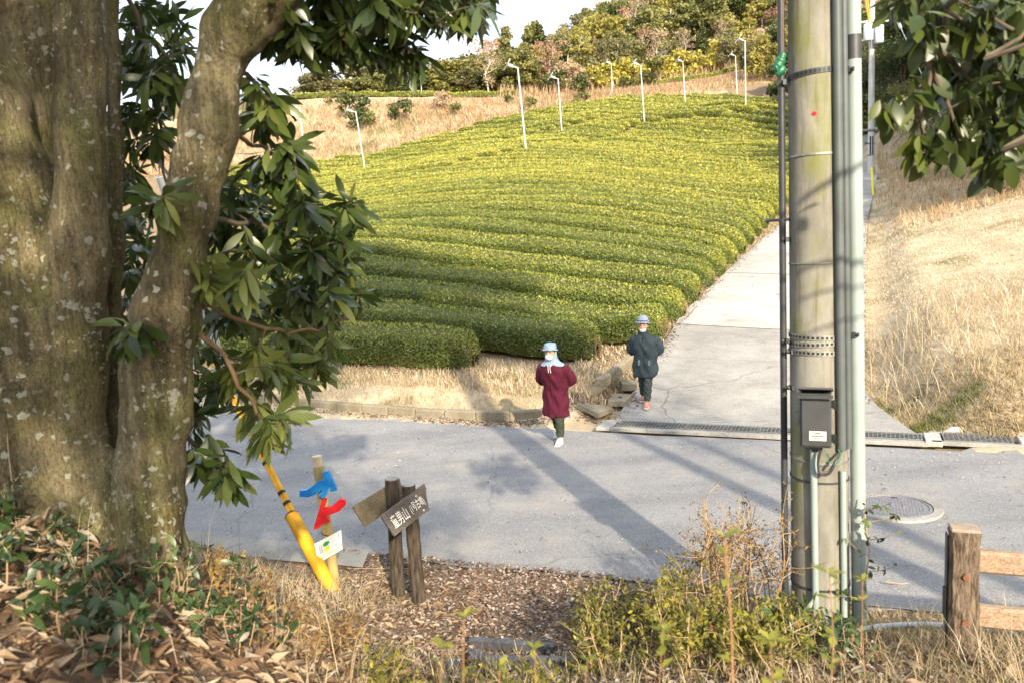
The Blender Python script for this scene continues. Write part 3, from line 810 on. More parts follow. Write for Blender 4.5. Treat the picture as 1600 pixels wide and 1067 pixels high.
# clipped hedges on the terrace above the embankment
for j, (p0, p1, dd) in enumerate([((440, 157, 108), (640, 156, 110), 2.0), ((645, 155, 111), (800, 152, 115), 2.0), ((952, 140, 124), (1090, 133, 128), 2.4), ((1092, 132, 129), (1215, 127, 131), 2.4)]):
    a, b = W(*p0), W(*p1); t = np.arange(0, 1.0001, .5 / np.linalg.norm((b - a)[:2]))
    P = a[:2] + t[:, None] * (b - a)[:2] + np.array((0, dd))
    hedge(P, 30 + j, ['clipped tea hedge strip on the terrace edge, left half above the dry embankment', 'clipped tea hedge strip on the terrace edge, right half above the dry embankment', 'dark hedge strip at the foot of the wood, left of the two far poles', 'dark hedge strip at the foot of the wood, reaching behind the utility pole'][j], 'hedge strips above the embankment')

# ---------------------------------------------------------------- frost fan poles in the tea field
M_white = plain('white painted steel', (.56, .57, .57), .45, .05, 4, .0, .05)
M_greyst = plain('galvanised steel', (.42, .44, .44), .45, .15, 6, .5, .1)
M_dkst = plain('dark steel', (.06, .065, .07), .5, .2, 8, .4, .1)
fans = [((482, 285), (468, 170), 57, 'white frost fan pole nearest the big tree, leftmost in the tea field'), ((571, 262), (556, 176), 72, 'white frost fan pole second from the left, below the tall dark bush'), ((822, 225), (809, 107), 57, 'tall white frost fan pole in the middle of the field'),
        ((878, 201), (872, 124), 76, 'white frost fan pole just right of the tall middle one'), ((1007, 186), (1001, 103), 78, 'white frost fan pole with a greenish head, right of the field centre'), ((1071, 158), (1067, 97), 100, 'white frost fan pole at the top edge of the field'),
        ((1165, 156), (1164, 65), 80, 'tall white frost fan pole nearest the utility pole'), ((1152, 138), (1149, 88), 108, 'white pole with a thick foot behind the tallest right fan pole'), ((957, 152), (955, 100), 112, 'thin white fan pole standing before the yellow shrubs'), ((659, 153), (657, 112), 116, 'white fan pole standing on the terrace before the skyline trees')]
for (bx, by), (tx, ty), d, lb in fans:
    b = W(bx, by, d); b[2] = min(b[2], gz(b[0], d) + .6); z0 = gz(b[0], d)
    t = W(tx, ty, d)
    o = empty('frost_fan', (b[0], d, z0 - .1), label=lb, cat='fan pole', group='frost fan poles of the tea field')
    v = t - np.array((b[0], d, z0 - .1)); Hf = v[2]
    mb = MB(); mb.tube(np.array([(0, 0, 0), v * .5, v]), [.062, .055, .048], 8); mb.build('pole', M_white, o, True)
    mb = MB(); mb.tube(np.array([v + (.05, 0, -.02), v + (-.42, -.2, .12)]), [.045, .04], 8); mb.tube(np.array([v + (-.30, -.14, .08), v + (-.66, -.31, .19)]), [.11, .10], 10); mb.build('motor', M_white, o, True)
    c = v + np.array((-.70, -.33, .205)); ax = norm(np.array((-.9, -.42, .25)))
    mb = MB()
    s1 = norm(np.cross(ax, (0, 0, 1.0))); s2 = np.cross(ax, s1)
    for a in (0.6, 0.6 + math.pi):
        e = s1 * math.cos(a) + s2 * math.sin(a); w_ = np.cross(ax, e)
        mb.add([c + e * .05 - w_ * .04, c + e * .05 + w_ * .04 + ax * .03, c + e * .48 + w_ * .08 + ax * .04, c + e * .48 - w_ * .06, c + e * .05 - w_ * .04 + ax * .02, c + e * .05 + w_ * .04 + ax * .05, c + e * .48 + w_ * .08 + ax * .06, c + e * .48 - w_ * .06 + ax * .02], [(0, 1, 2, 3), (7, 6, 5, 4), (0, 4, 5, 1), (1, 5, 6, 2), (2, 6, 7, 3), (3, 7, 4, 0)])
    mb.build('fan_blades', M_white if '572' not in lb else M_greyst, o)

# ---------------------------------------------------------------- wood on the right behind the grass slope
def lobes_fine(H, r, n, seed, low): return lobes_round(H, r, n, seed, low)
KIND['nearwood'] = ([limbs_mesh('trunk', M_bark, 7.2, .22, 2.8, 12, .6, 31, 2), limbs_mesh('trunk', M_bark, 7.2, .2, 2.6, 12, .6, 32, 2)],
    [crown_mesh('crown', lobes_round(9, 3.3, 17, 61, .16), 8500, .22, M_f['dark']), crown_mesh('crown', lobes_round(9, 3.5, 17, 62, .22), 8500, .22, M_f['dark'])])
KIND['nearyellow'] = (KIND['nearwood'][0], [crown_mesh('crown', lobes_round(9, 3.2, 16, 63, .2), 8000, .22, M_f['olive'])])
KIND['nearbare'] = ([limbs_mesh('trunk', M_bark, 8.5, .14, 2.8, 14, .9, 33, 6)], [crown_mesh('crown', lobes_round(9, 2.8, 12, 64), 900, .2, M_f['tan'])])
for x, y, k, s, lb in [(20.3, 31.5, 'nearwood', .85, 'dark leafy tree at the near corner of the wood above the dry slope'), (22, 33, 'nearyellow', 1.0, 'olive tree glowing yellow behind the overhanging leaves at the right'), (24.5, 38, 'nearwood', 1.15, 'dark tree second in the wood behind the dry slope'), (26, 36, 'nearwood', 1.2, 'big dark tree at the right edge of the picture'),
        (27.5, 44, 'nearyellow', 1.1, 'olive tree in the wood, right of the far utility pole'), (30.5, 51, 'nearwood', 1.2, 'dark tree right of the lane end'), (33.5, 46, 'nearwood', 1.3, 'tall dark tree deep in the wood'), (32, 58, 'nearyellow', 1.2, 'olive tree behind the far utility pole'), (36, 60, 'nearwood', 1.5, 'tall dark tree above the lane end'), (38.5, 72, 'nearwood', 1.4, 'dark tree behind the thin dark pole'), (35, 82, 'dark', 1.3, 'dark tree beyond the end of the lane'), (41, 84, 'yellow', 1.5, 'yellow green tree high beyond the lane end'), (46, 76, 'nearyellow', 1.6, 'tall olive tree on the rise behind the wood'), (40, 52, 'dark', 1.6, 'dark tree rising behind the wood'), (52, 92, 'olive', 1.7, 'olive tree on the rise far behind the wood'), (33, 37, 'dark', 1.5, 'dark tree beyond the right edge of the wood'),
        (16.4, 26.5, 'nearwood', .5, 'low dark bushy tree hanging over the dry slope'), (17.2, 25.5, 'nearwood', .55, 'low dark bushy tree at the right edge over the dry slope'), (20.5, 27, 'nearyellow', .7, 'low olive tree behind the dark bushes'), (19, 30, 'nearbare', .6, 'bare tree with fine tan twigs at the corner of the wood'), (28.8, 62, 'nearbare', .9, 'bare tree beside the lane end'), (26.6, 54, 'nearwood', .62, 'low dark tree just right of the far utility pole'), (29.6, 59, 'nearwood', .85, 'dark tree between the far utility pole and the thin dark pole'), (33.4, 66, 'nearwood', 1.0, 'dark tree behind the guy wire at the lane end'), (24.3, 48, 'nearyellow', .42, 'olive bushy tree beside the lane, low right of the far utility pole')]:
    plant(k, x, y, s, lb, 'trees of the wood on the right', 1.1)
n = 24000
y = rng.uniform(25, 66, n); x = lane_right(y) + .25 + rng.random(n) ** 1.3 * 10; kp = rng.random(n) < np.clip((x - lane_right(y)) / 2.5 + (y - 30) / 30, .08, 1); x, y = x[kp], y[kp]
blades('tall_dry_grass', x, y, rng.uniform(.12, .55, len(x)), rng.uniform(.015, .035, len(x)), M_pampas, .85)
# ---------------------------------------------------------------- kerb, drain, slabs, manhole
RE = norm(np.array((1, -.443, 0.0))); RNn = np.array((.405, .914, 0))      # along and across the far road edge
ex3 = np.array((RE, RNn, (0, 0, 1.0))).T
def kz(p): return max(0.0, zroad(p[1]) * .9) if p[0] > 1.3 and p[1] > 12.2 else 0.0
kpx = [(120, 612), (300, 622), (440, 634), (560, 644), (700, 654), (790, 657), (845, 654), (885, 643), (908, 632), (935, 611), (962, 590), (990, 568), (1008, 552)]
kp = np.array([G(*p) for p in kpx]); 
for i in range(9, 13): kp[i] = W(*kpx[i], [13.6, 14.25, 15.0, 15.6][i - 9])
kp = spline(kp, 10)
seg = np.r_[0, np.cumsum(np.linalg.norm(np.diff(kp[:, :2], axis=0), axis=1))]
kerb = empty('kerb', kp[60], kind='structure')
kb = kp[60]
s0, j = 0.0, 0
while s0 < seg[-1] - .6:
    ln = .6
    a = np.array([np.interp(s0 + .006, seg, kp[:, i]) for i in range(3)]); b = np.array([np.interp(s0 + ln - .006, seg, kp[:, i]) for i in range(3)])
    d = norm(b - a); sd = norm(np.cross((0, 0, 1.0), d)); up = np.cross(d, sd)
    c = (a + b) / 2 + sd * .075 + up * (.045 + rng.normal() * .004)
    mb = MB(); mb.box((0, 0, 0), (np.linalg.norm(b - a), .15, .20), None, bev=.018)
    yaw = rng.normal() * .02
    M = np.array([d, sd, up]).T @ np.array(Matrix.Rotation(yaw, 3, 'Z') @ Matrix.Rotation(rng.normal() * .012, 3, 'X'))
    mb.v[0] = mb.v[0] @ M.T + c - kb
    mb.build('kerb_stone', M_kerb, kerb)
    s0 += ln; j += 1
M_iron = plain('galvanised grating', (.20, .205, .20), .55, .2, 20, .5, .1)
M_castiron = plain('worn cast iron', (.20, .20, .215), .6, .2, 14, .35, .2)
M_dark = plain('painted hole shade', (.012, .012, .012), .9, .1, 4, bump=0)  # near-black colour stands in for the shade down holes
def at_edge(px, py, z=0.0): return G(px, py, z)
e0, e1 = at_edge(962, 667), at_edge(1443, 690)
ed = norm(e1 - e0); en = np.array((-ed[1], ed[0], 0)); eM = np.array((ed, en, (0, 0, 1.0))).T
L_ = np.linalg.norm(e1 - e0); nU = 4; uL = L_ / nU
def grate(c, ln, wd, nb, nr, label, group):
    o = empty('drain_grate', c + np.array((0, 0, .0)), math.atan2(ed[1], ed[0]), label=label, cat='drain grate', group=group)
    mb = MB()
    for s in (-1, 1):
        mb.box((0, s * (wd / 2 - .008), .014), (ln, .014, .022)); mb.box((s * (ln / 2 - .008), 0, .014), (.014, wd - .034, .022))
    mb.build('frame', M_iron, o)
    mb = MB()
    for i in range(1, nb): mb.box((-ln / 2 + ln * i / nb, 0, .023), (.010, wd - .036, .005))
    mb.build('cross_bars', M_iron, o)
    mb = MB()
    for i in range(1, nr): mb.box((0, -wd / 2 + wd * i / nr, .0245), (ln - .036, .012, .005))
    mb.build('long_bars', M_iron, o)
    return o
wd = .32
pos_txt = ['below the woman in the navy coat', 'second from the left', 'half hidden behind the utility pole', 'right of the utility pole']
for i in range(nU):
    c = e0 + ed * uL * (i + .5) + en * wd * .5
    c[2] = .012
    grate(c, uL - .012, wd, 19, 4, 'drain grate in the lane mouth, ' + pos_txt[i], 'drain grates across the lane mouth')
channel = empty('drain_channel', e0, kind='structure')
mb = MB(); mb.box(ed * L_ / 2 + en * wd / 2 + (0, 0, .012), (L_ + .02, wd - .01, .01), eM); mb.build('channel_shade_sheet', M_dark, channel)  # dark sheet close under the bars stands in for the shaded channel
for s, w_, nm in ((-.075, .14, 'channel_rim'), (wd + .055, .10, 'channel_rim')):
    mb = MB(); mb.box(ed * L_ / 2 + en * s + (0, 0, -.008), (L_ + .1, w_, .05), eM, bev=.006); mb.build(nm, M_conc, channel)
mb = MB(); mb.box(-ed * .17 + en * .13 + (0, 0, -.006), (.22, .56, .05), eM, bev=.008); mb.build('channel_rim', M_conc2, channel)
mb = MB(); mb.box(ed * (L_ + .12) + en * .15 + (0, 0, .0), (.20, .52, .07), eM, bev=.008); mb.build('channel_rim', M_conc2, channel)
g0 = G(1452, 690); gl = .80
c = e1 + ed * (.24 + gl / 2) + en * .20; c[2] = .022
grate(c, gl, .42, 13, 6, 'wide square steel drain grate right of the utility pole, beside a pale stone', 'drain grates across the lane mouth')
mb = MB(); mb.box(c - e0 + (0, 0, .0), (gl, .41, .01), eM); mb.build('channel_shade_sheet', M_dark, channel)
for s in (-.255, .255):
    mb = MB(); mb.box(c - e0 + en * s + (0, 0, -.012), (gl + .3, .08, .05), eM, bev=.006); mb.build('channel_rim', M_conc, channel)
for i, (off, ln, lb) in enumerate([(.62, .30, 'short pale concrete drain cover beside the square grate'), (1.12, .66, 'longer concrete drain cover at the right edge of the photo'), (1.80, .66, 'last concrete drain cover, cut by the right edge')]):
    mb = MB(); mb.box((0, 0, 0), (ln, .46, .07), None, bev=.01); mb.box((ln / 2 - .03, 0, .036), (.05, .09, .004), None, 1)
    o = mb.build('concrete_cover', [M_conc if i else M_conc2, M_dark], None, loc=c + ed * off + (0, 0, -.0), label=lb, cat='drain cover', group='concrete drain covers'); o.rotation_euler = (0, .01 * i, math.atan2(ed[1], ed[0]) + .01 * i)
# broken slabs in the ditch between kerb and lane
def slab(pts, t, loc, tilt, label, hole=False):
    mb = MB(); mb.prism(pts, t)
    if hole: mb.lathe([(.035, 0), (.035, .004)], 10, (0.02, -.01, t + .001), mi=1)
    o = mb.build('concrete_slab', [M_kerb, M_dark], None, loc=loc, label=label, cat='concrete slab', group='broken slabs in the ditch'); o.rotation_euler = tilt
p = W(934, 634, 13.0); slab([(-.30, .22), (-.05, -.30), (.26, .0), (.16, .14)], .08, (p[0] - .02, p[1] - .05, gz(p[0], p[1]) + .06), (.12, .08, .1), 'triangular broken concrete slab lying at the corner of the kerb')
p = W(967, 616, 13.4); slab([(-.24, -.12), (.02, -.27), (.27, .06), (-.02, .24)], .09, (p[0], p[1], gz(p[0], p[1]) + .07), (.10, -.06, .2), 'squarish concrete slab with a dark hole beside the lane edge', True)
p = W(988, 586, 14.1); slab([(-.30, -.14), (.22, -.22), (.30, .10), (-.15, .22)], .12, (p[0], p[1], gz(p[0], p[1]) + .05), (.05, .10, .35), 'rounded pale slab beside the woman in the navy coat')
# manhole
mc = G(1396, 792)
mh = empty('manhole', (mc[0], mc[1], .010), -.4, label='round iron manhole cover with a pale concrete ring in the asphalt road', cat='manhole')
mb = MB(); n = 48; a = np.arange(n) * 2 * np.pi / n
V = np.concatenate([np.stack([r * np.cos(a), r * np.sin(a), np.full(n, z)], 1) for r, z in ((.47, -.02), (.46, .010), (.375, .012), (.372, -.02))])
F = [(i * n + k, i * n + (k + 1) % n, (i + 1) * n + (k + 1) % n, (i + 1) * n + k) for i in range(3) for k in range(n)]
mb.add(V, F); mb.build('ring', M_conc, mh)
mb = MB(); mb.lathe([(.362, -.02), (.364, .004), (.355, .010), (.335, .010), (.333, .003), (.01, .003)], 48); mb.build('cover', M_castiron, mh, True)
mb = MB()
for i in range(-10, 11):
    for k in range(-10, 11):
        x, y = i * .031, k * .031
        if math.hypot(x, y) < .31 and not (abs(i) <= 6 and k in (0, 1)) :
            mb.box((x, y, .006), ((.022, .008, .006) if (i + k) % 2 else (.008, .022, .006)))
mb.build('tread_pattern', M_castiron, mh, kind='stuff')
for sx in (-.12, .0, .11):                                    # raised marks in the middle of the cover
    mb = MB(); mb.box((sx, .035, .007), (.055, .008, .008)); mb.box((sx - .02, .012, .007), (.008, .045, .008)); mb.box((sx + .02, .005, .007), (.008, .03, .008)); mb.box((sx, -.010, .007), (.05, .008, .008)); mb.build('raised_mark', M_castiron, mh)
for s in (-1, 1):
    mb = MB(); mb.box((.02 * s, .27 * s, .0095), (.06, .018, .003)); mb.build('key_slot', M_dark, mh)
# gutter strip along the near road edge, left
xs_ = np.linspace(-7, -1.5, 30)
strip('gutter', np.stack([xs_, y_near(xs_) - .34 + .02 * np.sin(xs_ * 3)], 1), np.stack([xs_, y_near(xs_) + .12 + .015 * np.sin(xs_ * 5)], 1), M_stain, lambda x, y: 0 * x + .02, 4)

# ---------------------------------------------------------------- signs
def bark_mat(name, lo, hi, sc=1.0):
    t = NT(name)
    f = t.noise(34 * sc, 6, .6, stretch=(1, 1, .2))
    c = t.ramp(f, [(.36, lo), (.47, tuple(.6 * a for a in hi)), (.62, hi)])
    c = t.mix(.5, c, t.ramp(t.noise(90, 4), [(.3, .55), (.6, 1.0)]), 'MULTIPLY')
    t.color(c).rough(.85, .25); t.bump(f, 1.0, .03); return t.m
M_logbark = bark_mat('imitation log bark', (.03, .023, .018), (.105, .082, .06))
M_logtop = plain('weathered log end', (.30, .29, .28), .8, .2, 14)
M_fencebark = bark_mat('fence post bark', (.06, .043, .03), (.25, .185, .13), 1.5)
def wood_mat(name, lo, hi, st=(1.2, 14, 14)):
    t = NT(name)
    g = t.noise(6, 6, .6, stretch=st)
    w = t.ramp(g, [(.32, lo), (.52, hi), (.58, tuple(.6 * a for a in lo)), (.64, hi), (.8, lo)])
    t.color(t.mix(.3, w, t.ramp(t.noise(40, 3), [(.3, .6), (.7, 1.0)]), 'MULTIPLY')).rough(.8, .25); t.bump(g, .6, .006); return t.m
M_board = wood_mat('weathered sign board', (.075, .062, .055), (.16, .14, .125))
M_board2 = wood_mat('weathered pale sign board', (.12, .095, .06), (.24, .20, .135))
M_rail = wood_mat('orange weathered rail', (.24, .15, .09), (.40, .29, .20))
M_letter = plain('white lettering', (.80, .79, .76), .6, .06, 60, bump=.0)
def log_post(base, top, r, parent, name='post', mat=None):
    base, top = np.asarray(base, float), np.asarray(top, float)
    v = top - base; k = 14; nn_ = 20
    P = base + v * np.linspace(0, 1, k)[:, None]
    V, F = tube_vf(P, r, nn_, False)
    V += norm(V - np.repeat(P, nn_, 0)) * (rng.normal(size=(len(V), 1)) * r * .04) * (np.arange(len(V))[:, None] < len(V) - nn_)
    mb = MB(); mb.add(V, F)
    o = mb.build(name, mat or M_logbark, parent, True)
    mb = MB(); ax = norm(v); R3 = np.array(Vector(ax).to_track_quat('Z', 'Y').to_matrix())
    mb.lathe([(r * .96, -.012), (r * .99, .003), (r * .97, .010), (r * .45, .012), (r * .42, .010), (.001, .012)], 20, top, R3)
    mb.build('post_top', M_logtop, o, True)
    return o
def board_frame(pL, pR, px_drop, d0):
    pass
def text_mesh(body, size, depth, mat, parent, M, name='lettering', sx=1.0):
    c = bpy.data.curves.new(name, 'FONT'); c.body = body; c.size = size; c.extrude = depth; c.align_x = 'CENTER'; c.align_y = 'CENTER'; c.resolution_u = 3
    o = bpy.data.objects.new(name, c); COL.objects.link(o)
    me = bpy.data.meshes.new_from_object(o.evaluated_get(bpy.context.evaluated_depsgraph_get()))
    bpy.data.objects.remove(o)
    me.name = name; me.materials.clear(); me.materials.append(mat)
    me.transform(Matrix.Diagonal((sx, 1, 1, 1))); me.transform(M)
    return link(name, me, parent)
def plane_M(o, x, y):
    x = norm(np.asarray(x, float)); z = norm(np.cross(x, y)); y = np.cross(z, x)
    return Matrix(np.vstack([np.column_stack([x, y, z, o]), (0, 0, 0, 1)]).tolist())
dS = 6.35
def sign_post(px_b, px_t, d, label, r):
    b = W(*px_b, d); t = W(*px_t, d); g = gz(b[0], b[1])
    base = np.array((b[0], b[1], g - .15))
    o = empty('wooden_signpost', (b[0], b[1], g), label=label, cat='signpost', group='wooden signposts beside the road')
    log_post(base - (b[0], b[1], g), t - (b[0], b[1], g), r, o)
    return o, np.array((b[0], b[1], g)), t
# right post carries the lettered board across its front, left post the plain board across its back
oR, bR, tR = sign_post((656, 935), (638, 757), 6.25, 'right log signpost with a dark board lettered in white Japanese characters', .056)
oL, bL, tL = sign_post((622, 922), (612, 748), 6.50, 'left log signpost with a plain blank board pointing left', .057)
def sign_board(root, base, corners, ds, t, mat, name='board'):
    """Board from its four photographed corners: left-bottom, right-bottom, right-top, left-top."""
    C = np.array([W(*c, d) for c, d in zip(corners, ds)])
    n = norm(np.cross(C[2] - C[0], C[3] - C[1]))
    if n[1] > 0: n = -n
    C = C - ((C - C.mean(0)) @ n)[:, None] * n
    q = np.concatenate([C, C - n * t]) - base
    b_ = .006
    mb = MB(); cen = C.mean(0) - base
    front = (C - base) * .0 + ((C - base) - cen) * (1 - .025) + cen + n * b_
    V = np.concatenate([front, C - base, C - n * t - base])
    F = [(0, 1, 2, 3)] + [(i, (i + 1) % 4, 4 + (i + 1) % 4, 4 + i) for i in range(4)] + [(4 + i, 4 + (i + 1) % 4, 8 + (i + 1) % 4, 8 + i) for i in range(4)] + [(11, 10, 9, 8)]
    mb.add(V, F); o = mb.build(name, mat, root)
    return o, C, n
o_, C, n_ = sign_board(oR, bR, [(617, 838), (669, 796), (665, 756), (594, 806)], [6.02, 6.22, 6.22, 6.02], .03, M_board)
X = norm((C[1] - C[0]) + (C[2] - C[3])); Y = norm((C[3] - C[0]) + (C[2] - C[1]))
Hb = np.linalg.norm(C[3] - C[0]); Wb = np.linalg.norm((C[1] + C[2] - C[0] - C[3]) / 2)
cen = C.mean(0) + n_ * .0085 - bR
text_mesh('童男山', Hb * .60, .002, M_letter, oR, plane_M(cen - X * Wb * .19 - Y * Hb * .04, X, Y), sx=Wb * .40 / (Hb * .60 * 3.0))
text_mesh('(1号古墳)', Hb * .44, .002, M_letter, oR, plane_M(cen + X * Wb * .235 + Y * Hb * .0, X, Y), sx=Wb * .42 / (Hb * .44 * 4.9))
for fx, fy in ((.28, .33), (.33, -.36)):
    mb = MB(); mb.lathe([(.010, 0), (.009, .004), (.004, .006)], 10, cen + X * Wb * fx + Y * Hb * fy, np.array((X, Y, n_)).T); mb.build('bolt', M_greyst, oR, True)
o_, C2, n2 = sign_board(oL, bL, [(570, 823), (632, 781), (625, 747), (550, 792)], [6.42, 6.60, 6.60, 6.42], .03, M_board2)
# bamboo post with wooden arrows and a notice
M_bamboo = NT('bamboo'); tt = M_bamboo
tt.color(tt.ramp(tt.noise(5, 4, .6, stretch=(1, 1, .3)), [(.3, (.28, .22, .08)), (.5, (.42, .33, .14)), (.7, (.22, .22, .06))])).rough(.4, .4); M_bamboo = tt.m
M_cut = plain('pale cut bamboo', (.62, .50, .33), .6, .15, 12)
M_blue = plain('blue paint', (.012, .22, .60), .35, .08, 20, bump=.05, spec=.5)
M_red = plain('red paint', (.62, .018, .025), .35, .08, 20, bump=.05, spec=.5)
M_paper = plain('white notice board', (.80, .80, .79), .45, .04, 8, bump=0)
M_yellow = plain('yellow guard plastic', (.72, .36, .012), .5, .28, 4, bump=.05)
M_ink = plain('dark print', (.06, .06, .07), .6, .1, 8, bump=0); M_green = plain('green print', (.02, .36, .10), .6, .1, 8, bump=0); M_ylw = plain('yellow print', (.85, .74, .02), .6, .05, 8, bump=0); M_pinkp = plain('pink print', (.85, .45, .42), .6, .05, 8, bump=0)
M_black = plain('black rubber', (.015, .015, .016), .5, .2, 10, bump=.05)
dB = 6.75
bb, bt = W(523, 905, dB), W(495, 712, dB)
gB = gz(bb[0], bb[1]); rootB = np.array((bb[0], bb[1], gB))
oB = empty('bamboo_post', rootB, label='bamboo post carrying a blue arrow, a red arrow and a white notice', cat='signpost')
axis_ = bt - rootB
mb = MB(); k = 26; tl = np.linspace(0, .925, k); rr = .046 + .0035 * np.array([1.0 if i % 6 == 0 else 0 for i in range(k)]); rr[0] = .046
mb.tube(np.array([axis_ * t + (0, 0, -.1 if t == 0 else 0) for t in tl]), rr, 16); mb.build('post', M_bamboo, oB, True)
mb = MB(); mb.tube(np.array([axis_ * t for t in (.925, .95, .985, 1.0)]), [.044, .040, .043, .043], 16); mb.build('cut_end', M_cut, oB, True)
def px_poly(pts, d, t, mat, name, parent, base, shear=0.0):
    """Outline given by photograph pixels on an upright plane at distance d, given thickness t towards the viewer."""
    C = np.array([W(x, y, d + shear * (x - pts[0][0])) for x, y in pts]) - base
    n = norm(np.cross(C[len(C) // 3] - C[0], C[2 * len(C) // 3] - C[0])); n = n if n[1] < 0 else -n
    m = len(C); mb = MB()
    import bmesh
    V = np.concatenate([C, C + n * t])
    F = [tuple(range(m))[::-1], tuple(range(m, 2 * m))] + [(i, (i + 1) % m, m + (i + 1) % m, m + i) for i in range(m)]
    mb.add(V, F)
    o = mb.build(name, mat, parent)
    bm = bmesh.new(); bm.from_mesh(o.data); bmesh.ops.triangulate(bm, faces=[f for f in bm.faces if len(f.verts) > 4]); bm.to_mesh(o.data); bm.free()
    return o, n, C
blue = [(470, 764), (470, 773), (484, 774), (496, 769), (507, 760), (500, 772), (508, 776), (517, 757), (518, 766), (528, 763), (514, 733), (505, 736), (510, 748), (500, 749), (490, 757), (481, 763)]
red = [(491, 825), (505, 777), (512, 777), (507, 792), (519, 789), (527, 782), (534, 776), (541, 779), (541, 787), (531, 796), (517, 801), (509, 802), (517, 812), (506, 815), (501, 821)]
px_poly(blue, dB - .09, .045, M_blue, 'arrow', oB, rootB)[0]['label'] = 'blue wooden arrow pointing up and right'
px_poly(red, dB - .09, .045, M_red, 'arrow', oB, rootB)[0]['label'] = 'red wooden arrow pointing down and left'
nb = [(497, 879), (535, 857), (533, 827), (491, 849)]
Cn = np.array([W(*p, d) for p, d in zip(nb, [dB - .12, dB - .06, dB - .06, dB - .12])])
nn_ = norm(np.cross(Cn[1] - Cn[0], Cn[3] - Cn[0])); nn_ = nn_ if nn_[1] < 0 else -nn_
mb = MB(); q = Cn - rootB; V = np.concatenate([q, q + nn_ * .008]); mb.add(V, [(3, 2, 1, 0), (4, 5, 6, 7)] + [(i, (i + 1) % 4, 4 + (i + 1) % 4, 4 + i) for i in range(4)])
board = mb.build('notice', M_paper, oB)
def nuv(u, v): return (q[0] * (1 - u) * (1 - v) + q[1] * u * (1 - v) + q[2] * u * v + q[3] * (1 - u) * v) + nn_ * .0095
def print_poly(uv, mat, name):
    V = np.array([nuv(*p) for p in uv]); mb = MB(); m = len(V)
    mb.add(np.concatenate([V, V - nn_ * .0012]), [tuple(range(m))]); mb.v[0] = mb.v[0]; return mb.build(name, mat, board, fix=False)
print_poly([(.10, .20), (.86, .20), (.86, .25), (.10, .25)], M_ylw, 'printed_bar')
print_poly([(.40 + .115 * math.cos(a) * (1.25 if abs(a) < .5 else 1), .72 + .11 * math.sin(a)) for a in np.linspace(0, 6.28, 14)[:-1]], M_green, 'printed_leaf')
print_poly([(.31, .56), (.52, .56), (.50, .40), (.44, .34), (.37, .34), (.33, .42)], M_ylw, 'printed_cup')
print_poly([(.72, .36), (.82, .36), (.82, .46), (.72, .46)], M_pinkp, 'printed_square')
mb = MB()
for col, (u0, v0, cnt_) in enumerate([(.14, .78, 7), (.21, .80, 8), (.88, .88, 5), (.62, .62, 1), (.70, .68, 1)]):
    for i in range(cnt_):
        v = v0 - i * .055; V = np.array([nuv(u0, v), nuv(u0 + .03, v), nuv(u0 + .03, v - .030), nuv(u0, v - .030)]); mb.add(V, [(0, 1, 2, 3)])
for i in range(9):
    u = .12 + i * .055; V = np.array([nuv(u, .10), nuv(u + .035, .10), nuv(u + .035, .14), nuv(u, .14)]); mb.add(V, [(0, 1, 2, 3)])
mb.build('small_print', M_ink, board, fix=False, kind='stuff')
wp = W(512, 833, dB) - rootB
a = np.linspace(0, 2 * np.pi, 20); mb = MB(); mb.tube(np.stack([wp[0] + .052 * np.cos(a), wp[1] * 0 + axis_[1] * .4 + .052 * np.sin(a), wp[2] - .015 * np.cos(a)], 1), .004, 5, False); mb.build('wire_tie', M_black, oB, True)

# guy wires with yellow guards
def guy(label, pts, parts, group=None):
    base = np.array(pts[-1]); o = empty('guy_wire', base, label=label, cat='guy wire', group=group)
    for nm, a, b, r0, r1, m, sq in parts:
        mb = MB(); mb.tube(np.array([a, (a + b) / 2, b]) - base, [r0, (r0 + r1) / 2, r1], 12, True, squash=sq); mb.build(nm, m, o, True)
    return o
gb = W(527, 948, 6.45); gb[2] = gz(gb[0], gb[1]) - .05
gm, gt = W(455, 803, 6.9), W(330, 560, 8.0)
top1 = gm + (gt - gm) * 4.5
gy2 = gm + np.array((.022, 0, .012))
o = guy('guy wire with a thick yellow plastic guard leaning beside the bamboo post', [gb], [('guard', gm, gb, .062, .060, M_yellow, 1.0), ('wire', gt, gm - (gm - gb) * .1, .018, .020, M_yellow, 1.0), ('wire', gt + (gy2 - gm) * 1.2, gy2 - (gm - gb) * .1, .018, .020, M_yellow, 1.0), ('cable', top1, gt, .008, .008, M_greyst, 1.0)])
for t in (.06, .12, .30):
    p = gm + (gt - gm) * t - gb; mb = MB(); mb.tube(np.array([p - norm(gt - gm) * .012, p + norm(gt - gm) * .012]) + np.array((.011, 0, .006)), .036, 12); mb.build('band', M_black, o, True)
p = gm - gb; mb = MB(); mb.tube(np.array([p - norm(gt - gm) * .01, p + norm(gt - gm) * .012]), [.066, .05], 12); mb.build('guard_cap', M_black, o, True)
pA, pB = W(322, 490, 12.4), W(372, 612, 12.9); pB[2] = min(pB[2], gz(pB[0], pB[1]) + .4)
g2 = np.array((pB[0], pB[1], gz(pB[0], pB[1]) - .1)); pT = pA + (pA - pB) * 1.2
o = empty('leaning_pole', g2, label='blue grey steel pole leaning behind the leaves left of the road', cat='pole')
mb = MB(); mb.tube(np.array([g2, pB, pA, pT]) - g2, [.065, .063, .06, .055], 12); mb.build('tube', M_greyst, o, True)

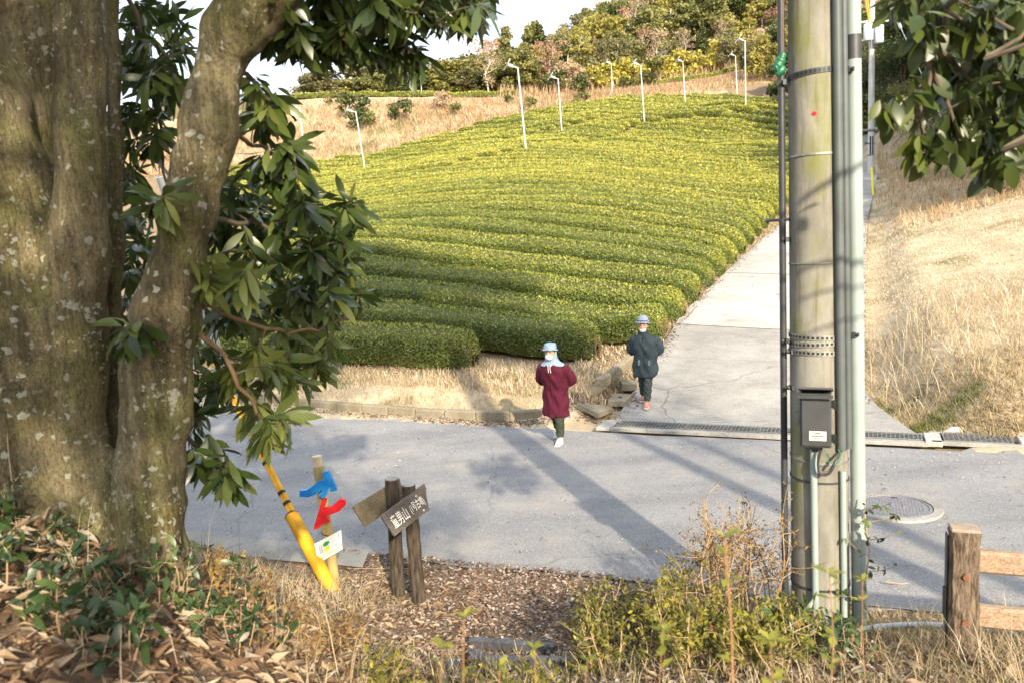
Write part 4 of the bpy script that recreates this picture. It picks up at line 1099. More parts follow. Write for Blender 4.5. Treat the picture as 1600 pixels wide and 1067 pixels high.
# ---------------------------------------------------------------- log fence and hose
fp = W(1503, 1012, 4.1); fg = gz(fp[0], fp[1]); fr = np.array((fp[0], fp[1], fg))
ft = W(1508, 826, 4.1); Hf = ft[2] - fg
dirf = norm(np.array((1.0, -.36, 0)))
oF = empty('log_fence', fr, label='low log fence with a bark-textured post and two orange-brown rails', cat='fence')
fx = dirf; fyv = np.array((-fx[1], fx[0], 0)); fM = np.array((fx, fyv, (0, 0, 1.0))).T
def fence_post(off, name='post'):
    V, F = [], []; n = 28; a = np.arange(n) * 2 * np.pi / n; k = 22
    for i in range(k):
        z = -.25 + (Hf + .25) * i / (k - 1)
        rx, ry = .076 + .003 * math.sin(z * 9), .062 + .003 * math.sin(z * 7 + 1)
        p = np.sign(np.cos(a)) * np.abs(np.cos(a)) ** .62, np.sign(np.sin(a)) * np.abs(np.sin(a)) ** .62
        r = 1 + .035 * rng.normal(size=n) + .03 * np.sin(a * 9 + z * 6)
        V += [np.array((x * rx, y * ry, z)) for x, y in zip(p[0] * r, p[1] * r)]
    F = [(i * n + j, i * n + (j + 1) % n, (i + 1) * n + (j + 1) % n, (i + 1) * n + j) for i in range(k - 1) for j in range(n)] + [tuple(range((k - 1) * n, k * n))]
    mb = MB(); mb.add(np.array(V) @ fM.T + off, F); return mb.build(name, M_fencebark, oF, True)
post = fence_post(np.zeros(3)); fence_post(dirf * 1.9)
for z in (Hf * .66, Hf * .30):
    mb = MB(); mb.lathe([(.016, 0), (.015, .006), (.006, .007)], 12, np.array((.0, -.066, z)) @ fM.T, np.array((fx, (0, 0, 1.0), -fyv)).T); mb.build('bolt', plain('rusty bolt', (.20, .07, .03), .7, .3, 30), oF, True)
M_cap = plain('weathered post top', (.30, .235, .18), .85, .2, 20)
mb = MB(); mb.box(np.array((0, 0, Hf + .004)) , (.142, .115, .02), fM, bev=.006); mb.build('post_cap', M_cap, oF)
for z0, z1 in ((.60, .84), (.165, .40)):
    zc_ = Hf * (z0 + z1) / 2
    mb = MB(); mb.box(fx * 1.12 + fyv * .075 + (0, 0, zc_), (2.2, .07, Hf * (z1 - z0) * .72), fM, bev=.015)
    mb.build('rail', M_rail, oF)
mb = MB(); mb.box(fx * -.079 + fyv * .02 + (0, 0, Hf * .5), (.008, .07, Hf * .9), fM, bev=.004); mb.build('side_plate', M_dkst, oF)
mb = MB(); mb.box(fx * -.09 + fyv * .0 + (0, 0, Hf * .42), (.012, .05, .16), fM, bev=.004); mb.build('clamp', M_black, oF)
hp = np.array([W(*p) for p in [(1340, 985, 4.75), (1375, 966, 4.85), (1420, 955, 4.9), (1480, 953, 4.9), (1540, 962, 4.8), (1610, 966, 4.75), (1760, 985, 4.5)]])
hp = spline(hp, 6)
for i in range(len(hp)): hp[i, 2] = max(gz(hp[i, 0], hp[i, 1]) + .022, hp[i, 2] * .3 + .7 * (gz(hp[i, 0], hp[i, 1]) + .02))
M_hose = plain('pale grey pipe', (.50, .52, .52), .5, .12, 10)
mb = MB(); mb.tube(hp - hp[0], .020, 10); o = mb.build('pipe', M_hose, None, True, loc=hp[0], label='pale grey pipe lying in the grass behind the fence post', cat='pipe')
pj = hp[26]; mb = MB(); mb.tube(np.array([(0, 0, .0), (0, .02, .10)]), .014, 8); mb.box((0, .0, .1), (.05, .03, .02)); mb.build('stake', M_hose, o, loc=pj - hp[0])

# ---------------------------------------------------------------- the near utility pole
def pole_mat():
    t = NT('weathered concrete pole')
    base = t.ramp(t.noise(3.0, 7, .65, stretch=(1, 1, .35)), [(.32, (.13, .125, .105)), (.5, (.23, .223, .19)), (.68, (.32, .312, .28))])
    moss = t.ramp(t.noise(2.6, 6, .65, stretch=(1.6, 1.6, .6)), [(.50, 0.0), (.66, .8)])
    base = t.mix(moss, base, (.17, .18, .045))
    st = t.ramp(t.noise(9, 6, .6, stretch=(3.5, 3.5, .22)), [(.52, 0.0), (.70, .6)])
    base = t.mix(st, base, (.12, .10, .065))
    t.color(base).rough(.9, .2); t.bump(t.noise(60, 5, .7), .5, .004, t.bump(t.noise(5, 4), .25, .02)); return t.m
M_pole = pole_mat()
M_pvc = plain('pale green grey conduit', (.27, .325, .31), .45, .14, 3, bump=.03)
M_pvcd = plain('dark grey cable duct', (.085, .10, .10), .5, .2, 5, bump=.05)
M_box = plain('dark grey meter box', (.055, .058, .062), .45, .15, 10, bump=.08)
M_band = plain('zinc band', (.30, .30, .27), .5, .25, 25, .6, .1)
dP = 5.0
pb = W(1282, 975, dP); pg = gz(pb[0], pb[1]); pr = np.array((pb[0], pb[1], pg))
oP = empty('utility_pole', pr, label='mossy concrete utility pole in the foreground with conduits and a grey meter box', cat='utility pole')
HP = 11.5
def pole_r(z): return .182 - .0068 * z
ptop = W(1273, 0, dP) - pr; leanx = ptop[0] / ptop[2]
def paxis(z): return np.array((leanx * z, 0, z))
zz = np.linspace(-.4, HP, 40)
mb = MB(); mb.tube(np.array([paxis(z) for z in zz]), [pole_r(z) for z in zz], 36); mb.build('pole', M_pole, oP, True)
vc = norm(np.array((-pr[0], -pr[1], 0.0))); vr = np.array((-vc[1], vc[0], 0.0))      # towards the viewer, and to the viewer's right
if vr[0] < 0: vr = -vr
def zpx(px, py, d=dP): return W(px, py, d)[2] - pg
def onpole(z, ang, out=0.0): # ang from the viewer's direction, positive to the viewer's right
    return paxis(z) + (vc * math.cos(ang) + vr * math.sin(ang)) * (pole_r(z) + out)
def band(z, w=.018, mat=None, name='steel_band', holes=False, tilt=0.0):
    n = 40; a = np.linspace(0, 2 * np.pi, n, endpoint=False)
    mb = MB()
    rows = [(z - w / 2, .002), (z - w / 2, .006), (z + w / 2, .006), (z + w / 2, .002)]
    V = np.array([onpole(zz_ + tilt * math.sin(q), q, o_) for zz_, o_ in rows for q in a])
    F = [(i * n + j, i * n + (j + 1) % n, ((i + 1) % 4) * n + (j + 1) % n, ((i + 1) % 4) * n + j) for i in range(4) for j in range(n)]
    mb.add(V, F); o = mb.build(name, mat or M_band, oP)
    if holes:
        mb = MB()
        for q in a:
            if math.cos(q) > -.1:
                c_ = onpole(z + tilt * math.sin(q), q, .0065); R3 = np.array((vr * math.cos(q) - vc * math.sin(q), (0, 0, 1.0), vc * math.cos(q) + vr * math.sin(q))).T
                mb.box(c_, (.014, w * .5, .002), R3)
        mb.build('slot', M_black, o, kind='stuff')
    return o
band(zpx(1275, 118), .032, M_dkst, holes=True, tilt=.01); band(zpx(1275, 244), .012)
for py, h in ((523, 1), (533, 1), (546, 1)): band(zpx(1280, py), .030, None, holes=True, tilt=-.006 if py != 533 else .006)
band(zpx(1280, 712), .012, None, tilt=-.012); band(zpx(1280, 742), .012, M_dkst, tilt=-.006); band(zpx(1280, 905), .014, M_dkst); band(zpx(1280, 410), .006)
def duct(z0, z1, ang0, ang1, out, r, mat, name, n=14):
    zs = np.linspace(z0, z1, 14); mb = MB()
    mb.tube(np.array([onpole(z, ang0 + (ang1 - ang0) * (z - z0) / (z1 - z0), out) for z in zs]), r, n)
    return mb.build(name, mat, oP, True)
z_bot = -.25
duct(z_bot, HP - 2, -1.40, -1.40, .040, .021, M_dkst, 'cable_pipe')
d1 = duct(zpx(1310, 690), HP - 2, .72, .72, .026, .027, M_pvcd, 'cable_duct'); duct(zpx(1318, 690), HP - 2, 1.06, 1.06, .024, .022, M_pvcd, 'cable_duct')
big = duct(zpx(1335, 1030) if False else -.25, 6.5, 1.50, 1.50, .056, .045, M_pvc, 'conduit', 20)
for py, ln in ((80, .14),):
    z = zpx(1330, py); mb = MB(); mb.tube(np.array([onpole(z - ln / 2, 1.50, .056), onpole(z + ln / 2, 1.50, .056)]), .047, 20); mb.build('sleeve', M_dkst, oP, True)
duct(-.2, zpx(1268, 690), -.12, -.16, .024, .021, M_pvc, 'conduit'); duct(-.2, zpx(1312, 722), .78, .78, .022, .019, M_pvc, 'conduit')
# meter box
zb0, zb1 = zpx(1275, 680), zpx(1275, 600)
fwd = vc * math.cos(.02) - vr * math.sin(.02); rgt = np.cross((0, 0, 1.0), fwd); rgt = rgt if np.dot(rgt, vr) > 0 else -rgt
bM = np.array((rgt, fwd, (0, 0, 1.0))).T
bc = onpole((zb0 + zb1) / 2, -.06, .075); bw, bh = .178, zb1 - zb0
mb = MB(); mb.box(bc, (bw, .13, bh), bM, bev=.006); box = mb.build('meter_box', M_box, oP)
mb = MB(); mb.box(bc + fwd * .068, (bw * .9, .012, bh * .93), bM, bev=.004); mb.build('door', M_box, box)
mb = MB(); mb.box(bc + fwd * .02 + np.array((0, 0, bh / 2 + .018)), (bw * 1.12, .19, .014), bM @ np.array(Matrix.Rotation(.25, 3, 'X')), bev=.003); mb.box(bc + fwd * .105 + np.array((0, 0, bh / 2 - .012)), (bw * 1.12, .008, .02), bM); mb.build('hood', M_box, box)
for s in (.30, -.33):
    mb = MB(); mb.box(bc + rgt * (bw / 2 + .012) + fwd * .04 + np.array((0, 0, bh * s)), (.026, .04, .045), bM, bev=.004); mb.box(bc + rgt * (bw / 2 + .02) + fwd * .05 + np.array((0, 0, bh * s - .02)), (.018, .02, .02), bM); mb.build('latch', M_black, box)
lab = bc + fwd * .0755 + rgt * .012 + np.array((0, 0, -bh * .27))
mb = MB(); mb.box(lab, (.098, .003, .058), bM); pl_ = mb.build('name_plate', plain('pale label', (.62, .60, .56), .5, .05, 10, bump=0), box)
mb = MB()
for r_, (n0, w0) in enumerate([(3, .010), (8, .0085), (10, .006)]):
    for i in range(n0): mb.box(lab + fwd * .0022 + rgt * ((i - (n0 - 1) / 2) * w0) + np.array((0, 0, .016 - r_ * .016)), (w0 * .72, .001, (.010, .009, .006)[r_]), bM)
mb.build('small_print', M_ink, box, kind='stuff')
mb = MB(); mb.box(bc - rgt * (bw / 2 + .02) - fwd * .03 + np.array((0, 0, bh * .1)), (.06, .012, .018), bM); mb.box(bc - rgt * (bw / 2 + .008) - fwd * .02 + np.array((0, 0, -bh * .05)), (.014, .03, .06), bM); mb.build('bracket', M_band, box)
mb = MB(); mb.tube(np.array([onpole(zb0 - .045, -.10, .024), onpole(zb0 + .01, -.10, .035)]), .027, 14); mb.build('conduit_joint', M_pvcd, oP, True)
ca = np.array([bc + rgt * .035 + np.array((0, 0, -bh / 2)), bc + rgt * .012 + np.array((0, 0, -bh / 2 - .10)), bc + rgt * .025 + np.array((0, 0, -bh / 2 - .165)), bc + rgt * .075 - fwd * .005 + np.array((0, 0, -bh / 2 - .16)), bc + rgt * .115 - fwd * .02 + np.array((0, 0, -bh / 2 - .09)), onpole(zpx(1316, 690), .72, .026)])
for k_, of in ((0, 0), (1, .014)):
    q_ = spline(ca, 6); q_[:, 2] -= of * np.sin(np.linspace(0, np.pi, len(q_))); mb = MB(); mb.tube(q_ + fwd * .01 * k_, .008, 8); mb.build('cable', M_dkst if k_ else plain('brown cable', (.12, .10, .08), .6), oP, True)
cg = np.array([bc + rgt * .05 + np.array((0, 0, -bh / 2 - .03)), bc + rgt * .07 + np.array((0, 0, -bh / 2 - .10)), bc + rgt * .12 + np.array((0, 0, -bh / 2 - .11)), bc + rgt * .145 + np.array((0, 0, -bh / 2 - .06)), bc + rgt * .125 + np.array((0, 0, -bh / 2 - .02))])
mb = MB(); mb.tube(spline(cg, 5), .0025, 5); mb.build('wire', plain('green wire', (.02, .25, .12), .5), oP, True)
# step bolts and clamps
for py, ang, ln in ((341, -1.25, .13), (212, 1.45, .17)):
    z = zpx(1275, py); a_ = onpole(z, ang, -.02); dr = vr * math.copysign(1, ang); b_ = a_ + dr * (ln + .02)
    mb = MB(); mb.tube(np.array([a_, b_]), .009, 8); mb.tube(np.array([b_ - dr * .004, b_ + dr * .014]), .016, 8); mb.build('step_bolt', M_dkst, oP)
for py, ang, o_ in ((521, 1.25, .05), (530, -1.2, .03), (546, -1.1, .01), (602, -1.1, .006), (118, 1.2, .04), (372, -1.3, .02), (126, -1.3, .03)):
    z = zpx(1280, py); c_ = onpole(z, ang, o_); q3 = Vector(onpole(z, ang, 1) - onpole(z, ang, 0)).to_track_quat('Z', 'Y').to_matrix()
    mb = MB(); mb.lathe([(.013, -.02), (.013, .0), (.008, .001), (.008, .02), (.014, .02), (.014, .03)], 6, c_, np.array(q3)); mb.box(c_ + (0, 0, -.0), (.05, .03, .02), np.array(q3)); mb.build('clamp', M_dkst, oP)
mb = MB(); rd = onpole(zpx(1275, 183), -.05, .001); mb.lathe([(.014, 0), (.012, .002), (.004, .0025)], 12, rd, np.array(Vector(vc).to_track_quat('Z', 'Y').to_matrix())); mb.build('red_dot', M_red, oP, True)
# green wrapped fitting hanging beside the pole
M_greenbag = plain('green plastic wrap', (.01, .12, .055), .4, .3, 14, bump=.3, spec=.6)
gc = W(1215, 106, 4.95)
ob = empty('wrapped_fitting', gc + (.012, 0, 0), label='green plastic wrapped cable fitting hanging left of the utility pole', cat='cable fitting')
mb = MB(); P = spline([(.03, 0, .10), (.015, 0, .06), (-.005, .0, .02), (-.03, 0, -.005), (-.045, 0, -.012)], 5); mb.tube(P, .022 + .016 * np.sin(np.linspace(0, 3.1, len(P))) + .004 * np.sin(np.linspace(0, 25, len(P))), 12, squash=.8); P = spline([(.03, 0, .0), (.005, 0, -.03), (-.02, 0, -.055)], 5); mb.tube(P, .02 + .012 * np.sin(np.linspace(.4, 3.1, len(P))), 12); mb.build('wrap', M_greenbag, ob, True); ob.scale = (.82, .82, .82)
mb = MB(); mb.tube(np.array([(-.04, 0, -.01), (-.058, 0, -.014)]), .012, 10); mb.build('plug', M_black, ob)
mb = MB(); mb.tube(spline([(.03, 0, .09), (.028, .0, .30), (.04, 0, .9), (.05, .02, 2.5)], 6), .006, 6); mb.build('cord', plain('brown cord', (.14, .06, .03), .6), ob, True)

# ---------------------------------------------------------------- far utility pole, dark pole, guy wires
M_pole2 = plain('pale concrete pole', (.52, .51, .48), .85, .12, 3)
M_trafo = plain('white transformer', (.66, .70, .72), .45, .06, 5, bump=0)
d2 = 46.0
fb = W(1361, 258, d2); g_ = gz(fb[0], d2); r2 = np.array((fb[0], d2, g_))
o2 = empty('utility_pole', r2, label='pale utility pole with two white transformers beside the lane', cat='utility pole')
tp = W(1363, -40, d2) - r2; mb = MB(); mb.tube(np.array([(0, 0, -.4), tp * .55, tp]), [.185, .16, .135], 16); mb.build('pole', M_pole2, o2, True)
for px, py0, py1 in ((1357, 38, 64), (1373, 40, 68)):
    a_, b_ = W(px, py1, d2 - .4) - r2, W(px, py0, d2 - .4) - r2
    mb = MB(); mb.tube(np.array([a_, a_ + (0, 0, .03), b_ - (0, 0, .05), b_]), [.24, .26, .26, .22], 16); t_ = mb.build('transformer', M_trafo, o2, True)
    for s in (-.1, .1): mb = MB(); mb.lathe([(.04, 0), (.03, .06), (.05, .08), (.03, .12), (.02, .2)], 8, b_ + (s, 0, 0)); mb.build('insulator', M_trafo, t_)
cz = W(1363, 36, d2)[2] - g_
mb = MB(); mb.box((0, -.25, cz), (1.6, .08, .08)); mb.build('crossarm', M_greyst, o2)
for py in (180, 225, 243): 
    z = W(1361, py, d2)[2] - g_; mb = MB(); mb.tube(np.array([(0, 0, z - .03), (0, 0, z + .03)]), .182, 14); mb.build('steel_band', M_dkst, o2)
z = W(1361, 228, d2)[2] - g_; mb = MB(); mb.box((-.12, -.18, z), (.07, .06, 1.0)); mb.box((.0, -.2, z), (.05, .05, 1.0)); mb.build('cable_guard', M_dkst, o2)
M_orange = plain('orange cable cover', (.75, .33, .04), .5, .1, 5, bump=0)
for i, (dx, mt) in enumerate(((0, M_orange), (.16, M_orange))):
    a_ = W(1358 + 2 * i, 34, d2 - .3); b_ = a_ + np.array((-1.9 + .3 * i, -1, 7.5)); mb = MB(); mb.tube(np.array([a_, (a_ + b_) / 2, b_]) - r2, .045, 6); mb.build('cable_cover', mt, o2, True)
yg0, yg1 = W(1365, 302, 37.5), W(1362, 262, 37.9); yg0[2] = gz(yg0[0], yg0[1])
oy = empty('guy_wire', yg0, label='thin guy wire with a yellow guard at the foot of the far utility pole', cat='guy wire')
mb = MB(); mb.tube(np.array([(0, 0, -.1), yg1 - yg0]), .055, 8); mb.build('guard', plain('bright yellow guard', (.80, .72, .02), .5, .05, 5, bump=0), oy); mb = MB(); mb.tube(np.array([yg1, r2 + np.array((0, 0, 8.0))]) - yg0, .012, 5); mb.build('wire', M_greyst, oy)
d3 = 62.0
q3 = W(1378, 172, d3); g3 = gz(q3[0], d3); o3 = empty('dark_pole', (q3[0], d3, g3), label='thin dark grey pole standing beyond the far utility pole', cat='pole')
t3 = W(1380, 60, d3)[2] - g3; mb = MB(); mb.tube(np.array([(0, 0, -.3), (.05, 0, t3)]), [.16, .13], 12); mb.build('pole', plain('dark grey pole', (.13, .135, .14), .8), o3, True)
ga, gm_, gb_ = W(1358, -70, d2), W(1408, 45, 43.5), W(1500, 232, 38)
gb_[2] = gz(gb_[0], gb_[1])
og = empty('guy_wire', gb_, label='grey sleeved guy wire running down into the leaves at the right', cat='guy wire')
gs = ga + (gm_ - ga) * .45
mb = MB(); mb.tube(np.array([gs, gm_]) - gb_, .085, 8); mb.build('sleeve', M_greyst, og)
mb = MB(); mb.tube(np.array([ga, gs]) - gb_, .015, 5); mb.tube(np.array([gm_, gb_]) - gb_, .022, 5); mb.build('wire', M_white, og)
c_ = gm_ + (gb_ - gm_) * .1 - gb_; mb = MB(); mb.lathe([(.03, 0), (.06, .06), (.03, .12)], 8, c_); mb.build('insulator', M_white, og)
# thin power lines
for (a_, b_, sag, lb) in ((W(1363, -38, d2) , W(900, -420, 30), .6, 'power line leaving the far utility pole towards upper left'), (W(1385, 4, 70), W(1130, -6, 90), .2, 'thin cable crossing behind the top of the utility pole')):
    t = np.linspace(0, 1, 12)[:, None]; P = a_ + (b_ - a_) * t; P[:, 2] -= sag * 4 * (t * (1 - t))[:, 0]
    mb = MB(); mb.tube(P - P[0], .014, 4); mb.build('power_line', M_dkst, None, loc=P[0], label=lb, cat='cable', group='power lines')
# ---------------------------------------------------------------- people
def remeshed(name, V, F, voxel, mat, parent, smooth_it=6, loc=None, wrinkle=None):
    """One continuous surface from overlapping closed shapes."""
    me = mesh(name, V, F, mat)
    o = bpy.data.objects.new(name, me); COL.objects.link(o)
    md = o.modifiers.new('r', 'REMESH'); md.mode = 'VOXEL'; md.voxel_size = voxel; md.use_smooth_shade = True
    if smooth_it:
        sm = o.modifiers.new('s', 'SMOOTH'); sm.iterations = smooth_it; sm.factor = .5
    me2 = bpy.data.meshes.new_from_object(o.evaluated_get(bpy.context.evaluated_depsgraph_get()))
    bpy.data.objects.remove(o); bpy.data.meshes.remove(me)
    me2.name = name
    if not len(me2.materials): me2.materials.append(mat)
    n = len(me2.vertices); co = np.empty(n * 3, np.float32); me2.vertices.foreach_get('co', co); co = co.reshape(-1, 3)
    if wrinkle is not None:
        no = np.empty(n * 3, np.float32); me2.vertices.foreach_get('normal', no); no = no.reshape(-1, 3)
        co = co + no * wrinkle(co)[:, None]; me2.vertices.foreach_set('co', co.astype(np.float32).ravel()); me2.update()
    me2.polygons.foreach_set('use_smooth', np.ones(len(me2.polygons), bool))
    return link(name, me2, parent, loc)
class Shapes(MB):
    def loft(s, rings, n=24):
        """rings: (cx, cy, z, rx, ry[, tilt])"""
        a = np.arange(n) * 2 * np.pi / n; V = []
        for r in rings:
            t = r[5] if len(r) > 5 else 0
            V.append(np.stack([r[0] + r[3] * np.cos(a), r[1] + r[4] * np.sin(a), r[2] + t * np.sin(a)], 1))
        m = len(rings)
        F = [(i * n + j, i * n + (j + 1) % n, (i + 1) * n + (j + 1) % n, (i + 1) * n + j) for i in range(m - 1) for j in range(n)] + [tuple(range(n))[::-1], tuple(range((m - 1) * n, m * n))]
        return s.add(np.concatenate(V), F)
    def ell(s, c, r, n=16):
        pr = [(math.sin(math.pi * i / 10), -math.cos(math.pi * i / 10)) for i in range(1, 10)]
        a = np.arange(n) * 2 * np.pi / n
        V = np.concatenate([np.stack([q * np.cos(a) * r[0], q * np.sin(a) * r[1], np.full(n, z * r[2])], 1) for q, z in pr]) + np.asarray(c, float)
        m = 9; F = [(i * n + j, i * n + (j + 1) % n, (i + 1) * n + (j + 1) % n, (i + 1) * n + j) for i in range(m - 1) for j in range(n)] + [tuple(range(n))[::-1], tuple(range((m - 1) * n, m * n))]
        return s.add(V, F)
    def limb(s, P, r, n=14): return s.tube(spline(P, 5), np.interp(np.linspace(0, 1, (len(P) - 1) * 5 + 1), np.linspace(0, 1, len(r)), r), n)
    def rm(s, name, vox, mat, parent, it=6, wrinkle=None): return remeshed(name, np.concatenate(s.v), s.f, vox, mat, parent, it, None, wrinkle)
M_skin = plain('skin', (.36, .20, .13), .5, .06, 20, bump=.05)
M_hair = plain('dark grey hair', (.05, .045, .04), .6, .3, 60, bump=.3)
M_eye = plain('dark eye', (.015, .012, .01), .25, .05, 5, bump=0)
def cloth(name, c, sc=180, rough=.85):
    t = NT(name); f = t.noise(5, 5, .6)
    t.color(t.ramp(f, [(.3, tuple(a * .8 for a in c)), (.7, tuple(min(1, a * 1.15) for a in c))])).rough(rough, .2); t.bump(t.noise(sc, 3), .4, .003, t.bump(t.noise(9, 4), .35, .02)); return t.m
M_maroon = cloth('maroon fleece', (.060, .006, .017)); M_navy = cloth('slate navy coat', (.026, .040, .050)); M_olive = cloth('dark olive trousers', (.040, .046, .032)); M_slate = cloth('dark grey green trousers', (.045, .058, .058))
M_lblue = cloth('pale blue cloth', (.19, .26, .34)); M_mask = plain('white mask', (.50, .495, .48), .8, .04, 30, bump=.05); M_shoe = plain('white shoe', (.66, .66, .66), .5, .05, 20, bump=.05); M_coral = plain('coral shoe', (.55, .20, .12), .6, .12, 20, bump=.1); M_sole = plain('pale sole', (.6, .56, .5), .7, .1, 10)
M_hatb = cloth('grey blue knit hat', (.20, .25, .33)); M_hatband = cloth('navy hat band', (.035, .055, .12)); M_blueunder = cloth('blue inner jacket', (.16, .22, .33))
def person(label, base, H, rz, lean, w, coat_mat, coat_hem, coat_w, leg_mat, shoe_mat, foot_dx, hat, face_tilt):
    """Local frame: facing -Y. Arms folded behind the back, one foot forward, mid-stride."""
    o = empty('person', base, rz, label=label, cat='person')
    k = H / 1.5
    hip = np.array((0, .02, .74)) * k; ly = -lean
    neck = np.array((0, ly, 1.22)) * k; head = np.array((0, ly - .06, 1.36)) * k
    ff = np.array((foot_dx, -.10, .055)) * k; fr = ff + np.array((-math.sin(-rz) * .34 + .0, math.cos(rz) * .34, .05)) * k
    # --- body: one surface, hands and face included
    b = Shapes()
    b.loft([(0, .02 * k, .70 * k, .13 * k, .10 * k), (0, .02 * k, .80 * k, .145 * k, .11 * k), (0, ly * .5, .98 * k, .125 * k, .095 * k), (0, ly * .9, 1.14 * k, .15 * k, .10 * k), (0, ly, 1.20 * k, .09 * k, .07 * k), (0, ly - .01, 1.26 * k, .05 * k, .05 * k), (0, ly - .03, 1.32 * k, .048 * k, .05 * k)])
    b.ell(head + np.array((0, .01, .02)) * k, np.array((.078, .096, .090)) * k); b.ell(head + np.array((0, -.030, -.045)) * k, np.array((.056, .062, .065)) * k)
    b.limb([head + np.array((0, -.080, .012)) * k, head + np.array((0, -.098, -.018)) * k, head + np.array((0, -.092, -.03)) * k], np.array((.010, .014, .012)) * k, 8)
    for s in (-1, 1):
        b.ell(head + np.array((s * .073, .012, -.005)) * k, np.array((.010, .018, .030)) * k)
        b.ell(head + np.array((s * .03, -.070, -.02)) * k, np.array((.022, .018, .018)) * k)
    wr = np.array((0, .20 + ly * .2, .86)) * k
    for s in (-1, 1):
        sh = np.array((s * .155, ly * .95 + .01, 1.15)) * k; el = np.array((s * .250 * w, .13 + ly * .5, .93)) * k; h = wr + np.array((s * .035, .0, -.015 * s)) * k
        b.limb([sh, (sh + el) / 2 + np.array((s * .02, 0, 0)) * k, el, (el + h) / 2, h], np.array((.05, .045, .04, .033, .027)) * k)
        palm = h + np.array((-s * .06, .012, -.01)) * k
        b.limb([h, (h + palm) / 2, palm], np.array((.027, .032, .028)) * k)
        for i in range(4):
            f0 = palm + np.array((-s * .005, 0, .026 - .017 * i)) * k; ln = (.055, .062, .058, .046)[i]
            b.limb([f0, f0 + np.array((-s * ln * .5, .014, -.003)) * k, f0 + np.array((-s * ln * .85, -.006, -.006)) * k], np.array((.010, .009, .008)) * k, 8)
        b.limb([h + np.array((-s * .01, .01, .02)) * k, h + np.array((-s * .035, .012, .045)) * k, h + np.array((-s * .06, .008, .052)) * k], np.array((.011, .010, .009)) * k, 8)
    for s, f in ((1, ff), (-1, fr)):
        kn = np.array((s * .03 + f[0] * .5, f[1] * .5 + .0 * k, .39 * k)); hj = hip + np.array((s * .07, 0, -.02)) * k
        b.limb([hj, (hj + kn) / 2, kn, (kn + f) / 2 + np.array((0, .02, 0)) * k, f + np.array((0, .02, .02)) * k], np.array((.078, .068, .052, .046, .034)) * k)
        b.limb([f + np.array((0, .03, -.01)) * k, f + np.array((0, -.04, -.02)) * k, f + np.array((0, -.13, -.032)) * k], np.array((.034, .034, .024)) * k)
    b.rm('body', .0125 * k, M_skin, o, 3)
    # --- trousers
    t = Shapes()
    for s, f in ((1, ff), (-1, fr)):
        kn = np.array((s * .03 + f[0] * .5, f[1] * .5 + .0 * k, .39 * k)); hj = hip + np.array((s * .065, 0, 0)) * k
        t.limb([hj + np.array((0, 0, .08)) * k, hj, (hj + kn) / 2, kn, (kn + f) / 2 + np.array((0, .02, 0)) * k, f + np.array((0, .022, .045)) * k], np.array((.08, .092, .082, .072, .066, .058)) * k)
    t.rm('trousers', .012 * k, leg_mat, o, 5, lambda c: .006 * k * np.sin(c[:, 2] * 62 / k + 4 * np.sin(c[:, 0] * 18)) * np.sin(c[:, 0] * 30 + c[:, 1] * 22))
    for s, f in ((1, ff), (-1, fr)):
        q = Shapes(); tip = -.10 if s > 0 else .0
        q.limb([f + np.array((0, .055, -.018)) * k, f + np.array((0, .0, -.012)) * k, f + np.array((0, -.07, -.020)) * k, f + np.array((0, -.150, -.030)) * k], np.array((.036, .043, .042, .028)) * k)
        q.limb([f + np.array((0, .03, .03)) * k, f + np.array((0, .02, -.01)) * k], np.array((.040, .042)) * k)
        so_ = q.rm('shoe', .008 * k, shoe_mat, o, 4)
        q = MB(); P = f + np.array((0, -.05, -.050)) * k; q.box(P, np.array((.074, .225, .016)) * k, bev=.006 * k); q.build('sole', M_sole if shoe_mat is not M_shoe else M_shoe, so_)
        q = MB()
        for i in range(3): q.box(f + np.array((0, -.055 - .024 * i, .026 - .008 * i)) * k, np.array((.05, .007, .006)) * k)
        q.build('laces', M_mask, so_, kind='stuff')
    # --- coat
    c = Shapes(); cw = coat_w
    c.loft([(0, .03 * k, coat_hem * k, .205 * cw * k, .185 * cw * k), (0, .025 * k, (coat_hem + .06) * k, .208 * cw * k, .18 * cw * k), (0, .02 * k, .80 * k, .20 * cw * k, .148 * cw * k), (0, ly * .5, .98 * k, .19 * cw * k, .14 * cw * k), (0, ly * .9, 1.10 * k, .185 * cw * k, .132 * k), (0, ly * .98, 1.17 * k, .155 * k, .112 * k), (0, ly - .005, 1.215 * k, .092 * k, .082 * k), (0, ly - .012, 1.255 * k, .066 * k, .066 * k)], 28)
    for s in (-1, 1):
        sh = np.array((s * .135, ly * .95 + .01, 1.145)) * k; el = np.array((s * .240 * w, .13 + ly * .5, .92)) * k; h = wr + np.array((s * .05, .0, -.005)) * k
        c.limb([sh, (sh + el) / 2 + np.array((s * .025, .0, .012)) * k, el, (el + h) / 2, h], np.array((.078, .082, .074, .062, .050)) * k, 16)
    def wr_fn(c_): return k * (.012 * np.sin(c_[:, 2] * 26 / k + 3 * np.sin(c_[:, 0] * 14 / k)) * np.sin(c_[:, 0] * 17 / k + 1.3) +   .010 * np.sin(c_[:, 0] * 40 / k + c_[:, 2] * 6) * np.clip((1.0 * k - c_[:, 2]) * 3, 0, 1))
    coat = c.rm('coat', .013 * k, coat_mat, o, 7, wr_fn)
    return o, k, head, ly, coat
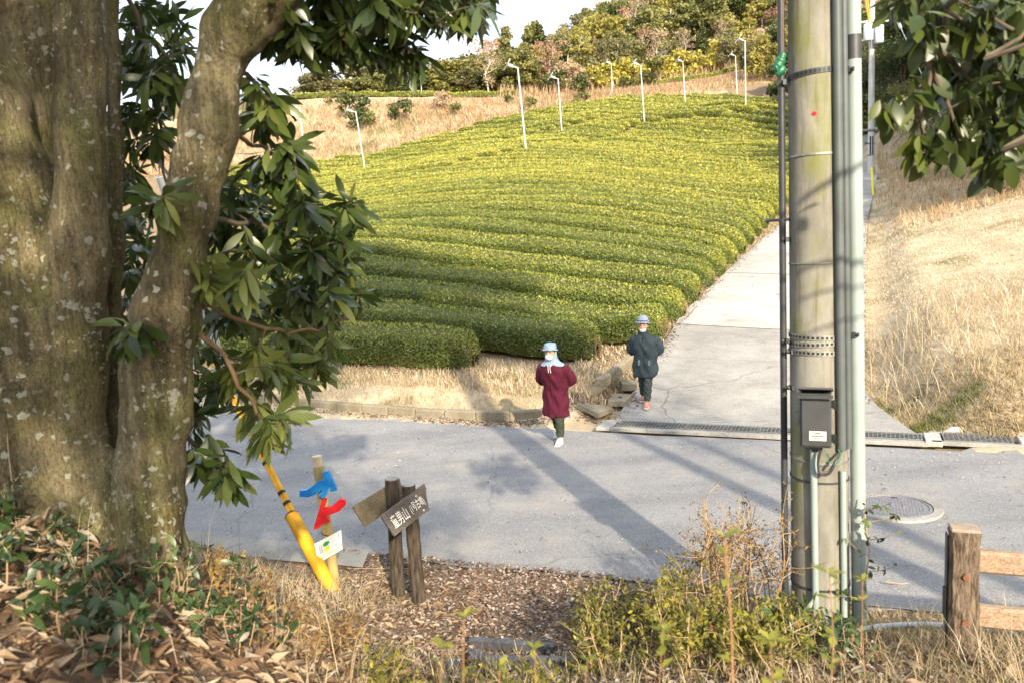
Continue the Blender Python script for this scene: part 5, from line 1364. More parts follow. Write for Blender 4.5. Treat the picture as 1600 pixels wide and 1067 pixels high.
# woman in maroon
g = G(872, 693); e_ = g - np.array((-.02, -.20, 0))
o, k, head, ly, coat = person('woman in maroon coat, pale blue bonnet and white mask, walking on the road', (g[0] + .0, g[1] + .10, .0), 1.47, -.38, .10, 1.0, M_maroon, .40, .98, M_olive, M_shoe, .07, 0, 0)
q = Shapes(); q.loft([(0, head[1] + .012, head[2] + .058 * k, .098 * k, .110 * k), (0, head[1] + .012, head[2] + .10 * k, .095 * k, .104 * k), (0, head[1] + .01, head[2] + .135 * k, .086 * k, .095 * k), (0, head[1] + .012, head[2] + .15 * k, .07 * k, .08 * k)])
hat = q.rm('hat', .008, M_lblue, o, 3, lambda c: .003 * np.sin(c[:, 0] * 60) * np.sin(c[:, 2] * 50))
def rim(z0, r0, z1, r1, th, tilt, ang0=0.0, ang1=2 * math.pi, n=30, y=0.0):
    a = np.linspace(ang0, ang1, n); V = []
    for r, z in ((r0, z0), (r1, z1), (r1, z1 - th), (r0, z0 - th)):
        V.append(np.stack([r[0] * np.cos(a), y + r[1] * np.sin(a), z + tilt * np.sin(a) * (r[1] / .1) + .004 * np.sin(a * 7)], 1))
    F = [(i * n + j, i * n + j + 1, ((i + 1) % 4) * n + j + 1, ((i + 1) % 4) * n + j) for i in range(4) for j in range(n - 1)]
    return np.concatenate(V), F
mb = MB(); mb.add(*rim(head[2] + .062 * k, (.095 * k, .108 * k), head[2] + .052 * k, (.118 * k, .135 * k), .006, -.012, y=head[1])); mb.build('brim', M_lblue, hat, True)
q = Shapes(); q.loft([(0, ly + .03, 1.165 * k, .185 * k, .13 * k), (0, ly + .02, 1.19 * k, .18 * k, .128 * k), (0, ly + .012, 1.225 * k, .125 * k, .11 * k), (0, ly + .0, 1.27 * k, .095 * k, .092 * k), (0, head[1] + .035, head[2] - .02 * k, .088 * k, .075 * k), (0, head[1] + .03, head[2] + .06 * k, .094 * k, .085 * k)])
q.rm('neck_flap', .010, M_lblue, hat, 4, lambda c: .006 * np.sin(c[:, 0] * 45 + 1) * np.clip((1.22 * k - c[:, 2]) * 20, 0, 1))
def face(o, k, head, mask_c, mask_r, hair=True):
    q = Shapes(); q.ell(head + np.array(mask_c) * k, np.array(mask_r) * k); m = q.rm('mask', .006, M_mask, o, 2)
    for s in (-1, 1):
        mb = MB(); mb.tube(np.array([head + np.array((s * .05, mask_c[1] - .01, mask_c[2] + .02)) * k, head + np.array((s * .076, .0, .0)) * k]), .002, 5); mb.build('ear_loop', M_mask, m)
        q = Shapes(); q.ell(head + np.array((s * .029, -.0800, .016)) * k, np.array((.013, .007, .006)) * k); q.rm('eye', .003, M_eye, o, 1)
        mb = MB(); mb.tube(head + np.array([(s * .016, -.084, .033), (s * .030, -.083, .037), (s * .044, -.076, .032)]) * k, .0032 * k, 5); mb.build('eyebrow', M_hair, o)
    if hair:
        q = Shapes(); q.ell(head + np.array((0, .028, .03)) * k, np.array((.084, .094, .085)) * k); q.rm('hair', .008, M_hair, o, 3, lambda c: .003 * np.sin(c[:, 0] * 120))
face(o, k, head, (0, -.052, -.042), (.060, .056, .052))
for s in (-1, 1):
    mb = MB(); P = spline([(s * .03, ly - .10 * k, 1.215 * k), (s * .014, ly - .135 * k, 1.16 * k), (s * .018 + .01, ly - .145 * k, 1.09 * k)], 5); mb.tube(P, .0045, 6); mb.build('cord', M_mask, hat, True)
mb = MB(); mb.tube(np.array([(0, -.135 * k + ly * t, z * k) for z, t in ((.45, 0), (.7, 0), (.95, .5), (1.12, .9))]) + np.array((0, -.004, 0)), .004, 5); mb.build('front_seam', plain('dark maroon seam', (.05, .004, .012), .8), coat, True)
q = Shapes(); q.loft([(.03, .04, .375 * k, .17 * k, .12 * k), (.03, .04, .44 * k, .17 * k, .12 * k)]); q.rm('inner_hem', .012, M_blueunder, coat, 2)
# woman in the navy coat
ds = np.linspace(11.5, 14, 600); Pq = np.array([W(1013, 637, d) for d in ds]); zr = zroad(Pq[:, 1]) + .012; jj = int(np.argmin(np.abs(Pq[:, 2] - zr))); g = Pq[jj]
o, k, head, ly, coat = person('woman in navy coat and grey blue knitted hat, walking down the concrete lane', (g[0] - .01, g[1] + .10, float(zroad(g[1] + .1)) + .012), 1.50, -.30, .09, .98, M_navy, .50, 1.02, M_slate, M_coral, .02, 0, 0)
q = Shapes(); q.loft([(0, head[1] + .012, head[2] + .056 * k, .100 * k, .110 * k), (0, head[1] + .005, head[2] + .09 * k, .096 * k, .106 * k), (0, head[1] + .01, head[2] + .135 * k, .082 * k, .09 * k), (0, head[1] + .012, head[2] + .165 * k, .055 * k, .06 * k), (0, head[1] + .012, head[2] + .175 * k, .02 * k, .02 * k)])
hat = q.rm('hat', .008, M_hatb, o, 3, lambda c: .0025 * np.sin(c[:, 2] * 190))
mb = MB(); mb.add(*rim(head[2] + .058 * k, (.098 * k, .110 * k), head[2] + .045 * k, (.120 * k, .130 * k), .007, -.014, y=head[1])); mb.build('brim', M_hatb, hat, True)
mb = MB(); mb.add(*rim(head[2] + .098 * k, (.099 * k, .110 * k), head[2] + .064 * k, (.1035 * k, .1165 * k), .004, 0.0, y=head[1] + .003)); hb_ = mb.build('hat_band', M_hatband, hat, True)
for i in range(9):
    a = -2.9 + i * .33; mb = MB(); mb.box((.103 * k * math.cos(a), head[1] + .116 * k * math.sin(a), head[2] + .079 * k), (.012, .012, .010), Matrix.Rotation(a, 3, 'Z')); mb.build('stitch', M_mask, hb_)
face(o, k, head, (0, -.040, -.060), (.058, .058, .046))
mb = MB(); mb.tube(head + np.array([(-.02, -.086, -.022), (0, -.092, -.025), (.02, -.086, -.022)]) * k, .003, 5); mb.build('mouth', plain('lip', (.35, .12, .10), .5), o)
q = Shapes(); q.loft([(0, ly - .0, 1.20 * k, .10 * k, .09 * k), (0, ly - .008, 1.245 * k, .084 * k, .082 * k), (0, ly - .02, 1.285 * k, .076 * k, .076 * k)]); q.rm('collar', .01, M_navy, coat, 3)
M_zip = plain('dark zip', (.010, .014, .02), .5)
mb = MB(); mb.tube(np.array([(0, .02 * (1 - t) + ly * t - (.152 - .02 * t) * k, z * k) for z, t in ((.56, 0), (.8, 0), (.98, .5), (1.10, .9), (1.19, 1))]), .006, 6); mb.build('zip', M_zip, coat, True)
for s in (-1, 1):
    P = np.array((s * .085, -.142, .80)) * k; mb = MB(); mb.tube(spline([P, P + (.012, -.012, -.05), P + (-.006, -.012, -.09), P + (-.012, -.008, -.04), P + (0, 0, -.01)], 4), .003, 5); mb.build('drawcord', M_pvc, coat, True)
# ---------------------------------------------------------------- the big tree on the left
def trunk_mat():
    t = NT('mottled mossy bark')
    base = t.ramp(t.noise(4.0, 8, .65, stretch=(1, 1, .45)), [(.30, (.105, .085, .045)), (.5, (.205, .168, .092)), (.7, (.31, .265, .16))])
    moss = t.ramp(t.noise(3.1, 6, .65), [(.46, 0.0), (.62, .75)]); base = t.mix(moss, base, (.17, .17, .055))
    red = t.ramp(t.noise(2.2, 5, .6), [(.58, 0.0), (.72, .45)]); base = t.mix(red, base, (.17, .085, .035))
    big = t.math('GREATER_THAN', t.math('ADD', t.noise(5.5, 5, .7), t.math('MULTIPLY', t.noise(46, 3, .6), .22)), .765)
    v = t.n('TexVoronoi'); v.inputs['Scale'].default_value = 24; vc_ = t.n('VectorMath', operation='ADD'); nz = t.n('TexNoise'); nz.inputs['Scale'].default_value = 30
    t.l(t.co(), nz.inputs['Vector']); sc_ = t.n('VectorMath', operation='SCALE'); sc_.inputs['Scale'].default_value = .05; t.l(nz.outputs['Color'], sc_.inputs[0]); t.l(t.co(), vc_.inputs[0]); t.l(sc_.outputs[0], vc_.inputs[1]); t.l(vc_.outputs[0], v.inputs['Vector'])
    sep = t.n('SeparateColor'); t.l(v.outputs['Color'], sep.inputs[0])
    size = t.math('MULTIPLY', t.math('SUBTRACT', sep.outputs[0], .66), 1.35)
    spot = t.math('LESS_THAN', v.outputs['Distance'], size)
    fine = t.ramp(t.noise(70, 5, .7, stretch=(1.5, 1.5, .5)), [(.36, .38), (.54, 1.0)]); base = t.mix(.85, base, fine, 'MULTIPLY')
    strk = t.ramp(t.noise(7, 6, .65, stretch=(2.2, 2.2, .16)), [(.40, .34), (.55, 1.0)]); base = t.mix(.7, base, strk, 'MULTIPLY')
    v2 = t.n('TexVoronoi'); v2.inputs['Scale'].default_value = 52; t.l(vc_.outputs[0], v2.inputs['Vector']); sp2 = t.n('SeparateColor'); t.l(v2.outputs['Color'], sp2.inputs[0])
    zone_ = t.ramp(t.noise(2.6, 3), [(.45, 0.0), (.6, 1.0)])
    spot2 = t.math('MULTIPLY', t.math('LESS_THAN', v2.outputs['Distance'], t.math('MULTIPLY', t.math('SUBTRACT', sp2.outputs[0], .62), 1.5)), zone_)
    base = t.mix(.8, base, t.ramp(t.noise(150, 3, .6), [(.33, .55), (.5, 1.0), (.72, 1.25)]), 'MULTIPLY')
    lich = t.math('MAXIMUM', t.math('MAXIMUM', spot, spot2), big)
    lc = t.ramp(t.noise(60, 4), [(.3, (.26, .27, .20)), (.7, (.44, .44, .37))])
    t.color(t.mix(t.math('MULTIPLY', lich, .85), base, lc)).rough(.9, .2)
    h = t.math('ADD', t.noise(38, 6, .7, stretch=(1.6, 1.6, .7)), t.math('MULTIPLY', lich, .25))
    t.bump(h, .9, .025, t.bump(t.noise(6, 4, stretch=(1.5, 1.5, .4)), .5, .04)); return t.m
M_trunk = trunk_mat()
tb = W(120, 850, 3.6); tg = np.array((tb[0], tb[1], gz(tb[0], tb[1])))
oT = empty('big_tree', tg, label='large multi-stemmed evergreen tree with mottled lichen bark at the left', cat='tree')
def stem_px(L):
    P = np.array([np.r_[W(x, y, d), r * d / FPX] for x, y, d, r in L]); return spline(P, 6)
stems = [[(20, 960, 3.6, 150), (35, 840, 3.6, 118), (38, 700, 3.6, 98), (32, 550, 3.62, 90), (15, 430, 3.65, 88), (-18, 300, 3.68, 95), (-62, 150, 3.7, 86), (-112, 0, 3.75, 80), (-190, -250, 3.8, 66)],
         [(105, 940, 3.58, 95), (110, 820, 3.58, 66), (113, 700, 3.58, 52), (117, 550, 3.6, 47), (122, 420, 3.6, 43), (127, 300, 3.6, 38), (128, 150, 3.62, 37), (130, 0, 3.65, 36), (150, -300, 3.8, 30)],
         [(62, 700, 3.85, 50), (60, 400, 3.9, 44), (55, 200, 3.95, 42), (50, 0, 4.0, 44), (40, -300, 4.1, 36)],
         [(176, 850, 3.9, 16), (177, 600, 3.95, 14), (176, 300, 4.0, 13), (178, 0, 4.05, 13), (185, -250, 4.1, 11)],
         [(222, 930, 3.5, 90), (226, 850, 3.5, 68), (232, 770, 3.5, 58), (239, 690, 3.5, 54), (247, 600, 3.5, 53), (258, 500, 3.5, 53), (278, 400, 3.5, 43), (299, 300, 3.5, 42), (322, 215, 3.5, 43), (334, 150, 3.5, 39), (346, 95, 3.5, 39), (372, 40, 3.48, 47), (415, -8, 3.46, 46), (490, -62, 3.44, 40), (620, -130, 3.42, 33), (800, -240, 3.4, 26)],
         [(195, 900, 3.42, 30), (185, 830, 3.45, 22), (172, 760, 3.5, 18), (165, 700, 3.55, 15)], [(270, 930, 3.42, 36), (255, 840, 3.44, 30), (250, 760, 3.47, 30)]]
V_, F_, n0 = [], [], 0
SK = []
for s in stems:
    P = stem_px(s); SK.append(P)
    rr = P[:, 3] * (1 + .035 * np.sin(np.arange(len(P)) * 1.3) + .02 * rng.normal(size=len(P)))
    v, f = tube_vf(P[:, :3] - tg, rr, 18)
    a = np.arange(len(v)); v = v + .012 * rng.normal(size=v.shape) * .5
    V_.append(v); F_ += [tuple(int(i) + n0 for i in q) for q in f]; n0 += len(v)
trunk = remeshed('trunk', np.concatenate(V_), F_, .025, M_trunk, oT, 5, None, lambda c: .010 * np.sin(c[:, 0] * 24 + 2 * np.sin(c[:, 2] * 2.1)) * np.sin(c[:, 1] * 21 + c[:, 2] * 1.5) + .006 * np.sin(c[:, 2] * 14 + c[:, 0] * 9))
# foliage: rosettes of long leaves at twig ends
M_bleaf = leafmat('glossy long evergreen leaf', [(0, (.025, .046, .012)), (.4, (.065, .098, .022)), (.75, (.145, .175, .040)), (1, (.24, .26, .065))], .30, .30, .55)
M_btwig = plain('grey brown twig', (.10, .08, .055), .85, .3, 30, bump=.1); M_otwig = plain('orange brown twig', (.17, .105, .055), .8, .25, 30, bump=.1)
LT = leaf_template(.27, .22, .05, 5, .55)
def branch_net(lines): return [np.array([W(x, y, d) for x, y, d in L]) for L in lines]
br = branch_net([[(300, 330, 3.5), (380, 352, 3.9), (460, 345, 4.1), (545, 345, 4.2)], [(345, 200, 3.5), (400, 225, 3.8), (470, 255, 4.0)], [(350, 105, 3.5), (400, 135, 3.7), (455, 185, 3.8)],
    [(265, 455, 3.5), (330, 480, 3.6), (450, 520, 3.9), (545, 500, 4.1)], [(258, 500, 3.5), (330, 540, 3.5), (400, 640, 3.55), (432, 690, 3.6)], [(232, 640, 3.6), (300, 650, 4.3), (420, 560, 4.4), (500, 540, 4.4)],
    [(470, -50, 3.45), (560, -30, 3.6), (690, -20, 3.8), (770, 5, 3.95)], [(520, -80, 3.43), (560, 10, 3.6), (600, 50, 3.7), (640, 80, 3.7)], [(178, -60, 4.05), (225, 60, 4.3), (250, 190, 4.4), (262, 300, 4.4)], [(177, 200, 4.0), (215, 330, 4.4), (230, 480, 4.5), (240, 560, 4.5)],
    [(245, 640, 3.55), (320, 700, 3.8), (370, 735, 3.8)], [(278, 400, 3.5), (400, 400, 4.2), (520, 430, 4.4), (560, 420, 4.4)], [(372, 40, 3.48), (430, 40, 3.6), (500, 60, 3.7)]])
mb = MB()
for i, L in enumerate(br):
    P = spline(L, 6) + np.r_[np.zeros((1, 3)), rng.normal(size=(len(L) * 6 - 6, 3)) * .012]; P[0] = L[0]
    br[i] = P
    b1 = MB(); b1.tube(P - tg, np.linspace(.014, .006, len(P)), 7); b1.build('branch', M_otwig if i in (3, 4) else M_btwig, oT, True)
allb = np.concatenate(br)
regions = [(232, 55, 50, 75, 4.0, 4.9, 26, 0), (225, 170, 42, 80, 4.1, 4.9, 14, 0), (208, 330, 26, 70, 4.1, 4.7, 9, 0), (205, 450, 24, 70, 4.1, 4.7, 9, 0), (275, 90, 22, 70, 3.9, 4.5, 6, 0),
    (600, -10, 170, 48, 3.4, 4.2, 46, 0), (500, 55, 62, 35, 3.5, 4.0, 13, 0), (632, 74, 30, 26, 3.6, 3.8, 4, 0), (560, 45, 50, 35, 3.5, 3.9, 7, 0), (720, 25, 45, 25, 3.7, 4.1, 7, 0), (415, 45, 40, 28, 3.55, 3.8, 7, 0), (655, 105, 12, 14, 3.7, 3.8, 1, 0),
    (425, 165, 45, 40, 3.6, 4.0, 9, .25), (430, 255, 55, 45, 3.7, 4.2, 10, 0), (440, 365, 105, 55, 3.8, 4.6, 34, 0), (535, 330, 32, 26, 4.1, 4.3, 4, 0), (420, 465, 120, 52, 3.8, 4.8, 34, 0), (345, 440, 50, 32, 3.4, 3.7, 7, .35), (330, 330, 45, 60, 3.9, 4.6, 12, 0),
    (485, 540, 65, 42, 4.0, 4.5, 12, .2), (400, 600, 60, 42, 3.5, 3.9, 8, .3), (415, 665, 42, 32, 3.4, 3.65, 8, .35), (455, 590, 45, 40, 3.7, 4.1, 6, .2), (520, 400, 40, 45, 4.0, 4.4, 7, 0), (325, 560, 40, 55, 4.2, 4.9, 9, 0), (318, 700, 32, 35, 3.6, 4.1, 4, 0), (365, 738, 40, 18, 3.5, 3.9, 4, 0), (305, 640, 22, 40, 4, 4.5, 5, 0), (240, 318, 26, 16, 3.2, 3.32, 3, .2), (196, 522, 14, 14, 3.25, 3.35, 2, 0), (480, 470, 90, 80, 4.4, 5.0, 16, 0), (380, 300, 70, 60, 4.3, 4.9, 12, 0)]
def leaves_from(regions, allb, root, base, mat, twigmat, LT, size, per, droop, n_single, flat_light=.0, twig_r=.004):
    pos, dirs, nrm, sc, rr_ = [], [], [], [], []
    tw = MB()
    for cx_, cy_, rx_, ry_, d0, d1, n, li in regions:  # li lightens chosen clusters, putting sunlight into their leaf colour
        for _ in range(n):
            a = rng.uniform(0, 2 * np.pi); q = math.sqrt(rng.random())
            p = W(cx_ + rx_ * q * math.cos(a), cy_ + ry_ * q * math.sin(a), rng.uniform(d0, d1))
            dd = np.linalg.norm(allb - p, axis=1); j = int(np.argmin(dd)); b0 = allb[j]; allb = np.vstack([allb, p])
            v = p - b0; L = np.linalg.norm(v)
            mid = b0 + v * .55 + rng.normal(size=3) * .05 * L + np.array((0, 0, .08 * L))
            tw.tube(spline([b0, mid, p], 4) - base, np.linspace(twig_r * 1.3, twig_r * .6, 9), 5, False)
            td = norm(p - mid + np.array((0, 0, -.02)))
            m = int(per * rng.uniform(.7, 1.35)); ph0 = rng.uniform(0, 6.28)
            u1 = norm(np.cross(td, (0.3, .2, 1.0))); u2 = np.cross(td, u1)
            for i in range(m):
                an = ph0 + i * 2.4; back = (i / m) * .09
                rd = u1 * math.cos(an) + u2 * math.sin(an)
                D = norm(rd * rng.uniform(.7, 1.0) + td * rng.uniform(.2, .9) + np.array((0, 0, -droop * rng.uniform(.5, 1.4))))
                pos.append(p - td * back + rd * .004); dirs.append(D)
                nrm.append(norm(td * .8 + np.array((0, -.1, .9)) + rng.normal(size=3) * .25))
                sc.append(size * rng.uniform(.5, 1.25)); rr_.append(np.clip(li + rng.uniform(.05, .6) + rng.normal() * .12, 0, 1))
    pos, dirs, nrm, sc, rr_ = map(np.array, (pos, dirs, nrm, sc, rr_))
    tw.build('twigs', twigmat, root, True, kind='stuff', fix=False)
    Rm = frame_rot(dirs, nrm)
    # the leaves that show largest are parts of their own
    dist = np.linalg.norm(pos - CAM, axis=1); vis = sc / dist
    order = np.argsort(-vis)[:n_single]
    rest = np.setdiff1d(np.arange(len(pos)), order)
    protos = [mesh('leaf', LT[0], LT[1], mat, True, np.full(len(LT[0]), r)) for r in np.linspace(.05, .95, 8)]
    for i in order:
        o = bpy.data.objects.new('leaf', protos[int(min(7, rr_[i] * 8))]); COL.objects.link(o); o.parent = root
        M = Matrix((Rm[i] * sc[i]).tolist()).to_4x4(); M.translation = Vector((pos[i] - base).tolist()); o.matrix_local = M
    V, F = scatter(LT[0], LT[1], pos[rest] - base, Rm[rest], sc[rest])
    link('foliage', mesh('foliage', V, F, mat, True, np.repeat(rr_[rest], len(LT[0]))), root, kind='stuff')
    return len(pos)
nl = leaves_from(regions, allb, oT, tg, M_bleaf, M_btwig, LT, .142, 13, .35, 300)
print('big tree leaves', nl)
# the crown over the frame, and limbs that carry it
cr = MB()
for P in SK[:3]:
    e = P[-1, :3]
    for i in range(5):
        t = e + np.array((rng.uniform(-2.2, 2.0), rng.uniform(-1.5, 2.2), rng.uniform(1.5, 4.0))); cr.tube(spline([e, (e + t) / 2 + rng.normal(size=3) * .2, t], 5) - tg, np.linspace(.09, .02, 11), 8)
cr.build('branch', M_trunk, oT, True)
def leaf_cloud(name, lobes, n, size, mat, LT_, parent, base):
    L = np.array(lobes, float); vol = L[:, 3] * L[:, 4] * L[:, 5]; li = rng.choice(len(L), n, p=vol / vol.sum())
    u = rand_unit(n); p = L[li, :3] + u * L[li, 3:] * (rng.random((n, 1)) ** .45)
    D = norm(rand_unit(n) + np.array((0, 0, -.4))); N = norm(rand_unit(n) * .6 + np.array((0, 0, 1)))
    s = size * rng.uniform(.7, 1.3, n); V, F = scatter(*LT_, p - base, frame_rot(D, N), np.stack([s * .34, s, s], 1))
    return link(name, mesh(name, V, F, mat, False, np.repeat(rng.random(n) * .7, len(LT_[0]))), parent, kind='stuff')
leaf_cloud('foliage', [(-3.2, 3.6, 6.8, 1.5, 1.4, .9), (-1.6, 3.2, 7.2, 1.4, 1.3, .9), (-.3, 3.2, 6.4, 1.2, 1.0, .7), (-4.8, 3.4, 7.0, 1.4, 1.4, 1.0), (-2.4, 4.6, 8.4, 1.7, 1.5, 1.0), (-.9, 4.4, 8.6, 1.3, 1.2, .8), (-3.9, 5.0, 8.8, 1.5, 1.5, 1.0), (-2.5, 3.2, 9.8, 1.5, 1.5, .8), (-5.6, 4.8, 8.2, 1.3, 1.3, .9), (-1.0, 2.0, 5.6, .9, .8, .5)], 7000, .20, M_bleaf, LEAF2, oT, tg)

# ---------------------------------------------------------------- the tree whose branches hang in from the right
M_rleaf = leafmat('broad toothed leaf', [(0, (.028, .046, .012)), (.5, (.065, .092, .018)), (.85, (.13, .155, .03)), (1, (.22, .22, .09))], .38, .35, .5)
tR = np.array((4.7, 1.3, 0.0)); tR[2] = gz(tR[0], tR[1])
oR_ = empty('overhanging_tree', tR, label='broad-leaved tree whose twigs hang into the picture at the upper right', cat='tree')
mb = MB(); mb.tube(spline([(0, 0, -.3), (.05, .05, 1.5), (-.1, .1, 3.0), (-.25, .3, 5.0), (-.2, .4, 7.5)], 5), np.interp(np.linspace(0, 1, 21), [0, 1], [.17, .06]), 14); mb.build('trunk', M_bark, oR_, True)
hub = tR + np.array((-.15, .15, 3.4)); hub2 = tR + np.array((-.22, .28, 4.6))
lines = branch_net([[(1700, -120, 2.6), (1560, -40, 2.8), (1480, 10, 2.95), (1510, 40, 3.0), (1545, 92, 3.05), (1600, 150, 3.1)], [(1650, -140, 2.7), (1500, -80, 2.9), (1436, 0, 3.0), (1438, 40, 3.0), (1466, 75, 3.0), (1455, 110, 3.0), (1448, 150, 3.0), (1437, 180, 3.0), (1448, 222, 3.0)],
    [(1680, 40, 2.7), (1600, 52, 2.85), (1545, 25, 2.9), (1495, 0, 2.95)], [(1466, 75, 3.0), (1500, 110, 3.05), (1545, 165, 3.1), (1580, 230, 3.1)], [(1448, 95, 3.0), (1480, 160, 3.0), (1500, 220, 3.0)], [(1480, 15, 2.95), (1478, 60, 3.0), (1466, 80, 3.0)], [(1437, 180, 3.0), (1410, 178, 2.98), (1385, 190, 2.95)], [(1700, 180, 2.7), (1640, 190, 2.9), (1590, 200, 3.0), (1540, 225, 3.05)]])
lines[0] = np.vstack([hub, lines[0]]); lines[1] = np.vstack([hub2, lines[1]]); lines[2] = np.vstack([hub, lines[2]]); lines[7] = np.vstack([hub, lines[7]])
for i, L in enumerate(lines):
    P = spline(L, 6); lines[i] = P; b1 = MB(); b1.tube(P - tR, np.linspace(.018 if len(L) > 5 else .010, .004, len(P)), 7); b1.build('branch', M_btwig, oR_, True)
allr = np.concatenate([P[8 if k in (0, 1, 2, 7) else 0:] for k, P in enumerate(lines)])
LT2 = leaf_template(.46, .16, .07, 6, .52)
regR = [(1445, 40, 45, 45, 2.85, 3.15, 9, .1), (1500, 70, 60, 55, 2.9, 3.3, 15, 0), (1570, 40, 45, 50, 2.85, 3.3, 15, 0), (1560, 120, 55, 50, 2.9, 3.4, 15, 0), (1450, 130, 30, 35, 2.9, 3.1, 5, .1), (1403, 188, 16, 12, 2.93, 3.0, 3, .1), (1450, 240, 26, 22, 2.95, 3.05, 5, .15), (1500, 215, 45, 40, 2.95, 3.2, 9, 0), (1565, 215, 45, 45, 2.95, 3.3, 13, 0), (1540, 265, 40, 20, 3.0, 3.2, 4, 0), (1410, 15, 25, 18, 2.95, 3.2, 4, .1), (1600, 150, 40, 90, 2.9, 3.3, 13, 0), (1490, 150, 50, 40, 3.1, 3.4, 8, 0), (1520, 20, 90, 40, 3.1, 3.5, 14, 0)]
nr = leaves_from(regR, allr, oR_, tR, M_rleaf, M_btwig, LT2, .105, 6, .9, 260, twig_r=.003)
leaf_cloud('foliage', [(5.6, 1.0, 5.6, 1.1, 1.1, .8), (5.8, .4, 6.8, 1.2, 1.3, .9), (5.0, 1.9, 7.4, .8, .8, .6)], 1200, .16, M_rleaf, LEAF2, oR_, tR)
# trees standing behind the camera: the dappled shade on the road is theirs
def shade_tree(x, y, H, lobes, n, lb):
    b = np.array((x, y, gz(x, y))); o = empty('shade_tree', b, label=lb, cat='tree', group='trees behind the viewpoint')
    mb = MB(); P = spline([(0, 0, -.3), (.1, .05, H * .3), (-.05, .1, H * .6), (.05, 0, H)], 5); mb.tube(P, np.linspace(.16, .05, len(P)), 12)
    for i in range(6): e = np.array(lobes[i % len(lobes)][:3]) - b; mb.tube(spline([P[8 + i % 5], (P[8 + i % 5] + e) / 2 + (0, 0, .2), e], 4), np.linspace(.06, .02, 9), 6)
    mb.build('trunk', M_bark, o, True); leaf_cloud('foliage', lobes, n, .24, M_bleaf, LEAF2, o, b)
shade_tree(.2, -3.4, 7, [(-.6, -3.0, 5.8, 1.2, 1.1, .7), (1.0, -3.4, 6.2, 1.2, 1.1, .7), (.3, -2.6, 7.4, 1.3, 1.1, .7), (1.9, -2.2, 5.4, .7, .7, .5), (-1.6, -2.4, 5.0, .9, .9, .6)], 2500, 'leafy tree standing behind the viewpoint, shading the middle of the road')
shade_tree(-3.6, -2.5, 8, [(-3.6, -2.4, 6.4, 1.5, 1.4, .9), (-2.4, -2.0, 5.2, 1.1, 1.0, .7), (-4.8, -2.6, 5.6, 1.2, 1.2, .8), (-3.4, -2.8, 8.0, 1.3, 1.3, .8), (-1.9, -1.2, 6.6, .9, .9, .6)], 3600, 'leafy tree standing behind the viewpoint, shading the left of the road')
shade_tree(6.3, -2.4, 11, [(.6, 5.1, 12, 1.4, 1.4, .8), (2.9, 2.6, 12.1, 1.4, 1.3, .8), (5.1, .3, 12, 1.4, 1.3, .8), (-1.9, 6.3, 12, 1.4, 1.3, .8), (1.8, 3.9, 12.3, 1.3, 1.2, .8), (4.0, 1.4, 12.2, 1.3, 1.2, .8), (-.7, 5.6, 12.2, 1.3, 1.2, .8), (.8, .6, 9.5, 1.3, 1.2, .7), (2.4, 0, 9.6, 1.3, 1.2, .7), (4.0, -.3, 9.4, 1.3, 1.2, .7), (5.6, -.4, 9.3, 1.2, 1.1, .7), (1.0, 2.6, 9.7, 1.3, 1.2, .7), (2.8, 1.9, 9.5, 1.3, 1.2, .7), (4.3, 1.2, 9.7, 1.2, 1.1, .7), (.1, 4.6, 9.6, 1.2, 1.2, .7), (1.7, 4.0, 9.8, 1.2, 1.1, .7), (-.5, 6.8, 9.7, 1.1, 1.2, .6), (.7, 6.2, 9.6, 1.1, 1.1, .6)], 17500, 'tall leafy tree behind the viewpoint whose crown shades the front tea rows')
# ---------------------------------------------------------------- grass, litter, shrubs
M_straw1 = leafmat('dry straw blade', [(0, (.24, .17, .095)), (.4, (.46, .36, .22)), (.85, (.64, .53, .36)), (1, (.72, .63, .46))], .75, .3, .2)
M_mixgrass = leafmat('straw and green blade', [(0, (.12, .14, .03)), (.25, (.21, .20, .065)), (.5, (.40, .31, .18)), (1, (.66, .55, .38))], .75, .3, .2)
M_dryleaf = leafmat('fallen dry leaf', [(0, (.075, .042, .024)), (.3, (.17, .10, .055)), (.6, (.28, .195, .115)), (.85, (.40, .31, .205)), (1, (.35, .31, .26))], .7, .15, .3)
M_chip = leafmat('leaf chip', [(0, (.07, .045, .032)), (.4, (.165, .11, .078)), (.75, (.29, .22, .17)), (1, (.45, .41, .37))], .8, .1, .2)
def patchy(x, y, f=1.0): return .5 + .25 * np.sin(x * 1.9 * f + 2 * np.sin(y * 1.3 * f)) + .25 * np.sin(y * 2.7 * f - x * .8 * f)
# verge between kerb and hedges
n = 42000
x = rng.uniform(-12, 3.2, n); yk = np.interp(x, kp[:, 0], kp[:, 1])
y = yk + .12 + rng.random(n) * 4.0
side_ = (x - ROW0[0]) * RN[0] + (y - ROW0[1]) * RN[1]
ok = (side_ < .35 + .5 * (x > 0)) & (x < lane_left(y) - .75) & (rng.random(n) < .55 + .5 * patchy(x, y))
ok |= False
x, y = x[ok], y[ok]
blades('verge_grass', x, y, rng.uniform(.05, .20, len(x)), rng.uniform(.007, .016, len(x)), M_mixgrass, 1.0, rnd=np.clip(.40 + .65 * rng.random(len(x)) - .45 * (patchy(x + 3, y * 1.4, 1.2) > .86), 0, 1))
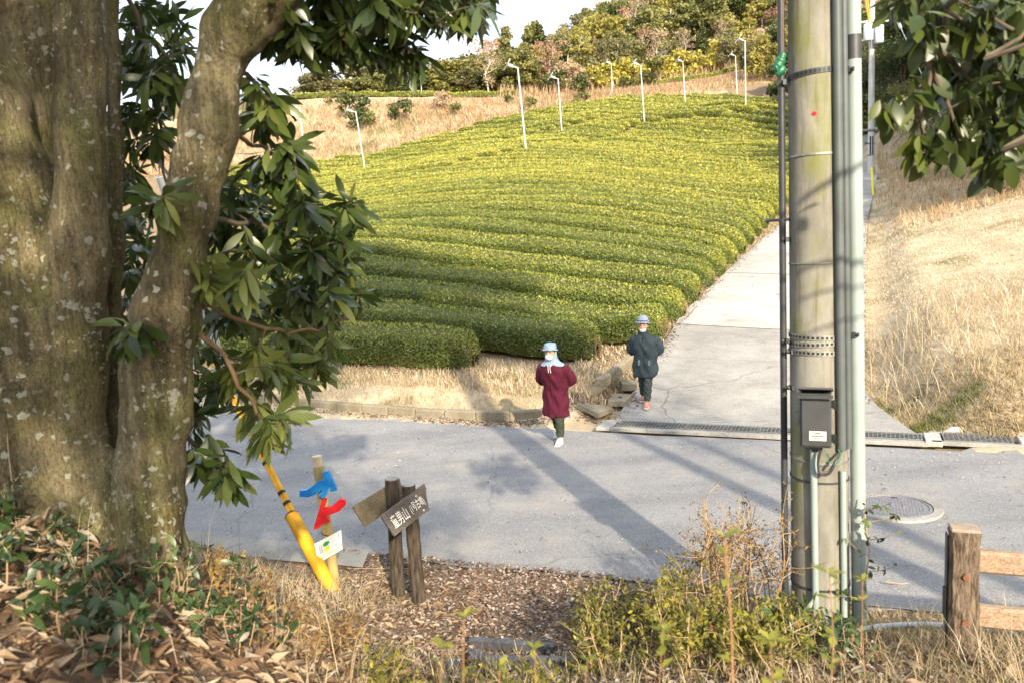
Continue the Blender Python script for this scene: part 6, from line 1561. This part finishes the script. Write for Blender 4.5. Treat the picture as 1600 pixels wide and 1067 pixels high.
# strip between hedge ends and lane, and the soil under the open hedge ends
n = 26000
y = rng.uniform(14, 42, n); x = lane_left(y) - rng.random(n) ** 1.5 * 1.7 + .02
blades('margin_grass', x, y, rng.uniform(.04, .16, n), rng.uniform(.012, .03, n), M_straw1, .93)
n = 30000
t = rng.uniform(-14, 6, n); q = ROW0 + t[:, None] * RU + (rng.random(n) * 2.0 - .8)[:, None] * RN
q = q[q[:, 0] < lane_left(q[:, 1]) - .15]; n = len(q)
blades('hedge_foot_grass', q[:, 0], q[:, 1], rng.uniform(.05, .22, n), rng.uniform(.008, .018, n), M_straw1, .92)
q = rng.random(2600); yy = 12.6 + q * 20; sd = rng.random(2600) < .5; x = np.where(sd, lane_left(yy) + np.abs(rng.normal(size=2600)) * .12, lane_right(yy) - np.abs(rng.normal(size=2600)) * .12)
LANE_EDGE = (x, yy)
# moss and weeds at the lane edge
q = on_lane(1072, 527); n = 900
x = q[0] - .18 + rng.normal(size=n) * .10; y = q[1] + rng.normal(size=n) * .35
blades('moss', x, y, rng.uniform(.02, .07, n), rng.uniform(.015, .03, n), leafmat('bright moss', [(0, (.14, .16, .01)), (1, (.36, .36, .03))], .8, .2), .7)
# dry slope on the right
n = 62000
y = 10.3 + 24 * rng.random(n) ** 1.5; x = lane_right(y) + .05 + (rng.random(n) ** 1.3) * (.56 * y + 3.0 - lane_right(y)).clip(.5)
d = np.hypot(x, y)
ok = (y > y_far(x) + .42) & (rng.random(n) < .5 + .5 * patchy(x, y, .8)); x, y, d = x[ok], y[ok], d[ok]
face_ = (y - y_far(x) < 3.3)
green = (patchy(x * 1.3 + 1, y * 1.7, .9) > .70) & face_
r = np.clip(np.where(face_, .32, .66) + .40 * rng.random(len(x)) - .38 * green, 0, 1)
blades('slope_grass', x, y, np.where(face_, rng.uniform(.06, .24, len(x)), rng.uniform(.03, .10, len(x))) , rng.uniform(.0011, .0019, len(x)) * d * .62, M_mixgrass, 1.0, rnd=r)
n = 2600
y = rng.uniform(11.5, 16.5, n); x = rng.uniform(5.9, 11, n); ok = (x > lane_right(y) + .1) & (y > y_far(x) + .6); x, y = x[ok], y[ok]
blades('long_straw', x, y, rng.uniform(.35, .8, len(x)), rng.uniform(.008, .013, len(x)), M_straw1, .96)
# near bank: dry grass
def near_grass(name, n, xr, yr, h, w, mat, lean, f=None, rn=None):
    x = rng.uniform(*xr, n); y = rng.uniform(*yr, n); ok = (y < y_near(x) - .05)
    if f is not None: ok &= f(x, y)
    x, y = x[ok], y[ok]; return blades(name, x, y, rng.uniform(*h, len(x)), rng.uniform(*w, len(x)), mat, lean, rnd=None if rn is None else np.clip(rn + .5 * rng.random(len(x)), 0, 1))
near_grass('bank_grass', 15000, (.9, 4.6), (2.6, 5.7), (.04, .20), (.003, .007), M_mixgrass, .97, lambda x, y: rng.random(len(x)) < .4 + .6 * patchy(x, y, 2), .25)
near_grass('bank_grass', 9000, (-3.6, -.9), (3.0, 7.6), (.04, .16), (.003, .006), M_mixgrass, .96, lambda x, y: rng.random(len(x)) < patchy(x, y, 2), .10)
near_grass('bank_grass', 1300, (-2.4, -1.25), (4.6, 6.6), (.10, .34), (.003, .005), M_straw1, .98)
near_grass('bank_grass', 170, (-2.4, -.4), (1.9, 4.4), (.2, .6), (.002, .004), M_straw1, .97)
near_grass('bank_grass', 600, (2.2, 3.2), (3.3, 4.6), (.15, .4), (.003, .005), M_straw1, .9)
near_grass('bank_grass', 1600, (-.9, 1.2), (2.6, 4.6), (.05, .22), (.003, .006), M_mixgrass, .8)
# leaf chips over the gravelly bank in front of the signposts, litter along kerb and lane
LCH = leaf_template(.5, .5, .2, 2, .5)
def litter(name, x, y, size, mat, lift=.01, parent=None, tilt=.55, tpl=LCH, rnd=None, wid=1.0):
    n = len(x); z = ground(x, y); z = np.where((y > y_near(x)) & (y < y_far(x)), .012, z) + lift * rng.random(n)
    N = norm(np.array((0, 0, 1.0)) + rng.normal(size=(n, 3)) * tilt); a = rng.random(n) * 6.283
    D = np.stack([np.cos(a), np.sin(a), rng.normal(size=n) * .2], 1)
    V, F = scatter(tpl[0], tpl[1], np.stack([x, y, z], 1), frame_rot(D, N), (size * rng.uniform(.6, 1.4, n))[:, None] * np.array((wid, 1, 1)))
    return link(name, mesh(name, V, F, mat, False, np.repeat(rng.random(n) if rnd is None else rnd, len(tpl[0]))), parent, kind='stuff')
n = 30000
x = rng.uniform(-1.9, 1.9, n); y = y_near(x) - rng.random(n) ** 1.15 * 3.6; y += .16 * patchy(x * 3, x * 2, 2)
ok = (y > 2.8) & (y < y_near(x) + .06); litter('leaf_chips', x[ok], y[ok], .036, M_chip, tpl=LEAF2, wid=.55)
n = 8000
x = rng.uniform(-4.2, -.3, n); y = rng.uniform(1.7, 7.2, n); ok = y < y_near(x) - .45; litter('leaf_litter', x[ok], y[ok], .07, M_dryleaf, .04, tilt=.8, tpl=leaf_template(.36, .5, .25, 2, .5))
n = 3600
x = rng.uniform(-2.7, -.1, n); y = rng.uniform(1.5, 3.7, n); litter('leaf_litter', x, y, .075, M_dryleaf, .04, tilt=.8, tpl=leaf_template(.34, .6, .3, 2, .5))
n = 4200
x = rng.uniform(.6, 4.4, n); y = rng.uniform(2.8, 5.8, n); ok = y < y_near(x) - .05; litter('leaf_litter', x[ok], y[ok], .055, M_dryleaf, .03, tilt=.8, tpl=leaf_template(.36, .5, .25, 2, .5))
n = 5200
i = rng.integers(0, 105, n); x = kp[i, 0] + rng.normal(size=n) * .1; y = kp[i, 1] - .03 - np.abs(rng.normal(size=n)) * .16; litter('kerb_litter', x, y, .045, M_chip, .02)
n = 2500
q = rng.random(n); x = np.interp(q, [0, 1], [1.2, 2.6]); y = np.interp(q, [0, 1], [12.9, 15.0]); x = x + rng.normal(size=n) * .16; y = y + rng.normal(size=n) * .15; litter('ditch_litter', x, y, .05, M_dryleaf, .03)
n = 1400
x = rng.uniform(5.3, 10, n); y = y_far(x) + .35 + np.abs(rng.normal(size=n)) * .5; litter('slope_litter', x, y, .06, M_dryleaf, .03)
n = 2600; x, y = LANE_EDGE; zz_ = zroad(y) + .02
N = norm(np.array((0, 0, 1.0)) + rng.normal(size=(n, 3)) * .4); V, F = scatter(LEAF2[0], LEAF2[1], np.stack([x, y, zz_], 1), frame_rot(rand_unit(n) * (1, 1, .1), N), .045 * rng.uniform(.5, 1.4, n))
link('lane_litter', mesh('lane_litter', V, F, M_chip, False, np.repeat(rng.random(n), 4)), kind='stuff')
n = 420
x = rng.uniform(-5, 6, n); y = rng.uniform(y_near(x) + .1, y_far(x) - .2); litter('road_litter', x, y, .035, M_chip, .004, tilt=.3)
# pebbles on the road
ico = np.array([(1, 0, 0), (-1, 0, 0), (0, 1, 0), (0, -1, 0), (0, 0, 1), (0, 0, -.6)], float); icf = [np.array([(0, 2, 4), (2, 1, 4), (1, 3, 4), (3, 0, 4), (2, 0, 5), (1, 2, 5), (3, 1, 5), (0, 3, 5)])]
n = 1500
x = rng.uniform(-4, 6, n); q = rng.random(n); y = np.where(rng.random(n) < .6, y_far(x) - .3 - np.abs(rng.normal(size=n)) * .8, y_near(x) + q * 4.2)
V, F = scatter(ico, icf, np.stack([x, y, np.full(n, .014)], 1), frame_rot(rand_unit(n) * (1, 1, .1), np.tile((0, 0, 1.0), (n, 1))), rng.uniform(.004, .011, n))
link('road_gravel', mesh('road_gravel', V, F, leafmat('pebble', [(0, (.12, .12, .12)), (.6, (.30, .29, .27)), (1, (.42, .40, .37))], .9, 0), False, np.repeat(rng.random(n), 6)), kind='stuff')
# big fallen leaves close to the viewpoint: parts of the bank, each its own
bank = ground_objs['bank']
LTF = [leaf_template(.30, c_, f_, 4, .5) for c_, f_ in ((.5, .2), (.8, .3), (.3, .35))]
prot = [[mesh('leaf', *t_, M_dryleaf, True, np.full(len(t_[0]), r_)) for r_ in (.25, .45, .6, .75, .85, .97)] for t_ in LTF]
cnt = 0
while cnt < 290:
    x = random.uniform(-2.3, -.2) if cnt < 235 else random.uniform(1.2, 3.2); y = random.uniform(1.9, 4.6) if cnt < 235 else random.uniform(3.3, 4.6)
    z = gz(x, y); D = np.array((random.gauss(0, 1), random.gauss(0, 1), random.gauss(0, .25))); N = norm(np.array((0, -.15, 1)) + rng.normal(size=3) * .45)
    M = Matrix((frame_rot(D[None], N[None])[0] * random.uniform(.07, .135)).tolist()).to_4x4(); M.translation = (x, y, z + random.uniform(.02, .07))
    o = bpy.data.objects.new('leaf', random.choice(random.choice(prot))); COL.objects.link(o); o.parent = bank; o.matrix_local = M; cnt += 1

# ---------------------------------------------------------------- shrubs and seedlings near the viewpoint
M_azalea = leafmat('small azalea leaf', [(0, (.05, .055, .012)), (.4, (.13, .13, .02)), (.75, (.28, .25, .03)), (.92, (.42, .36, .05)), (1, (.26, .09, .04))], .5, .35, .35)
M_russet = leafmat('russet small leaf', [(0, (.10, .07, .03)), (.5, (.24, .14, .05)), (1, (.36, .28, .08))], .6, .3, .3)
M_seed = leafmat('pale green seedling leaf', [(0, (.16, .19, .03)), (1, (.40, .38, .07))], .5, .4, .3)
M_dkleaf = leafmat('low dark green leaf', [(0, (.02, .045, .014)), (.6, (.05, .09, .025)), (1, (.13, .17, .04))], .4, .25, .5)
M_tan = plain('tan stem', (.36, .25, .14), .8, .25, 30, bump=.1); M_orstem = plain('orange brown stem', (.30, .16, .075), .7, .25, 30, bump=.1)
LO = leaf_template(.48, .15, .08, 2, .5)
def bush(name, label, cat, foots, hr, spread, nleaf, lsize, mat, stemmat, sr=.006, forks=4, low=.3, group=None, tpl=LO):
    base = np.array(foots[0], float); root = empty(name, base, label=label, cat=cat, group=group)
    mb = MB(); pts = []
    for f in foots:
        f = np.array(f, float); h = rng.uniform(*hr); a = rng.uniform(0, 6.28)
        top = f + np.array((math.cos(a) * spread * rng.random(), math.sin(a) * spread * rng.random(), h))
        P = spline([f - (0, 0, .04), (f + top) / 2 + rng.normal(size=3) * .04, top], 5); mb.tube(P - base, np.linspace(sr, sr * .4, len(P)), 5, False); pts.append(P[int(len(P) * low):])
        for _ in range(forks):
            k_ = rng.integers(3, len(P) - 2); d = norm(rng.normal(size=3) * (1, 1, .4) + (0, 0, .7)); L = h * rng.uniform(.2, .5)
            Q = spline([P[k_], P[k_] + d * L * .5 + rng.normal(size=3) * .02, P[k_] + d * L + (0, 0, .04 * L)], 4); mb.tube(Q - base, np.linspace(sr * .5, sr * .2, len(Q)), 4, False); pts.append(Q[2:])
    mb.build('stems', stemmat, root, True, kind='stuff', fix=False)
    A = np.concatenate(pts); i = rng.integers(0, len(A), nleaf); p = A[i] + rng.normal(size=(nleaf, 3)) * .012
    D = norm(rand_unit(nleaf) + (0, 0, .35)); N = norm(np.array((0, -.2, 1.0)) + rng.normal(size=(nleaf, 3)) * .5)
    V, F = scatter(tpl[0], tpl[1], p - base, frame_rot(D, N), lsize * rng.uniform(.55, 1.3, nleaf))
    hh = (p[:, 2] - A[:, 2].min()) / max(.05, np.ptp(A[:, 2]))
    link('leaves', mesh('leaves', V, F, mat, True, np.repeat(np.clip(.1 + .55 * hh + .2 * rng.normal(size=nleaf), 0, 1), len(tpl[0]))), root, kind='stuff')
    return root
def foots_px(n, xr, dr):
    out = []
    while len(out) < n:
        d = random.uniform(*dr); px = random.uniform(*xr); p = W(px, 950, d)
        if p[1] < y_near(p[0]) - .1: out.append((p[0], p[1], gz(p[0], p[1])))
    return out
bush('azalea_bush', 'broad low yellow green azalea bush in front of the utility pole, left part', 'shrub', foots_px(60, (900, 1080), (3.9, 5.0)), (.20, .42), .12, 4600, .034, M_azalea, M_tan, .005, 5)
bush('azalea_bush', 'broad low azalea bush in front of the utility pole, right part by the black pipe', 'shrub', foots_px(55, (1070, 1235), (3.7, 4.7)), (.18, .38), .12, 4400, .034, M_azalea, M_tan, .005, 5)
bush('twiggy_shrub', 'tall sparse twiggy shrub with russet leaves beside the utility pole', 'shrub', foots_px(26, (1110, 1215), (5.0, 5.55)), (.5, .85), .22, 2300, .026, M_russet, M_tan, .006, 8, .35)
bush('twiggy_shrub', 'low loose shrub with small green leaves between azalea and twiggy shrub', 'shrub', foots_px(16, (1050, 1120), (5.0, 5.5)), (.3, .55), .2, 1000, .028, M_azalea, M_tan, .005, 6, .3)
bush('weeds', 'dark broad-leaved weeds around the foot of the utility pole', 'weeds', foots_px(34, (1180, 1330), (4.0, 4.7)), (.08, .26), .12, 420, .085, M_dkleaf, M_tan, .003, 3, .2, None, leaf_template(.3, .3, .06, 4, .45))
bush('weeds', 'brownish green undergrowth spreading below the signposts at the bottom of the photo', 'weeds', foots_px(80, (560, 900), (2.7, 3.7)), (.06, .2), .12, 2600, .028, M_azalea, M_tan, .003, 4, .2)
bush('weeds', 'dull brown undergrowth around the foot of the yellow guy guard', 'weeds', foots_px(50, (300, 560), (3.3, 4.6)), (.08, .24), .12, 1900, .032, M_russet, M_tan, .003, 4, .2)
bush('evergreen_seedlings', 'dark green ground shoots among fallen leaves in the lower left corner', 'plant', foots_px(42, (-20, 210), (2.3, 3.3)), (.06, .2), .1, 620, .062, M_dkleaf, M_tan, .003, 3, .3, None, leaf_template(.42, .25, .08, 4, .5))
bush('evergreen_seedlings', 'green shoots and ferny leaves at the foot of the big leaning stem', 'plant', foots_px(30, (230, 420), (2.9, 3.7)), (.06, .22), .1, 420, .055, M_dkleaf, M_tan, .003, 3, .3, None, leaf_template(.36, .25, .08, 4, .5))
def seedling(px, py0, py1, d, label, r=.004, nl=10, ls=.05, mat=M_seed, tips=True):
    b = W(px, py0, d); t = W(px + random.uniform(-8, 8), py1, d + random.uniform(-.05, .05)); g = gz(b[0], b[1]); b = np.array((b[0], b[1], g))
    root = empty('seedling', b, label=label, cat='plant', group='out of focus seedlings at the bottom')
    P = spline([(0, 0, -.03), (t - b) * .35 + rng.normal(size=3) * .012, (t - b) * .7 + rng.normal(size=3) * .012, t - b], 6)
    mb = MB(); mb.tube(P, np.linspace(r * .72, r * .4, len(P)), 7); mb.build('stem', M_orstem, root, True)
    for i in range(nl + 6):
        k_ = len(P) - 1 if (tips and i < 4) else random.randrange(len(P) // 2, len(P)); a = i * 2.4
        D = norm(np.array((math.cos(a), math.sin(a), random.uniform(.0, .8)))); N = norm(np.array((-.3 * math.cos(a), -.3 * math.sin(a), 1)))
        s = ls * random.uniform(.6, 1.15); me = mesh('leaf', LO[0] * s @ frame_rot(D[None], N[None])[0].T + P[k_], LO[1], mat, True, np.full(len(LO[0]), random.random()))
        link('leaf', me, root)
for a in [(1132, 1100, 838, 1.75, 'tall orange brown seedling stem with few leaves, right of the bottom centre', .0052, 6, .045), (728, 1110, 962, 1.75, 'seedling with a leafy tip below the signposts', .0032, 9, .035), (1288, 1110, 895, 2.3, 'leafy seedling standing before the foot of the utility pole', .004, 12, .055), (1345, 1100, 905, 2.6, 'slim seedling before the pale conduit', .003, 9, .035),
          (835, 1110, 1012, 1.9, 'short leaning seedling left of the azalea bush', .003, 8, .035), (1030, 1110, 985, 2.0, 'seedling with round leaves inside the azalea bush', .003, 10, .045), (690, 1110, 1010, 1.7, 'low pale green seedling at the bottom, left of the leafy tip', .003, 10, .036), (920, 1110, 1030, 1.8, 'short seedling at the bottom edge below the azalea bush', .003, 9, .04), (1210, 1110, 1000, 2.0, 'bushy pale seedling between azalea bush and pole', .003, 12, .05), (780, 1110, 1040, 1.6, 'lowest seedling at the bottom centre', .003, 9, .034)]:
    seedling(*a)
# vine on the conduit
vb = onpole(-.1, 1.25, .14); 
oV = empty('climbing_vine', vb + pr, label='thin leafy vine climbing the conduits of the utility pole', cat='vine')
P = spline([vb + (0, 0, -.05), onpole(.12, 1.2, .15), onpole(.3, 1.0, .12), onpole(.48, 1.1, .13), onpole(.62, 1.2, .135), onpole(.80, 1.1, .12), onpole(.95, 1.15, .12)], 6) - vb
mb = MB(); mb.tube(P, np.linspace(.007, .003, len(P)), 6); br_ = []
for k_ in (12, 18, 22, 26, 30, 33):
    d = norm(np.array((rng.normal() * .3, 0, .3)) + vr * rng.choice([-1, 1, 1]) + vc * .4); Q = spline([P[k_], P[k_] + d * .09, P[k_] + d * .18 + (0, 0, .03)], 4); mb.tube(Q, np.linspace(.003, .0015, len(Q)), 4, False); br_.append(Q)
mb.build('stem', M_tan, oV, True)
A = np.concatenate(br_ + [P[14:]]); n = 64; i = rng.integers(0, len(A), n); D = norm(rand_unit(n) + vc * .5 + (0, 0, -.3)); N = norm(rng.normal(size=(n, 3)) * .5 + vc * .6 + (0, 0, .6))
tl_ = leaf_template(.42, .2, .08, 3, .5)
for j in range(n):
    me = mesh('leaf', (tl_[0] * rng.uniform(.03, .06)) @ frame_rot(D[j:j + 1], N[j:j + 1])[0].T + A[i[j]], tl_[1], M_dkleaf if rng.random() < .85 else M_seed, True, np.full(len(tl_[0]), rng.random())); link('leaf', me, oV)
# step edging with stake caps in the gravelly bank
M_edge = plain('dark weathered edging', (.085, .085, .095), .6, .3, 20, bump=.3)
def edging(p0, p1, label):
    a, b = W(*p0), W(*p1); a[2] = gz(a[0], a[1]); b[2] = gz(b[0], b[1]); d = norm(b - a); sd = norm(np.cross((0, 0, 1.0), d)); mb = MB()
    mb.box((0, 0, 0), (np.linalg.norm(b - a), .05, .10), np.array((d, sd, np.cross(d, sd))).T, bev=.01)
    mb.build('step_edging', M_edge, None, loc=(a + b) / 2 + (0, 0, .015), label=label, cat='step edging', group='step edgings in the bank')
edging((735, 988, 5.15), (870, 1018, 4.75), 'upper dark step edging board in the chip covered bank'); edging((735, 1036, 4.75), (930, 1066, 4.3), 'lower dark step edging board near the bottom edge')
for px, py, d, lb in ((791, 995, 5.05, 'round dark stake cap beside the upper step edging'), (743, 1021, 4.85, 'round dark stake cap between the two step edgings'), (705, 1056, 4.6, 'round dark stake cap at the bottom left of the lower step edging')):
    p = W(px, py, d); mb = MB(); mb.lathe([(.035, -.06), (.036, .0), (.046, .004), (.046, .016), (.040, .022), (.001, .023)], 18); mb.build('stake_cap', M_edge, None, True, loc=(p[0], p[1], gz(p[0], p[1]) + .035), label=lb, cat='stake', group='stake caps in the bank')
# pale stones at the foot of the slope
def stone(px, py, d, s, label, mat):
    p = W(px, py, d); n_ = 200; u = rand_unit(n_); import bmesh
    bm = bmesh.new()
    for q in u: bm.verts.new(q * (1 + .15 * math.sin(q[0] * 4 + 1) + .1 * rng.normal() * .3))
    r_ = bmesh.ops.convex_hull(bm, input=bm.verts); bmesh.ops.delete(bm, geom=[v for v in bm.verts if not v.link_faces], context='VERTS')
    me = bpy.data.meshes.new('stone'); bm.to_mesh(me); bm.free(); me.materials.append(mat); me.transform(Matrix.Diagonal((s[0], s[1], s[2], 1)))
    link('stone', me, None, (p[0], p[1], gz(p[0], p[1]) + s[2] * .5), label=label, cat='stone', group='stones at the foot of the slope')
M_stone = plain('pale stone', (.42, .41, .39), .85, .2, 12, bump=.4)
stone(1490, 664, 10.75, (.15, .09, .07), 'pale rounded stone lying behind the square drain grate', M_stone); stone(1515, 668, 10.6, (.05, .04, .03), 'small pale stone right of the larger stone', M_stone); stone(1374, 667, 11.4, (.06, .04, .025), 'small flat stone beside the drain, right of the utility pole', M_stone)
# dead sticks on the slope and the road
def stick(P, r, label, grp):
    P = [np.array(W(*q)) for q in P]
    for q in P: q[2] = max(gz(q[0], q[1]), 0) + .03
    S_ = spline(P, 5); mb = MB(); mb.tube(S_ - S_[0], np.linspace(r, r * .4, len(S_)), 6); mb.build('dead_twig', M_tan, None, True, loc=S_[0], label=label, cat='twig', group=grp)
stick([(1440, 575, 12.6), (1465, 600, 12.2), (1490, 625, 11.6), (1515, 640, 11.2)], .014, 'pale dead twig lying down the face of the dry slope', 'dead twigs')
stick([(1535, 640, 11.0), (1570, 620, 11.3), (1600, 600, 11.6)], .012, 'tan dead twig rising to the right edge on the dry slope', 'dead twigs')
stick([(1000, 858, 7.2), (1012, 862, 7.15), (1024, 866, 7.1)], .008, 'short dark twig on the asphalt in the pole shadow', 'dead twigs')
stick([(1385, 917, 6.2), (1405, 919, 6.15), (1420, 920, 6.15)], .008, 'short twig on the road behind the fence', 'dead twigs')
stick([(590, 905, 6.9), (660, 893, 6.95), (545, 830 + 75, 7.05)], .006, 'bent dry stalk beside the signposts', 'dead twigs')
stick([(0, 880, 2.9), (60, 860, 3.0), (130, 842, 3.1)], .010, 'dead stick lying among leaves at the foot of the big tree', 'dead twigs')
print('tris', sum(len(o.data.loop_triangles) if False else len(o.data.polygons) for o in scene.objects if o.type == 'MESH'))
